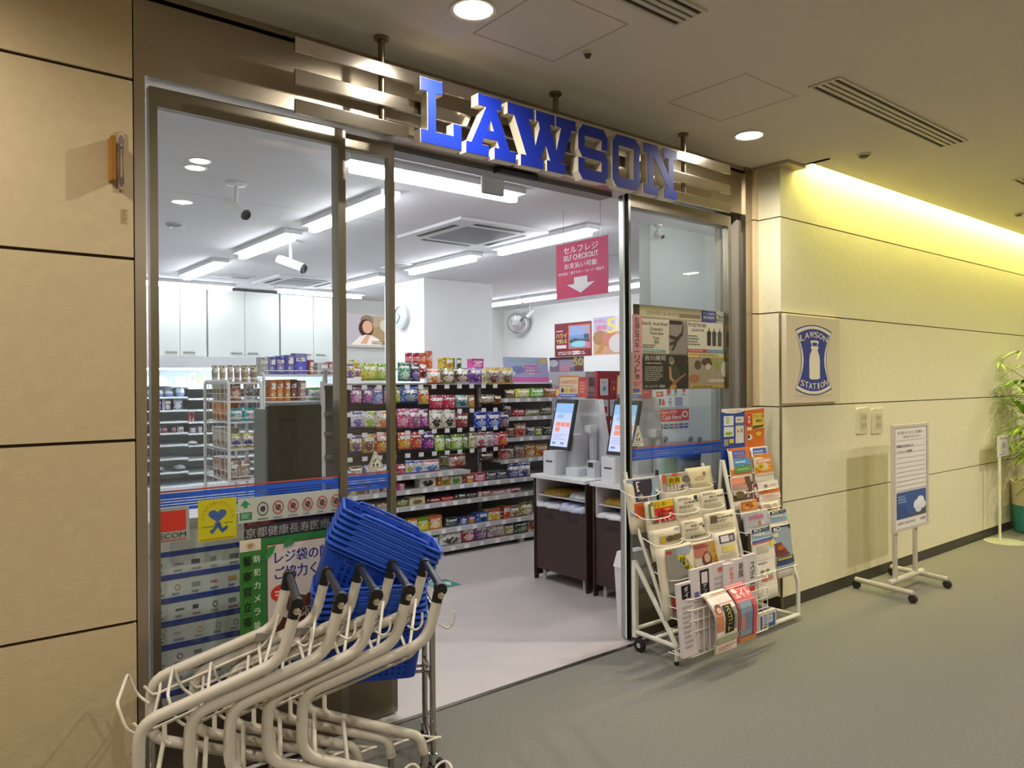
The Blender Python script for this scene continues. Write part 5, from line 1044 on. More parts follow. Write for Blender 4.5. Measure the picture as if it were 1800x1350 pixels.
mb = MB(); mb.sheet((7.2, A.y, B.z), (0, -1, 0), (0, 0, 1), A.y-B.y, A.z-B.z, [('r', 0, .85, 1, 1, '3a2a3a'), ('e', .12, .6, .14, .25, 'c8ccd4'), ('r', .3, .3, .72, .8, 'b8a4bc'), ('t', '50', .72, .4, .98, .95, 'e0cc4a'), ('r', .3, .05, .6, .4, 'd898b0'), ('r', .75, .05, .98, .4, '7a4a4a')], .004, '8a7a94'); t = thing('promotion_board', (7.2, (A.y+B.y)/2, 0), 'violet promotion board with yellow digits on a pole above the far shelves', 'sign board'); mb.build('board', PRINT, t); MB().tube([(7.22, (A.y+B.y)/2, .01), (7.22, (A.y+B.y)/2, A.z)], .012, 'c8c8cc', 8).build('pole', TUBE, t); MB().lathe([(.14, .001), (.14, .012)], (7.22, (A.y+B.y)/2, 0), 'c8c8cc', 18).build('base', TUBE, t)

# ------------------------------------------------------------------ products
def bag(X0, X1, Z0, Z1, Y, base, sec, acc, name='snack_bag', th=None, lean=.06, txt='f2efe8', m=None, seed=0):
    w_, h = X1-X0, Z1-Z0; th = th or min(.07, w_*.34); r = random.Random(seed); nu, nv = 9, 11
    mb = MB(); cx = (X0+X1)/2
    sk = r.uniform(-.02, .02)
    def P(u, v, s):
        b = max(0.0, 1-abs(2*u)**2.4)**.6*max(0.0, math.sin(PI*min(1, max(0, (v-.05)/.9))))**.55
        if v < .06 or v > .94: b = 0
        wob = .010*math.sin(v*17+seed)*(abs(u)*2)
        x = cx+u*w_*(1-.05*b)+wob*w_*.3+sk*h*(v-.5); z = Z0+v*h
        return Vector((x, Y+lean*h*(v-.5)+s*(th/2*b+.0012), z))
    vv = [0, .05, .1, .2, .3, .4, .5, .6, .7, .8, .88, .94, 1]
    for s in (-1, 1):
        V = [P(-.5+i/nu, v, s) for v in vv for i in range(nu+1)]; n = nu+1
        for j in range(len(vv)-1):
            vm = (vv[j]+vv[j+1])/2
            for i in range(nu):
                um = -.5+(i+.5)/nu
                c = base
                if vm > .80 and vm < .94: c = sec
                elif .60 < vm < .80 and abs(um) < .36 and (j % 2 == 0 or seed % 3): c = txt
                elif (um/.36)**2+((vm-.34)/.22)**2 < 1: c = acc
                elif vm < .10: c = sec
                a = j*n+i; f = (a, a+1, a+n+1, a+n)
                mb.add([V[k] for k in f], [(0, 1, 2, 3) if s < 0 else (3, 2, 1, 0)], c, True)
    return mb, m or FILM
def weld(o):
    import bmesh
    b = bmesh.new(); b.from_mesh(o.data); bmesh.ops.remove_doubles(b, verts=b.verts, dist=.00005); b.to_mesh(o.data); b.free()
def carton(X0, X1, Z0, Z1, Y, base, sec, acc, depth=.09, seed=0, txt='f2efe8'):
    mb = MB(); mb.box(X0, X1, Y, Y+depth, Z0, Z1, base); w_, h = X1-X0, Z1-Z0
    P = lambda u, v, d: Vector((X0+u, Y-d, Z0+v))
    E = [('r', 0, .80, 1, 1, sec), ('e', .5, .36, .34, .28, acc), ('r', .12, .62, .88, .78, txt), ('l', .18, .64, .82, .76, 1, sec), ('r', .0, .0, 1, .08, sec)]
    if seed % 2: E = [('r', 0, 0, .3, 1, sec), ('r', .36, .55, .94, .85, txt), ('e', .64, .28, .26, .22, acc)]
    mb.art(P, w_, h, E, .0006)
    mb.art(lambda u, v, d: Vector((X0-d, Y+depth-u*depth/w_, Z0+v)), w_, h, [('r', .1, .6, .9, .85, sec)], .0006)
    return mb, CARTON
def canister(X0, X1, Z0, Z1, Y, base, sec, acc, seed=0, txt='f2efe8'):
    r = (X1-X0)/2; h = Z1-Z0; c = ((X0+X1)/2, Y+r, Z0)
    mb = MB(); mb.lathe([(r*.98, 0), (r, h*.04), (r, h*.20), (r, h*.45), (r, h*.75), (r, h*.95), (r*.99, h)], c, base, 18, cols=[sec, base, base, acc, base, sec]); return mb, CARTON
def cup(X0, X1, Z0, Z1, Y, base, sec, acc, seed=0, txt='f2efe8'):
    r = (X1-X0)/2; h = Z1-Z0; c = ((X0+X1)/2, Y+r, Z0)
    mb = MB(); mb.lathe([(r*.72, 0), (r*.80, h*.3), (r*.88, h*.6), (r*.97, h*.93), (r, h*.94), (r, h)], c, base, 16, cols=[sec, acc, base, sec, sec]); return mb, CARTON
def plate(X0, X1, Z0, Z1, Y, base, sec, acc, seed=0, txt='f2efe8'):
    r = (X1-X0)/2; h = Z1-Z0; c = ((X0+X1)/2, Y+r*.4, Z0)
    mb = MB(); mb.lathe([(r*.7, 0), (r, h*.35), (r*.98, h*.45), (r*.8, h*.8), (r*.3, h)], c, base, 20, cols=[sec, sec, base, acc]); return mb, PLASTIC
KIND = {'b': ('snack_bag', 'snack bag', 'snack', bag), 'x': ('snack_box', 'carton', 'box', carton), 'c': ('snack_canister', 'canister', 'canister', canister), 'u': ('noodle_cup', 'cup', 'cup', cup), 'p': ('chilled_pack', 'chilled pack', 'food pack', plate)}
def fill(row, Y, o, s, items, end, group, zfix=None):
    """one row of goods, each from its extent in the photo (crop origin o, scale s)"""
    seen = {}
    for it in items:
        seen[(it[4], it[8])] = seen.get((it[4], it[8]), 0)+1
    cnt = {}
    for i, (xa_, xb_, ya, yb, desc, c1, c2, c3, k) in enumerate(items):
        p, q = at(o[0]+xa_/s, o[1]+yb/s, Y=Y), at(o[0]+xb_/s, o[1]+ya/s, Y=Y)
        nm, noun, cat, fn = KIND[k]; zb = zfix if zfix is not None else p.z
        z1 = zb+(q.z-p.z)
        if k == 'b' and 'candy' in row: z1 += (z1-zb)*.06; p.x -= .003; q.x += .003
        mb, m = fn(p.x+.002, q.x-.002, zb, z1, Y, c1, c2, c3, seed=i+int(ya))
        key = (desc, k); cnt[key] = cnt.get(key, 0)+1
        od = '' if seen[key] == 1 else ORD[cnt[key]-1] if cnt[key] > 1 else 'first '
        lab = f'{desc} {noun} on the {row}' if seen[key] == 1 else f'{od}{desc} {noun.split()[-1]} from the {end}, {row}'
        o_ = mb.build(nm, m, label=lab, cat=cat, group=group)
        if k == 'b': weld(o_)
C5, C6, C8, CK = (560, 440), (600, 700), (900, 660), (240, 600)
# candy gondola
GX0, GM, GX1, GB = 2.735, 4.36, 5.30, 5.92
t = thing('candy_gondola', ((GX0+GX1)/2, 5.68, 0), 'long snack gondola with peg hooks above and shelves below, facing the doorway', 'shelving unit')
MB().box(GX0, GX1, GB, GB+.04, .06, 1.50, '6a625c').build('back_panel', PAINT, t)
for X in (GX0-.02, GM-.015, GX1): MB().box(X, X+.03, GB-.03, GB-.001, .02, 1.52, 'd4d4d2').build('upright', PAINT, t)
MB().box(GX0, GX1, 5.52, GB, .0, .058, '3a3634').build('plinth', PAINT, t)
for X in (3.60, 4.50): MB().box(X-.02, X+.02, 5.43, 5.46, .0, .05, 'c8c8c4').build('foot', PAINT, t)
def gshelf(x0, x1, z, yf, tag_y=True):
    s_ = MB().box(x0, x1, yf, GB-.031, z-.022, z, 'c9c9c6').build('shelf', PAINT, t)
    mb = MB(); mb.box(x0, x1, yf-.012, yf-.001, z-.034, z+.004, 'b9bbbb'); r = random.Random(int(z*1000))
    x = x0+.04
    while x < x1-.06: mb.box(x, x+.045, yf-.0155, yf-.0125, z-.032, z+.002, 'e9e9ea'); x += r.uniform(.11, .19)
    mb.build('price_rail', PLASTIC, s_)
def pegrow(x0, x1, z, yf):
    b_ = MB().box(x0, x1, GB-.05, GB-.031, z, z+.035, '6a6462').build('peg_bar', PAINT, t)
    mb = MB(); x = x0+.05
    while x < x1-.04:
        mb.tube([(x, GB-.04, z+.02), (x, yf, z+.03)], .003, '9a9a9a', 5); x += .135
    mb.build('pegs', CHROME, b_)
    x = x0+.05
    while x < x1-.04:
        MB().box(x-.024, x+.024, yf-.004, yf, z-.0, z+.036, 'e4e4e6').build('price_tag', PLASTIC, b_); x += .135
YP = 5.58
zrow = [at(780, y, Y=5.5).z for y in (676, 720, 754, 793)]
for z in zrow: pegrow(GX0, GM, z-.036, YP-.05)
for y, yf in ((829, 5.50), (854, 5.48), (882, 5.46), (929, 5.44)): gshelf(GX0, GX1 if y > 840 else 3.95, at(790, y, Y=yf).z, yf)
gshelf(GX0, GX1, .075, 5.42)
MB().box(GX0, GX1, 5.66, GB, 1.485, 1.50, 'd4d4d2').build('top_shelf', PAINT, t)
MB().box(GX0, 4.15, 5.66, GB, 1.612, 1.63, 'd4d4d2').build('top_shelf', PAINT, t)
for X in (GX0+.02, 3.4, 4.13): MB().box(X-.012, X+.012, GB-.03, GB-.001, 1.501, 1.611, 'c4c4c2').build('top_bracket', PAINT, t)
YB = 5.60
zb_ = [at(930, y, Y=YB).z for y in (700, 732, 768, 805)]
for z in zb_: gshelf(GM+.02, GX1, z, YB)
G_ = 'snacks on the candy gondola'; U_ = 'upright end'
fill('top row of the candy gondola', YP-.03, C5, 4.5, [(215, 275, 900, 1010, 'yellow', 'd8cc3a', '6a5aa0', '8a6ab8', 'b'), (278, 335, 925, 1000, 'pale', 'c9c0c4', 'b0505a', 'c86a6a', 'b'), (340, 460, 900, 1032, 'lime yellow', 'c9d03a', '9ab030', 'e2dc6a', 'b'), (460, 540, 905, 1030, 'leaf green', '9cba4a', '6f9a34', 'c8d88a', 'b'), (545, 605, 905, 1030, 'slate blue', '8a90a8', '6a7090', 'b8bcc8', 'b'), (628, 722, 895, 1035, 'foil green', '4f9a7a', '2f6a50', 'c4dcd0', 'b'), (725, 796, 900, 1037, 'dark violet', '3a3648', '2a2636', '8878b8', 'b'), (800, 852, 905, 1018, 'red and white', 'b83a30', 'e0d4d0', '3a3030', 'b'), (858, 962, 948, 1058, 'white and red', 'e4dcd4', 'c84028', 'e09a4a', 'b'), (964, 1076, 940, 1056, 'olive brown', '6a5c3c', '8a8a3a', 'd8ccb8', 'b'), (1078, 1184, 940, 1052, 'brown striped', '5a3428', 'd8d0c8', 'c0b0a4', 'b'), (1188, 1288, 930, 1052, 'violet', '7a4a9c', 'b08ac8', '5a3480', 'b'), (1290, 1326, 945, 1052, 'cream', 'd0c888', 'e0dcb8', 'b0a860', 'b'), (1328, 1430, 935, 1060, 'brown and yellow', 'a89a90', 'd8b62c', '6a4a3c', 'b'), (1432, 1535, 935, 1056, 'brown and yellow', 'b0a298', 'd8b62c', '7a5a48', 'b')], U_, G_)
fill('very top of the candy gondola', 5.68, C5, 4.5, [(700, 752, 775, 895, 'red', 'b8283a', '9a2030', 'd88a8a', 'c'), (760, 812, 775, 895, 'red', 'b8283a', '9a2030', 'd88a8a', 'c'), (815, 858, 775, 895, 'orange', 'd8683a', 'b84a2a', 'e8a888', 'c'), (860, 912, 775, 910, 'orange', 'd8683a', 'b84a2a', 'e8a888', 'c'), (985, 1064, 853, 935, 'yellow', 'd0b42c', 'a88a20', 'b8783a', 'x'), (1075, 1130, 850, 930, 'green', '4f8a4a', 'd8dcd0', '4a4038', 'x'), (1218, 1306, 858, 935, 'pink', 'd84a9a', 'b83a80', 'e89ac8', 'x'), (275, 330, 845, 905, 'pale yellow', 'd8c840', 'e0d8c0', 'c8a030', 'x')], U_, G_, 1.632)
fill('second row of the candy gondola', YP, C5, 4.5, [(255, 342, 1090, 1216, 'magenta', 'a8468c', '7a3470', 'd8a8c8', 'b'), (350, 426, 1090, 1216, 'purple', '7a4a98', '5a3478', 'c8689a', 'b'), (430, 506, 1090, 1216, 'blue and pink', '6a7ac0', 'c87aa8', 'a8b8e0', 'b'), (518, 580, 1090, 1216, 'rose', 'b87aa0', '8a4a80', 'd8c040', 'b'), (606, 645, 1090, 1205, 'lime', '98a83a', '6f8a2c', 'c8d070', 'b'), (650, 785, 1085, 1207, 'blue and yellow', '3a62b4', '2a4a90', '98a8a0', 'b'), (787, 870, 1088, 1217, 'red and orange', 'c85438', '8fa04a', 'e0b04a', 'b'), (878, 986, 1150, 1260, 'red', 'b82c40', '982034', 'd0506a', 'b'), (990, 1080, 1150, 1256, 'red', 'b82c40', '982034', 'c8485c', 'b'), (1084, 1182, 1148, 1242, 'silver teal', '6a9a98', 'a8c4c0', '3a6a6c', 'b'), (1184, 1232, 1150, 1245, 'orange', 'c07830', '9a8a4a', 'd8a860', 'b'), (1268, 1386, 1145, 1217, 'gold', '8a7a4a', '4a4030', 'c8bc98', 'b'), (1388, 1442, 1150, 1212, 'black and yellow', '3a3028', 'b89a2c', '8a3a2a', 'b')], U_, G_)
fill('third row of the candy gondola', YP, C6, 4.5, [(75, 178, 108, 236, 'white and violet', 'd8d4de', '6a5aa0', '7a68b0', 'b'), (180, 266, 108, 232, 'white and lime', 'd4dcc0', '8ab03a', 'a4c050', 'b'), (270, 386, 105, 238, 'white and orange', 'e0d4c8', 'd87038', 'd88a50', 'b'), (440, 530, 90, 236, 'pink', 'd05a80', 'b04468', 'e0a0b4', 'b'), (532, 626, 90, 236, 'pink', 'c45a94', 'a04480', '8a6a80', 'b'), (630, 686, 95, 230, 'plum', '9a4488', '7a3470', 'c880b0', 'b'), (696, 800, 100, 242, 'cream', 'd8d4c0', 'c8c4a8', '3a3630', 'b'), (803, 900, 100, 237, 'cream', 'd8d4c0', 'c8c4a8', '3a3630', 'b'), (903, 1000, 120, 237, 'brick red', '8a3230', '6a2428', 'a85048', 'b'), (1046, 1148, 112, 246, 'bright blue', '2440b8', '1c3090', '98b0d8', 'b'), (1150, 1250, 108, 246, 'bright blue', '2440b8', '1c3090', '98b0d8', 'b'), (1252, 1322, 112, 236, 'blue and brown', '3a4890', '5a3430', 'a88060', 'b')], U_, G_)
fill('fourth row of the candy gondola', YP, C6, 4.5, [(66, 165, 298, 432, 'gold and violet', 'a8924a', '6a4a88', '7a5a80', 'b'), (168, 264, 288, 432, 'bronze', '9a7a3c', 'c0a84a', '7a4a5a', 'b'), (266, 372, 278, 432, 'red and yellow', 'c84a38', 'd05a50', 'd8b23a', 'b'), (448, 550, 275, 408, 'orange', 'd0802c', 'c8603a', 'e0b840', 'b'), (552, 636, 272, 403, 'scarlet', 'c03a3c', '9a3038', 'd87848', 'b'), (640, 736, 268, 408, 'purple', '5a2c80', '442068', 'c04a98', 'b'), (738, 816, 298, 422, 'lime', '9ac02c', '7aa020', 'e0e4a0', 'b'), (818, 868, 300, 412, 'dark green', '4a6a34', '34502a', '98b060', 'b'), (870, 956, 290, 412, 'lime', '88b83a', '6a9a2c', 'd8e4b0', 'b'), (958, 1000, 290, 402, 'dark green', '5a7040', '3a5030', 'a8b880', 'b'), (1006, 1066, 278, 402, 'pale green', 'a8b070', '7a8a40', 'd8d8b8', 'b'), (1068, 1134, 275, 387, 'white', 'd8d0d0', 'b03a50', 'b85a68', 'b'), (1137, 1200, 270, 387, 'white', 'd4d0d4', '7a7480', 'a89aa8', 'b'), (1203, 1240, 278, 377, 'rose', 'c07a90', 'a04a68', 'd8a8b8', 'b'), (1242, 1312, 268, 378, 'red', 'c82c24', 'a02020', 'd8842c', 'b')], U_, G_)
z5 = at(790, 829, Y=5.5).z+.001
fill('first shelf of the candy gondola', 5.60, C6, 4.5, [(35, 105, 412, 492, 'blue', '5a78b8', '3a5490', 'a8b8d8', 'b'), (60, 170, 482, 585, 'brown and white', 'b0a090', '5a4030', 'd8d0c4', 'b'), (180, 290, 482, 585, 'pale blue', '7a9ab8', '98a8b8', 'c8d0d8', 'b'), (292, 392, 484, 580, 'pale blue', '88a4bc', '98a8b8', 'c8d0d8', 'b'), (438, 510, 492, 576, 'red', 'b03448', '8a2838', 'd0687a', 'b'), (508, 568, 468, 572, 'white and blue', 'd4d4da', '3a70c0', 'c8b840', 'b'), (566, 640, 468, 568, 'white and violet', 'd0ccd8', '7a5aa8', '4a88c8', 'b'), (640, 772, 458, 560, 'wide white', 'd8d6da', 'd0607a', '4a78c0', 'b')], U_, G_, z5)
fill('lowest pegs of the candy gondola', 5.66, C6, 4.5, [(778, 846, 438, 542, 'olive', '6a6434', '4a4424', '98884a', 'b'), (850, 980, 440, 547, 'white and red', 'd8ccc8', 'b83a38', 'c0604c', 'b'), (1090, 1200, 425, 505, 'dark brown', '4a342c', '34241e', '7a6050', 'b'), (1240, 1342, 378, 500, 'red and brown', '98423c', '5a342c', 'c88a7a', 'b')], U_, G_)
zs_ = at(790, 854, Y=5.48).z+.001
fill('carton shelf of the candy gondola', 5.53, C6, 4.5, [(70, 205, 655, 738, 'kraft', 'a08a6c', 'c8bca4', '7a5a3c', 'x'), (220, 300, 655, 722, 'white', 'c8c0b8', '9a8a80', 'a89a90', 'x'), (330, 395, 650, 712, 'rose', 'b08890', '8a5a68', 'c8a8b0', 'x'), (440, 502, 632, 690, 'pink', 'd05a98', 'b83a78', 'e8b0d0', 'x'), (620, 748, 592, 692, 'ivory', 'd8d2c0', 'c8c0a8', '3a3028', 'x'), (762, 856, 592, 680, 'orange', 'd8861c', 'c06a14', '6a7a3a', 'x'), (860, 956, 592, 676, 'white and green', 'd4dcc8', '6a9a3c', '5a8a34', 'x'), (960, 1050, 592, 662, 'rust', 'a8542c', '7a3a24', 'd8a040', 'x'), (1052, 1142, 582, 656, 'crimson', 'c04a68', '982c48', 'e0a0b0', 'x'), (1145, 1230, 565, 640, 'grey', '4a4a4e', '38383c', '6a6a6e', 'x'), (1234, 1310, 560, 634, 'grey', '4e4e52', '38383c', '6a6a6e', 'x'), (1312, 1400, 515, 628, 'navy', '2c3468', '1e244c', '8a90b0', 'b'), (1400, 1492, 515, 628, 'navy and white', 'b8bccc', '2c3468', '3a4480', 'b')], U_, G_, zs_)
zs_ = at(790, 882, Y=5.46).z+.001
fill('flat pack shelf of the candy gondola', 5.51, C6, 4.5, [(90, 180, 782, 838, 'rose', 'b05a68', '8a3a4c', 'd8b0b0', 'x'), (182, 268, 782, 838, 'white', 'd4c8c4', 'b05a5a', 'c08a80', 'x'), (275, 390, 772, 832, 'kraft', 'a0835c', '7a6040', 'c0a880', 'x'), (438, 536, 755, 822, 'olive', '6a6a3a', '4a4a28', 'a0a070', 'x'), (538, 662, 740, 816, 'cream', 'dcd4b4', 'c4b888', '7a6a4a', 'x'), (664, 780, 760, 802, 'dark red', '7a2c34', '5a2028', 'a85a60', 'x'), (788, 892, 748, 792, 'red', 'b82c30', '901f28', 'd0605c', 'x'), (900, 985, 732, 782, 'dark', '4a4444', '342f2f', '6a6060', 'x'), (988, 1078, 728, 776, 'dark', '4e4446', '342f2f', '6a6060', 'x'), (1080, 1182, 710, 762, 'red and white', 'b85058', 'd8c8c8', 'd0a0a0', 'x'), (1184, 1300, 700, 748, 'pale', 'c0a8a8', 'a85a60', 'd8c8c8', 'x'), (1302, 1420, 690, 738, 'pale red', 'c07a78', 'd8c8c8', 'a04048', 'x')], U_, G_, zs_)
zs_ = at(790, 929, Y=5.44).z+.001
fill('biscuit shelf of the candy gondola', 5.49, C6, 4.5, [(446, 520, 895, 1005, 'green and orange', '8ac03c', 'd87a2c', 'd8504a', 'x'), (522, 602, 890, 1005, 'orange', 'd8843a', 'c8c44a', '4a60a8', 'x'), (604, 692, 896, 1010, 'lime', 'a8c43a', '6a9a30', 'e0c040', 'x'), (696, 796, 885, 1005, 'amber', 'd89a34', 'c8603a', 'e0c8a8', 'x'), (820, 925, 880, 965, 'slate grey', '3c444c', '2c3238', '5a6068', 'x'), (938, 1000, 905, 972, 'blue', '3450a8', '24387a', 'a8b0c8', 'x'), (1002, 1062, 900, 970, 'brown', '8a5030', '3450a8', 'c88a50', 'x'), (1064, 1156, 872, 960, 'blue', '3a70c4', '2a50a0', '2a3048', 'x'), (1160, 1256, 842, 942, 'yellow', 'd8cc8c', 'b8503a', 'd0b02c', 'x'), (1260, 1336, 796, 902, 'orange', 'd8642c', '5a2c1c', 'b84a24', 'x'), (1338, 1404, 795, 892, 'white and brown', 'c4bcb4', '7a4a34', '9a7058', 'b'), (1406, 1510, 735, 852, 'moss green', '8a8a34', '6a6a24', 'c8c4a8', 'b')], U_, G_, zs_)
fill('bottom shelf of the candy gondola', 5.48, C6, 4.5, [(700, 768, 1082, 1190, 'white and green', 'c8ccb8', '5a7a3c', '98a878', 'b'), (775, 945, 1040, 1176, 'big white', 'dcdcda', 'c8ccd0', '4a4440', 'b'), (948, 1052, 1020, 1156, 'red', 'b02c34', '8a2028', 'd8c8c4', 'b'), (1055, 1152, 1000, 1136, 'violet', '6a4a98', '5a3c84', 'a88a90', 'b'), (1155, 1285, 1000, 1128, 'silver and red', 'b8b0ac', 'b03438', '98908c', 'b'), (1288, 1362, 995, 1096, 'gold', 'a89a4c', '5a6a3c', 'd8d4a8', 'b'), (1364, 1472, 978, 1086, 'dark green', '3c4c38', '2c3a2c', '7a9068', 'b'), (1474, 1540, 930, 1076, 'brown', '9a6a50', 'c8b8b0', '7a3a34', 'b')], U_, G_, .076)
fill('top shelf of the far bay, by the monitors', 5.66, C8, 4.5, [(-60, 20, 100, 172, 'black and gold', '4a4030', 'b89a2c', '8a7a40', 'b'), (22, 140, 96, 172, 'yellow', 'd8cc2c', 'c0a820', 'e4e0c0', 'b'), (142, 250, 92, 170, 'green', '6fbf2c', '4a8a3a', 'd8e8c0', 'b'), (255, 345, 90, 166, 'brown and orange', '8a5a40', 'c8a080', 'd88a40', 'b')], U_, G_, zb_[0]+.001)
fill('second shelf of the far bay, by the monitors', 5.66, C8, 4.5, [(-70, -5, 215, 325, 'dark', '3a3434', '2a2626', '5a5050', 'b'), (0, 100, 258, 322, 'red', 'b02434', '8a1c2c', 'd86a70', 'b'), (104, 216, 258, 314, 'cream', 'ccc8a8', 'b0a880', '9aa05a', 'b'), (220, 312, 235, 308, 'olive', '6a6a4c', '4a4a38', 'a0a080', 'b')], U_, G_, zb_[1]+.001)
fill('third shelf of the far bay, by the monitors', 5.66, C8, 4.5, [(-50, 15, 390, 485, 'brown', '6a4a3a', '4a3428', '98785c', 'b'), (18, 110, 370, 486, 'orange and red', 'd0603a', 'c8a890', 'b03a2c', 'b'), (112, 180, 395, 474, 'black and white', '3a383a', 'd0ccc8', '8a8890', 'b'), (182, 235, 400, 472, 'lime', 'b0c02c', '4a4a3c', 'd8dca0', 'b'), (237, 310, 380, 464, 'dark mixed', '3c4438', '2a302a', '70806a', 'b')], U_, G_, zb_[2]+.001)
fill('fourth shelf of the far bay, by the monitors', 5.66, C8, 4.5, [(-60, 15, 545, 650, 'taupe', '7a6a5c', '5a4c40', 'a09080', 'b'), (20, 100, 530, 640, 'grey brown', '8a7c70', '9a9088', 'a05a4a', 'b'), (102, 182, 520, 634, 'orange', 'd87a34', 'd8b45a', 'e0d0b0', 'b'), (184, 280, 515, 620, 'amber', 'd89a3c', 'd8b45a', 'c85a3a', 'b'), (284, 340, 535, 612, 'brown', '6a3c34', '4a2a28', '98604c', 'b')], U_, G_, zb_[3]+.001)
# leaning display card at the far end of the gondola top
A, B = at(884, 627, Y=5.75), at(962, 668, Y=5.75)
mb = MB(); mb.sheet((A.x, 5.72, 1.502), (1, 0, 0), (0, .12, 1), B.x-A.x, A.z-1.502, [('r', 0, 0, 1, .20, 'd06aa8'), ('r', 0, .2, 1, 1, 'a8a8cc'), ('r', .1, .78, .85, .95, '98b0bc'), ('r', .82, .75, .97, .97, 'd0b46a'), ('e', .3, .5, .16, .16, '7a80b0'), ('e', .6, .45, .12, .14, 'c8c4dc'), ('l', .45, .35, .9, .7, 3, 'c86a90'), ('e', .15, .35, .1, .1, 'dcdce8')], .006, 'a8a8cc'); mb.build('display_card', PRINT, label='lilac and pink display card standing at the far end of the gondola top', cat='sign board')

# ------------------------------------------------------------------ chiller goods
CG = 'goods in the open chiller'; E_ = 'door post'
def chill(row, z, items): fill(row, 9.76, CK, 5.0, items, E_, CG, z+.001)
chill('top shelf of the chiller', ZL[0], [(100, 160, 305, 375, 'white', 'c8d4e0', 'a8b8d0', 'e8f0f4', 'x'), (168, 270, 310, 377, 'white', 'd8e4ec', 'b0c4dc', 'e8f0f4', 'x'), (355, 425, 310, 377, 'white', 'd8e4ec', 'b0c4dc', 'e8f0f4', 'x')])
chill('second shelf of the chiller', ZL[1], [(90, 160, 415, 485, 'white domed', 'e4ecf4', '8a98c8', 'f0f4f8', 'p'), (168, 240, 420, 485, 'white domed', 'e4ecf4', '8a98c8', 'f0f4f8', 'p'), (250, 326, 425, 485, 'white domed', 'e4ecf4', '8a98c8', 'f0f4f8', 'p'), (342, 428, 400, 485, 'white domed', 'e4ecf4', '8a98c8', 'f0f4f8', 'p')])
chill('third shelf of the chiller', ZL[2], [(175, 215, 505, 595, 'violet', '5a4a80', '98a0c0', 'c8c8d8', 'x'), (225, 305, 500, 595, 'brown and white', '6a5a5c', 'b8b8c8', 'd8d8e0', 'x'), (318, 410, 500, 595, 'dark', '4a4a58', '9098a8', 'c8ccd8', 'x')])
chill('fifth shelf of the chiller', ZL[4], [(175, 215, 748, 798, 'white', 'c8c8cc', '9a9aa4', 'b06a70', 'x'), (220, 275, 745, 798, 'rosy', 'b8a8ac', '98606a', 'a8404c', 'p'), (305, 350, 745, 798, 'rosy', 'b8a8ac', '98606a', '8a4a54', 'p'), (355, 415, 748, 798, 'white', 'c8c8cc', '9a9aa4', 'a08088', 'x')])
chill('low shelf of the chiller', ZL[7], [(175, 250, 1095, 1148, 'clear', '98a0a4', '5a6468', 'd8e0e4', 'p'), (320, 440, 1085, 1145, 'clear', '98a0a4', '5a6468', 'd8e0e4', 'p')])
chill('upper shelf of the far chiller bay', ZR[0], [(460, 488, 285, 405, 'red', 'c87a70', 'e0d0c8', 'e8e0dc', 'u'), (490, 520, 285, 405, 'red', 'c87a70', 'e0d0c8', 'e8e0dc', 'u'), (530, 570, 335, 405, 'yellow', 'd8c860', 'e8e0c0', 'e8e4d0', 'u'), (574, 612, 285, 400, 'orange', 'd8a860', 'e8d8c0', 'e8e4d0', 'u')])
chill('third shelf of the far chiller bay', ZR[3], [(458, 486, 625, 705, 'red', 'b03a40', 'd8b0b0', 'c86a6a', 'u'), (488, 514, 625, 705, 'red', 'b03a40', 'd8b0b0', 'c86a6a', 'u')])
chill('fourth shelf of the far chiller bay', ZR[4], [(468, 525, 742, 800, 'violet grey', '98909c', '6a5a68', 'c8c4cc', 'x'), (530, 580, 742, 800, 'violet grey', '98909c', '6a5a68', 'c8c4cc', 'x')])
chill('fifth shelf of the far chiller bay', ZR[5], [(445, 545, 862, 905, 'clear', 'b0b8bc', '5a6468', 'e0e8ea', 'p')])
# ------------------------------------------------------------------ wire rack and shelf rack behind the glass
RW = 'e4e6e4'
def wire_rack(x0, x1, y0, y1, zs, top, label, grid=True):
    t = thing('wire_rack', ((x0+x1)/2, (y0+y1)/2, 0), label, 'shelving unit', 'white wire racks behind the glass')
    for X in (x0, x1):
        MB().tube([(X, y0, .01), (X, y0, top), (X, y1, top), (X, y1, .01)], .013, RW, 8, bend=.05).build('side_frame', TUBE, t)
        if grid:
            mb = MB(); 
            for k in range(1, 6): y = y0+(y1-y0)*k/6; mb.tube([(X, y, .15), (X, y, top)], .0025, RW, 5)
            for k in range(9): z = .2+(top-.3)*k/8; mb.tube([(X, y0, z), (X, y1, z)], .0025, RW, 5)
            mb.build('side_grid', TUBE, t)
    for z in zs:
        mb = MB(); mb.box(x0+.014, x1-.014, y0, y1, z-.014, z, 'dfe1e0'); mb.tube([(x0, y0-.008, z+.03), (x1, y0-.008, z+.03)], .004, RW, 6); mb.build('shelf', PAINT, t)
    return t
RY = 6.0
rx0, rx1 = at(402, 700, Y=RY).x, at(459, 700, Y=RY).x
Z1_ = [at(402, y, Y=RY).z for y in (705, 742, 790, 846)]
wire_rack(rx0, rx1, RY, 6.60, [1.515]+Z1_, 1.525, 'white wire rack of cups and pouches beside the chiller')
WG = 'goods on the wire rack'
fill('far end of the wire rack top', RY+.44, CK, 5.0, [(665, 730, 180, 330, 'beige', 'e4dcc8', 'c4b8a0', 'a08c7a', 'u'), (733, 798, 180, 330, 'beige', 'e4dcc8', 'c4b8a0', 'a89884', 'u')], 'chiller side', WG, 1.516)
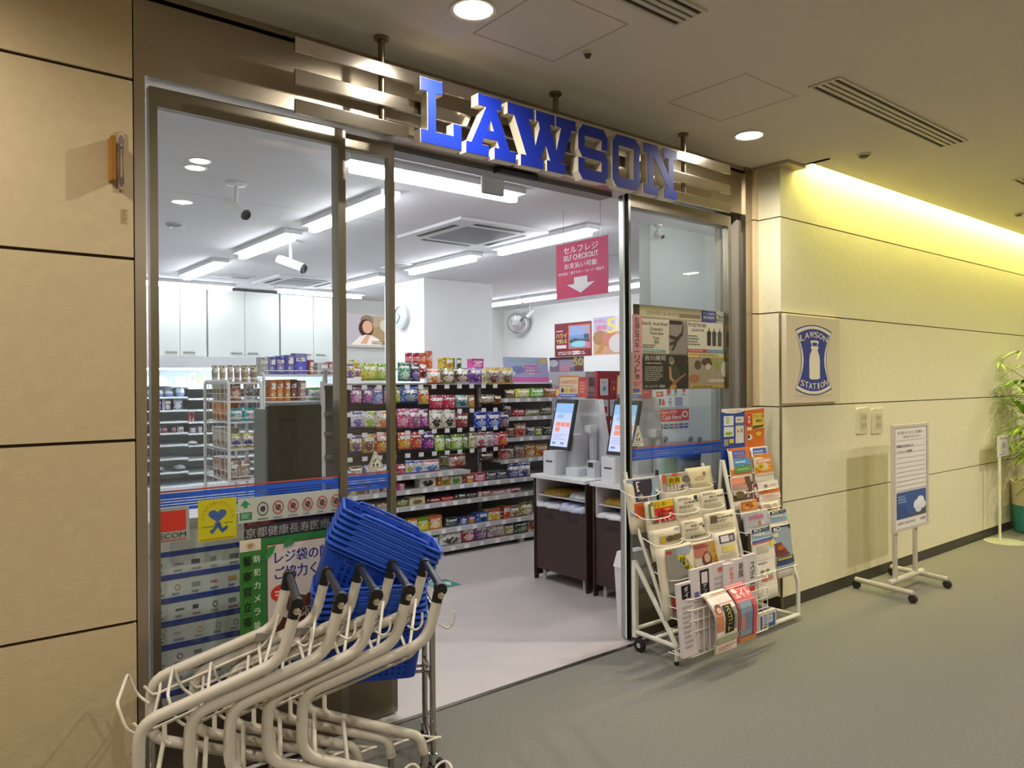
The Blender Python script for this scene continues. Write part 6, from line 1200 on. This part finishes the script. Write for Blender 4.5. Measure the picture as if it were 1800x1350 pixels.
fill('top of the wire rack', RY+.02, CK, 5.0, [(925, 1000, 180, 328, 'buff', 'e0d6bc', 'b8a88c', 'b8966a', 'u'), (1003, 1078, 180, 328, 'buff', 'e0d6bc', 'b8a88c', '98887a', 'u'), (802, 860, 180, 330, 'beige', 'e0d8c4', 'c0b49c', 'a89884', 'u'), (862, 922, 185, 330, 'beige', 'dcd4c0', 'c0b49c', '98887a', 'u')], 'chiller side', WG, 1.516)
fill('first shelf of the wire rack', RY+.05, CK, 5.0, [(825, 917, 378, 545, 'red and cream', 'b8705c', '8a5040', 'd8c4a8', 'b'), (945, 1032, 365, 548, 'silver', 'a8a8a8', 'd0d0d0', '6a6a6a', 'b'), (1036, 1064, 400, 548, 'narrow silver', '98989a', 'c8c8c8', '5a5a5c', 'b')], 'chiller side', WG, Z1_[0]+.001)
fill('second shelf of the wire rack', RY+.05, CK, 5.0, [(815, 936, 592, 712, 'teal', '4ab0b8', '3a98a4', 'd8c8cc', 'b'), (940, 1066, 592, 712, 'teal', '4ab0b8', '3a98a4', 'c8b0b8', 'b')], 'chiller side', WG, Z1_[1]+.001)
fill('third shelf of the wire rack', RY+.05, CK, 5.0, [(822, 920, 768, 902, 'violet and yellow', 'b0a8a0', 'b0a83a', '5a4a90', 'b'), (924, 1036, 768, 902, 'violet and yellow', 'b0a8a0', 'b0a83a', '5a4a90', 'b')], 'chiller side', WG, Z1_[2]+.001)
fill('bottom shelf of the wire rack', RY+.05, CK, 5.0, [(820, 905, 1040, 1215, 'tan', 'a8988a', '8a7a6c', 'c0b4a8', 'b'), (908, 1000, 1040, 1215, 'tan', 'a8988a', '8a7a6c', 'c0b4a8', 'b')], 'chiller side', WG, Z1_[3]+.001)
# goods seen through the side of the rack
SG = 'cups seen through the rack side'
for z, cs, nm in ((Z1_[0], ('d0c8b8', 'a89c8c', '8a7a6c'), 'first'), (Z1_[1], ('d07a34', 'b0602c', 'e0a860'), 'second'), (Z1_[2], ('b8b0a0', '98907c', 'c8c0b0'), 'third'), (Z1_[3], ('a88878', '8a6a60', 'c0a898'), 'bottom')):
    for k in range(3):
        y = RY+.14+k*.15
        mb, m = cup(rx0+.025, rx0+.155, z+.001, z+.155, y, *cs); mb.build('noodle_cup', m, label='%s cup, %s inward along the side of the wire rack, %s shelf' % ({'first': 'pale', 'second': 'orange', 'third': 'buff', 'bottom': 'rosy'}[nm], ('first', 'second', 'third')[k], nm), cat='cup', group=SG)
sx0, sx1 = at(464, 700, Y=6.05).x, at(604, 700, Y=6.05).x
Z2_ = [at(500, y, Y=6.05).z for y in (658, 705, 762, 815)]
wire_rack(sx0, sx1, 6.05, 6.45, Z2_, Z2_[0]+.01, 'white shelf rack with violet and orange packs between the wire rack and the gondola', False)
S2 = 'goods on the shelf rack'
fill('top of the shelf rack', 6.08, CK, 5.0, [(1085, 1160, 142, 290, 'plain grey', 'b4b4b0', 'c0c0bc', 'a8a8a4', 'x'), (1162, 1226, 138, 290, 'violet', '4a50b0', '8a80b8', '6a68b8', 'x'), (1230, 1306, 130, 290, 'violet', '7a70b0', '4a50a8', '9a90c0', 'x'), (1310, 1386, 122, 290, 'violet', '7a70b0', '4a50a8', '8a80b8', 'x'), (1390, 1500, 108, 290, 'blue', '4a4cc0', '8a84b8', '6a68c8', 'x'), (1508, 1562, 160, 285, 'red', 'b0443c', '8a342c', 'd8c8a0', 'x'), (1588, 1686, 185, 285, 'grey', '98949a', 'b8b8bc', '4a4648', 'x'), (1690, 1722, 175, 285, 'pink', 'c85a6a', 'b04454', 'e0a0a8', 'x')], 'grey pack', S2, Z2_[0]+.001)
fill('second shelf of the shelf rack', 6.09, CK, 5.0, [(1162, 1230, 325, 512, 'orange', 'd07c34', 'b8682c', 'd8a870', 'x'), (1234, 1294, 325, 512, 'orange', 'd07c34', 'b8682c', 'd8a870', 'x'), (1297, 1354, 325, 512, 'orange', 'd07c34', 'b8682c', 'd8a870', 'x'), (1357, 1412, 325, 512, 'maroon', '6a3a34', '4a2a28', '8a5a50', 'x'), (1416, 1490, 335, 512, 'rosy', 'b08a88', '8a5a5c', 'd0b8b4', 'x'), (1508, 1622, 428, 545, 'white and green', 'c8ccd0', '3f9a3c', 'a8b0b8', 'b'), (1645, 1720, 425, 565, 'cream', 'c8c0a8', 'c84a40', 'b8b070', 'b')], 'wire rack', S2, Z2_[1]+.001)
fill('third shelf of the shelf rack', 6.09, CK, 5.0, [(1500, 1610, 690, 800, 'grey', 'a8a8ac', '8a8a90', 'c8c8cc', 'b'), (1620, 1718, 700, 865, 'white and pink', 'd0ccd4', 'c86a98', 'c080a8', 'b')], 'wire rack', S2, Z2_[2]+.001)
fill('bottom shelf of the shelf rack', 6.09, CK, 5.0, [(1510, 1600, 960, 1080, 'white', 'b8b4b0', '9a9490', '6a6460', 'b'), (1640, 1710, 925, 1090, 'white', 'c0bcb8', '9a9490', '4a4644', 'b')], 'wire rack', S2, Z2_[3]+.001)

# ------------------------------------------------------------------ things standing right behind the left glass
t = thing('dark_kiosk', (1.38, 3.42, 0), 'dark backed kiosk standing behind the glass above the sticker strip', 'kiosk')
kx0, kx1 = at(467, 760, Y=3.3).x, at(562, 760, Y=3.3).x
MB().box(kx0+.02, kx1-.004, 3.306, 3.50, .02, 1.385, '6b6f6c').build('kiosk_body', PAINT, t)
MB().rbox(kx0, kx1, 3.28, 3.305, .80, 1.405, .01, '23231f', 'y').build('dark_panel', SMOOTH, t)
mb = MB(); mb.box(kx0+.03, kx1-.03, 3.277, 3.2795, .98, 1.02, '15150f'); mb.box(kx0+.05, kx1-.12, 3.277, 3.2795, 1.33, 1.345, '0f0f0c'); mb.build('panel_slots', PLASTIC, t)
MB().box(kx0+.03, kx1-.03, 3.27, 3.52, .001, .02, '3a3a38').build('base', PAINT, t)
t = thing('payment_board', (1.09, 3.17, 0), 'white board of payment logos in blue ruled rows low behind the glass', 'notice board')
A, B = at(275, 985, Y=3.15), at(425, 950, Y=3.15)
bx0, bx1, bz0, bz1 = .735, 1.42, .03, .965
E = [('r', 0, .955, 1, 1, 'd4d0d4')]
for i in range(7):
    z = .855-i*.096; E += [('r', 0, z-.008, 1, z+.014, '3a52b0'), ('r', 0, z-.086, 1, z-.012, 'e6eef2')]
    rr = random.Random(i+3)
    for k in range(9):
        x = .02+k*.105+rr.uniform(-.01, .01); c = rr.choice(('c8686c', '8a9098', '9aa0a8', '5a6068', 'd8b85a', '6a7ab0', 'c89a7a', 'b0b8c0', 'a8b0b4'))
        if rr.random() < .4: E.append(('r', x, z-.05, x+rr.uniform(.03, .055), z-.032, c))
        elif rr.random() < .5: E.append(('o', x+.03, z-.045, .016, .014, .35, c))
        else: E.append(('l', x, z-.052, x+.06, z-.034, 1, c))
        E.append(('l', x, z-.080, x+.06, z-.062, 1, rr.choice(('8a9298', 'b87a78', '7a8ab8', 'a8b0b4'))))
E += [('r', .0, .02, .34, .165, '8f968e'), ('r', .33, .02, .345, .17, '3a4ca0'), ('t', 'イーネット', .02, .115, .22, .15, '4a5c9c'), ('t', 'お引出し', .06, .04, .3, .085, '4a5c9c'), ('r', .45, .02, .9, .17, '7c847c')]
MB().sheet((bx0, 3.15, bz0), (1, 0, 0), (0, 0, 1), bx1-bx0, bz1-bz0, E, .02, 'f0f4f8').build('board_face', PRINT, t)
for X in (.85, 1.3): MB().box(X-.02, X+.02, 3.171, 3.26, .001, .5, 'b8bcc0').build('stand_leg', PAINT, t)

# ------------------------------------------------------------------ self checkouts
DK = '3c2723'
def counter(y0, y1, label, w_panel=True):
    t = thing('checkout_counter', (4.06, (y0+y1)/2, 0), label, 'checkout counter', 'self checkout counters')
    MB().box(3.722, 4.40, y0-.001, y1+.01, .775, .80, 'e4e4e6').build('counter_top', PAINT, t)
    MB().box(3.752, 3.768, y0+.012, y1-.012, .085, .555, DK).build('front_panel', PAINT, t)
    for a, b in ((y1-.012, y1), (y0, y0+.012)): MB().box(3.74, 4.38, a, b, .03, .774, DK).build('side_panel', PAINT, t)
    MB().box(3.769, 4.38, y0+.012, y1-.012, .085, .56, '4a3a36').build('cabinet_box', PAINT, t)
    MB().box(3.765, 4.20, y0+.0125, y1-.0125, .64, .648, 'cfcfd2').build('tray_shelf', PAINT, t)
    MB().box(4.20, 4.215, y0+.0125, y1-.0125, .561, .774, '1c1a1c').build('tray_back', PAINT, t)
    for a, b in ((y1-.026, y1-.0125), (y0+.0125, y0+.026)): MB().box(3.756, 4.19, a, b, .56, .774, 'd4d4d6').build('tray_lining', PAINT, t)
    for i, fy in enumerate((.30, .72)):
        y = y1-(y1-y0)*fy; MB().rbox(3.7505, 3.7525, y-.055, y+.055, .475, .512, .017, '1e1412', 'x').build('grip_slot', PAINT, t)
    for y in (y1-.07, y0+.07): MB().tube([(3.79, y, .001), (3.79, y, .085)], .014, 'b8b8ba', 10).build('leg', TUBE, t)
    for y in (y1-.012, y0+.0): MB().box(3.742, 3.78, y, y+.012, .001, .0295, DK).build('foot', PAINT, t)
    return t
counter(3.80, 4.37, 'brown self checkout counter with white top, the one next to the snack shelves')
counter(3.17, 3.735, 'brown self checkout counter with white top, the one by the black door edge')
def tray_goods(y0, y1, n):
    for (ya, yb, z0, z1, x, c, nm, lb) in ((y1-.30, y1-.06, .649, .70, 3.78, 'a8862c', 'bag_bundle', 'yellowish bundle of bags on the upper tray'), (y0+.05, y0+.22, .649, .69, 3.77, 'c8ccd8', 'bag_bundle', 'pale bundle of bags on the upper tray'), (y1-.27, y1-.03, .561, .60, 3.73, 'e4e4ec', 'plastic_bags', 'white sheaf of bags out of the lower tray'), (y0+.04, y1-.29, .561, .615, 3.725, 'c4cce8', 'plastic_bags', 'bluish sheaf of bags out of the lower tray')):
        mb = MB(); nn = 8; V = []; r = random.Random(int(ya*100))
        for j in range(nn+1):
            y = ya+(yb-ya)*j/nn; zz = z1-(z1-z0)*.5*abs(math.sin(j*1.1+ya*7)); V += [Vector((x+.012*math.sin(j*1.7), y, z0)), Vector((x+.03+.01*math.sin(j*2.3), y, zz)), Vector((x+.30, y, zz-.004)), Vector((x+.30, y, z0))]
        F = []
        for j in range(nn):
            for k in range(4): a, b = j*4+k, j*4+(k+1) % 4; F.append((a, b, b+4, a+4))
        F += [(3, 2, 1, 0), (nn*4, nn*4+1, nn*4+2, nn*4+3)]
        mb.add(V, F, c, True); mb.build(nm, FILM if nm == 'plastic_bags' and False else PLASTIC, label=lb+(' of the counter by the snacks' if n == 0 else ' of the counter by the door'), cat='bags', group='bags in the checkout trays')
tray_goods(3.80, 4.37, 0); tray_goods(3.17, 3.735, 1)
def machine(q, n, which):
    """a self checkout: leaning screen, pillar behind it, printer, cash tray; q = photo corners of its screen TL TR BR BL"""
    bot = 3.86; topx = 3.95
    TL, TR, BR_, BL = at(*q[0], X=topx), at(*q[1], X=topx), at(*q[2], X=bot), at(*q[3], X=bot)
    yc = (BL.y+BR_.y)/2
    t = thing('self_checkout', (4.0, yc, .80), which, 'self checkout', 'self checkout machines')
    U = (BR_-BL); U.z = 0; wd = U.length; U.normalize(); zb = (BL.z+BR_.z)/2; zt = (TL.z+TR.z)/2
    V = Vector((topx-bot, 0, zt-zb)); hh = V.length; V.normalize()
    M_ = MB(); O = Vector((bot, BL.y, zb))
    M_.sheet(O, U, V, wd, hh, [('r', .04, .05, .96, .93, '1a1c20'), ('r', .06, .06, .94, .92, 'c4cce4')], .028, '2a2c30'); M_.build('monitor_frame', PLASTIC, t)
    N_ = U.cross(V)
    S = MB(); S.sheet(O+U*wd*.07+V*hh*.065+N_*.003, U, V, wd*.86, hh*.85, [('r', 0, .78, 1, 1, '8fb8e4'), ('r', 0, .62, 1, .78, 'b4c8ea'), ('e', .35, .70, .2, .05, '98b4d8'), ('r', .15, .46, .42, .56, 'e0907c'), ('r', .46, .46, .70, .56, 'e0907c'), ('r', .74, .46, .98, .56, 'e0907c'), ('r', .15, .34, .42, .44, 'e0907c'), ('r', .1, .05, .3, .10, '5a98d0'), ('r', .6, .05, .8, .10, '5a98d0'), ('l', .1, .14, .9, .30, 3, 'a8b4d8')], .001, 'c8cce8'); S.build('lit_display', SCREEN, t)
    y_far, y_near = BL.y, BR_.y
    def bx(name, x0, x1, ya, yb, z0, z1, col, r=.012, ax='z', art=None):
        mb = MB(); mb.rbox(x0, x1, ya, yb, z0, z1, r, col, ax)
        if art: mb.box(*art)
        return mb.build(name, PLASTIC, t)
    W = 'dfe0e4'
    yl, yh = y_near-.10, y_far
    pp = ((1016, 702), (1052, 702), (1069, 831), (1025, 831)) if n == 0 else ((1117, 698), (1150, 698), (1160, 850), (1117, 850))
    q0, q1, q2, q3 = [at(*c_, X=4.10) for c_ in pp]
    mb = MB(); mb.prism([(4.10, q2.y, .801), (4.17, q2.y, .801), (4.17, q3.y, .801), (4.10, q3.y, .801)], [(4.10, q1.y, q1.z), (4.15, q1.y, q1.z), (4.15, q0.y, q1.z), (4.10, q0.y, q1.z)], W); mb.build('pillar', PLASTIC, t)
    bx('monitor_neck', 3.93, 4.09, y_near+.01, y_near+.10, .801, 1.10, W)
    bx('receipt_printer', 3.80, 3.93, y_far-.14, y_far-.0, .801, zb-.012, W, .014, 'z', (3.797, 3.7995, y_far-.11, y_far-.04, .895, .905, '2a2a2e'))
    bx('coin_tray', 3.86, 4.06, y_near-.11, y_near+.03, .801, .86, W, .012)
    bx('scanner_head', 4.0, 4.07, y_near-.10, y_near-.03, 1.12, 1.17, W, .01); bx('scanner_arm', 4.045, 4.085, y_near-.09, y_near-.05, .86, 1.119, 'd4d5d9', .008)
    bx('card_reader', 3.90, 3.96, y_near-.24, y_near-.16, .801, .92, 'd8d9dd', .008, 'z', (3.897, 3.8995, y_near-.225, y_near-.175, .875, .91, '1c1c20'))
    pc = MB(); c0 = O+V*(hh+.004); pc.sheet(c0+Vector((.02, 0, .012)), U, Vector((.05, 0, 1)), wd*1.02, .165, [('r', 0, 0, 1, 1, 'dccaa8'), ('r', 0, .93, 1, 1, 'd8803a'), ('r', 0, 0, .04, 1, 'd8803a'), ('r', .96, 0, 1, 1, 'd8803a'), ('t', '100円引', .12, .62, .88, .80, 'd86a60'), ('l', .1, .48, .9, .56, 1, 'b88a6a'), ('r', .12, .22, .26, .42, '3a4a6a'), ('e', .40, .32, .1, .11, 'c8c03a'), ('e', .66, .32, .12, .11, 'd88a5a'), ('e', .84, .32, .08, .1, 'b8b09a'), ('r', .04, .02, .96, .16, '4a66c0'), ('l', .1, .05, .9, .13, 1, 'd8dcf0')], .003, 'dccaa8'); pc.build('promotion_card', PRINT, t)
    e = c0+U*wd*1.02+Vector((.02, 0, .012)); pc = MB(); pc.sheet(e, (1, -.5, 0), (.05, 0, 1), .07, .155, [('l', .1, .2, .9, .8, 4, 'e8a8a8')], .003, 'd8686c'); pc.build('promotion_card', PRINT, t)
    return t
machine(((974.5, 702), (1012, 702), (998, 793), (964, 788)), 0, 'white self checkout machine with a lit leaning screen, the one next to the snack shelves')
machine(((1072, 704), (1120, 704), (1110, 802), (1065.5, 799)), 1, 'white self checkout machine with a lit leaning screen, partly behind the black door edge')
p = at(1062, 838, Z=.80); t = thing('purple_holder', tuple(p), 'purple tumbler shaped holder on the counter beside the second machine', 'holder')
MB().lathe([(.026, .001), (.024, .10), (.001, .10)], p, '4a4690', 16).build('tumbler', PLASTIC, t); MB().rbox(p.x+.02, p.x+.10, p.y-.05, p.y+.0, .801, .84, .008, '3f3c84').build('holder_block', PLASTIC, t)
# card stand behind the machines
t = thing('gift_card_stand', (5.0, 4.6, 0), 'red stand hung with white gift cards behind the self checkouts', 'card stand')
A, B = at(1050, 652, Y=4.75), at(1088, 790, Y=4.75)
MB().box(A.x, B.x+.25, 4.75, 4.78, .30, A.z, 'b0303c').build('red_panel', PAINT, t); MB().box(A.x, B.x+.25, 4.72, 4.95, .0, .30, 'b8b8bc').build('base', PAINT, t)
for j in range(5):
    for k in range(3):
        x = A.x+.03+k*.125; z = A.z-.22-j*.19; mb = MB(); mb.sheet((x, 4.742, z), (1, 0, 0), (0, 0, 1), .10, .15, [('r', .15, .2, .85, .6, ('d8d8dc', 'c83a44', 'e0e0e4', 'b8484c')[(j+k) % 4]), ('e', .5, .4, .14, .12, ('4a88c8', 'd8b43a', 'd84a3a')[(j*2+k) % 3]), ('l', .2, .72, .8, .85, 1, '9a9aa0')], .004, ('e8e8ea', 'e4e4e6', 'c0404a')[(j+k*2) % 3]); mb.build('gift_card', PRINT, label='gift card %s in the %s row of the red stand' % (('nearest the snack shelves', 'in the middle column', 'nearest the partition')[k], NTH[j]), cat='gift card', group='gift cards on the red stand')
A, B = at(1029, 653, Y=5.0), at(1051, 700, Y=5.0)
t = thing('charger_rack', ((A.x+B.x)/2, 5.1, 0), 'narrow grey display rack behind the first self checkout machine', 'display rack')
MB().box(A.x, B.x, 5.0, 5.2, .001, A.z, 'b0b4b4').build('rack_body', PAINT, t); MB().sheet((A.x+.01, 4.998, A.z-.35), (1, 0, 0), (0, 0, 1), B.x-A.x-.02, .33, [('r', .2, .62, .8, .9, '8a8e8e'), ('l', .25, .65, .75, .86, 3, '5a5c5c'), ('l', .15, .1, .85, .5, 4, '8e9292')], .001, 'c4c8c8').build('rack_print', PRINT, t)
# goods on the far wall behind the card stand
t = thing('far_shelf', (6.6, 5.9, 0), 'far white shelf of small hanging goods behind the checkouts', 'shelving unit')
fsx0, fsx1 = 5.75, 7.4
MB().box(fsx0, fsx1, 6.5, 6.54, .05, 1.62, 'd8d8da').build('back_panel', PAINT, t)
for z in (.3, .75, 1.2): MB().box(fsx0, fsx1, 6.20, 6.499, z-.02, z, 'cfcfd0').build('shelf', PAINT, t)
MB().box(fsx0, fsx1, 6.16, 6.54, .001, .06, 'b8b8b8').build('plinth', PAINT, t)
rr = random.Random(9); pal = ('6a9ab8', 'c84a50', 'e0d8d0', '4a6a8a', 'd8b04a', '8a5a7a', '5a8a5a', 'b8b8c0')
for j, (z, h) in enumerate(((1.201, .34), (.751, .34), (.301, .34))):
    for k in range(9):
        x = fsx0+.03+k*.175; mb, m = carton(x, x+.13, z, z+h*rr.uniform(.6, .95), 6.24, rr.choice(pal), rr.choice(pal), rr.choice(pal), .12, k)
        mb.build('goods_box', m, label='small %s box, %s from the snack side on the %s far shelf' % (('upright', 'plain', 'printed')[j], NTH[k], ('top', 'middle', 'bottom')[j]), cat='box', group='boxes on the far shelf')

# ------------------------------------------------------------------ right of the doorway, behind the glass
t = thing('cash_machine', (5.07, 4.05, 0), 'pale cash machine panel with payment logos behind the glass', 'cash machine')
ax0 = at(1150, 700, Y=4.0).x; ax1 = at(1250, 700, Y=4.0).x
MB().box(ax0, ax1, 4.0, 4.098, .001, 1.75, 'd0d6d3').build('cash_machine_body', PAINT, t); MB().box(ax0, px0-.002, 4.098, 4.30, .001, 1.75, 'a8aeae').build('side_cover', PAINT, t)
A = at(1151, 686, Y=3.995); B = at(1211, 770, Y=3.995)
E = [('r', .0, .38, 1, .60, 'd8442c'), ('t', 'In-Store ATM', .08, .52, .62, .58, 'f4e8e2'), ('t', 'Get Cash Here!', -.02, .41, .78, .50, 'f4e8e2'), ('e', .88, .50, .09, .065, 'f0e0da'), ('e', .88, .50, .05, .035, 'd8442c'),
     ('r', .04, .84, .24, .93, 'd8703a'), ('l', .06, .86, .22, .91, 1, 'f0d8c8'), ('e', .40, .93, .06, .05, 'c84a50'), ('e', .60, .93, .045, .045, '8a8a90'), ('p', [(.78, .97), (.92, .97), (.85, .89)], 'd8583a'), ('t', 'iD', .32, .855, .46, .885, '5a5c60'), ('l', .52, .85, .68, .88, 1, '6a6c70'), ('l', .76, .85, .92, .88, 1, '6a6c70'),
     ('r', .12, .68, .17, .80, '4a4c50'), ('p', [(.20, .68), (.28, .68), (.28, .74), (.24, .80), (.20, .78)], 'd8583a'), ('o', .44, .76, .04, .045, .25, '5a5c60'), ('o', .44, .70, .04, .04, .25, '5a5c60'), ('r', .58, .67, .80, .82, '8a9cbc'), ('r', .05, .625, .95, .635, '9aa0a0')]
for i, c in enumerate(('5a5c60', '5a6068', '5a7078', 'c86a30', '4a4c70', '3a4c8a')): E.append(('r', .10+i*.15, .25, .21+i*.15, .33, c)); E.append(('r', .12+i*.15, .275, .19+i*.15, .305, 'd8dcdc'))
MB().sheet((ax0+.002, 3.996, B.z-.02), (1, 0, 0), (0, 0, 1), B.x-ax0, A.z-B.z+.04, E, .002, 'dfe4e2').build('logo_panel', PRINT, t)
mb = MB(); mb.box(ax0+.02, ax1-.05, 3.992, 3.999, .92, .99, 'c0c6c4')
for px in (1170, 1214, 1230):
    c = at(px, 772, Y=3.99); mb.lathe([(.025, 0), (.022, .012), (.001, .013)], (c.x, 3.992, c.z), '8a908e', 14, (0, -1, 0))
mb.build('keypad_strip', PLASTIC, t)
g = at(1200, 815, Y=3.14); t = thing('liner_bin', (g.x, 3.08, 0), 'tall grey bin with a bag liner behind the newspaper rack', 'bin')
MB().lathe([(.055, .001), (.065, .5), (.072, at(1200, 797, Y=3.13).z)], (g.x, 3.085, 0), '8e9499', 20).build('bin_body', PLASTIC, t); MB().lathe([(.074, at(1200, 806, Y=3.13).z), (.077, at(1200, 796, Y=3.13).z), (.066, at(1200, 800, Y=3.13).z)], (g.x, 3.085, 0), '5a6ab8', 20, cap=False).build('bag_liner', PLASTIC, t)
g = at(1172, 820, Y=3.11); t = thing('umbrella_bag_stand', (g.x, 3.10, 0), 'pale green translucent umbrella bag holder beside the grey bin', 'bag holder')
MB().lathe([(.05, .001), (.06, at(1172, 797, Y=3.10).z)], (g.x, 3.10, 0), 'b4cdc0', 18).build('bag_sleeve', PLASTIC, t); MB().lathe([(.062, .60), (.062, .66)], (g.x, 3.10, 0), 'd8dcdc', 18, cap=False).build('sleeve_band', PLASTIC, t)
t = thing('waste_bin', (3.47, 3.14, 0), 'white waste bin with a swing lid behind the black door edge', 'bin')
MB().prism([(3.37, 3.08, .001), (3.55, 3.08, .001), (3.55, 3.155, .001), (3.37, 3.155, .001)], [(3.345, 3.065, .38), (3.575, 3.065, .38), (3.575, 3.16, .38), (3.345, 3.16, .38)], 'dfe0e6').build('bin_body', PLASTIC, t)
MB().prism([(3.338, 3.06, .381), (3.582, 3.06, .381), (3.582, 3.163, .381), (3.338, 3.163, .381)], [(3.365, 3.075, .47), (3.555, 3.075, .47), (3.555, 3.155, .47), (3.365, 3.155, .47)], 'e4e5ea').build('swing_lid', PLASTIC, t)
# green floor sticker inside the doorway
A = at(748, 1026, Z=.003); B = at(790, 1022, Z=.003); C_ = at(745, 1037, Z=.003)
mb = MB(); mb.sheet((A.x, C_.y-.05, .0035), (1, 0, 0), (0, 1, 0), .19, .20, [('r', 0, 0, 1, 1, '3f8f7c'), ('p', [(.3, .3), (.6, .3), (.6, .1), (.9, .5), (.6, .9), (.6, .7), (.3, .7)], 'dce8e0'), ('l', .05, .1, .28, .9, 3, 'b8d8cc')], .002, '3f8f7c'); mb.build('floor_sticker', PRINT, label='green floor sticker with a white arrow inside the doorway', cat='sticker')
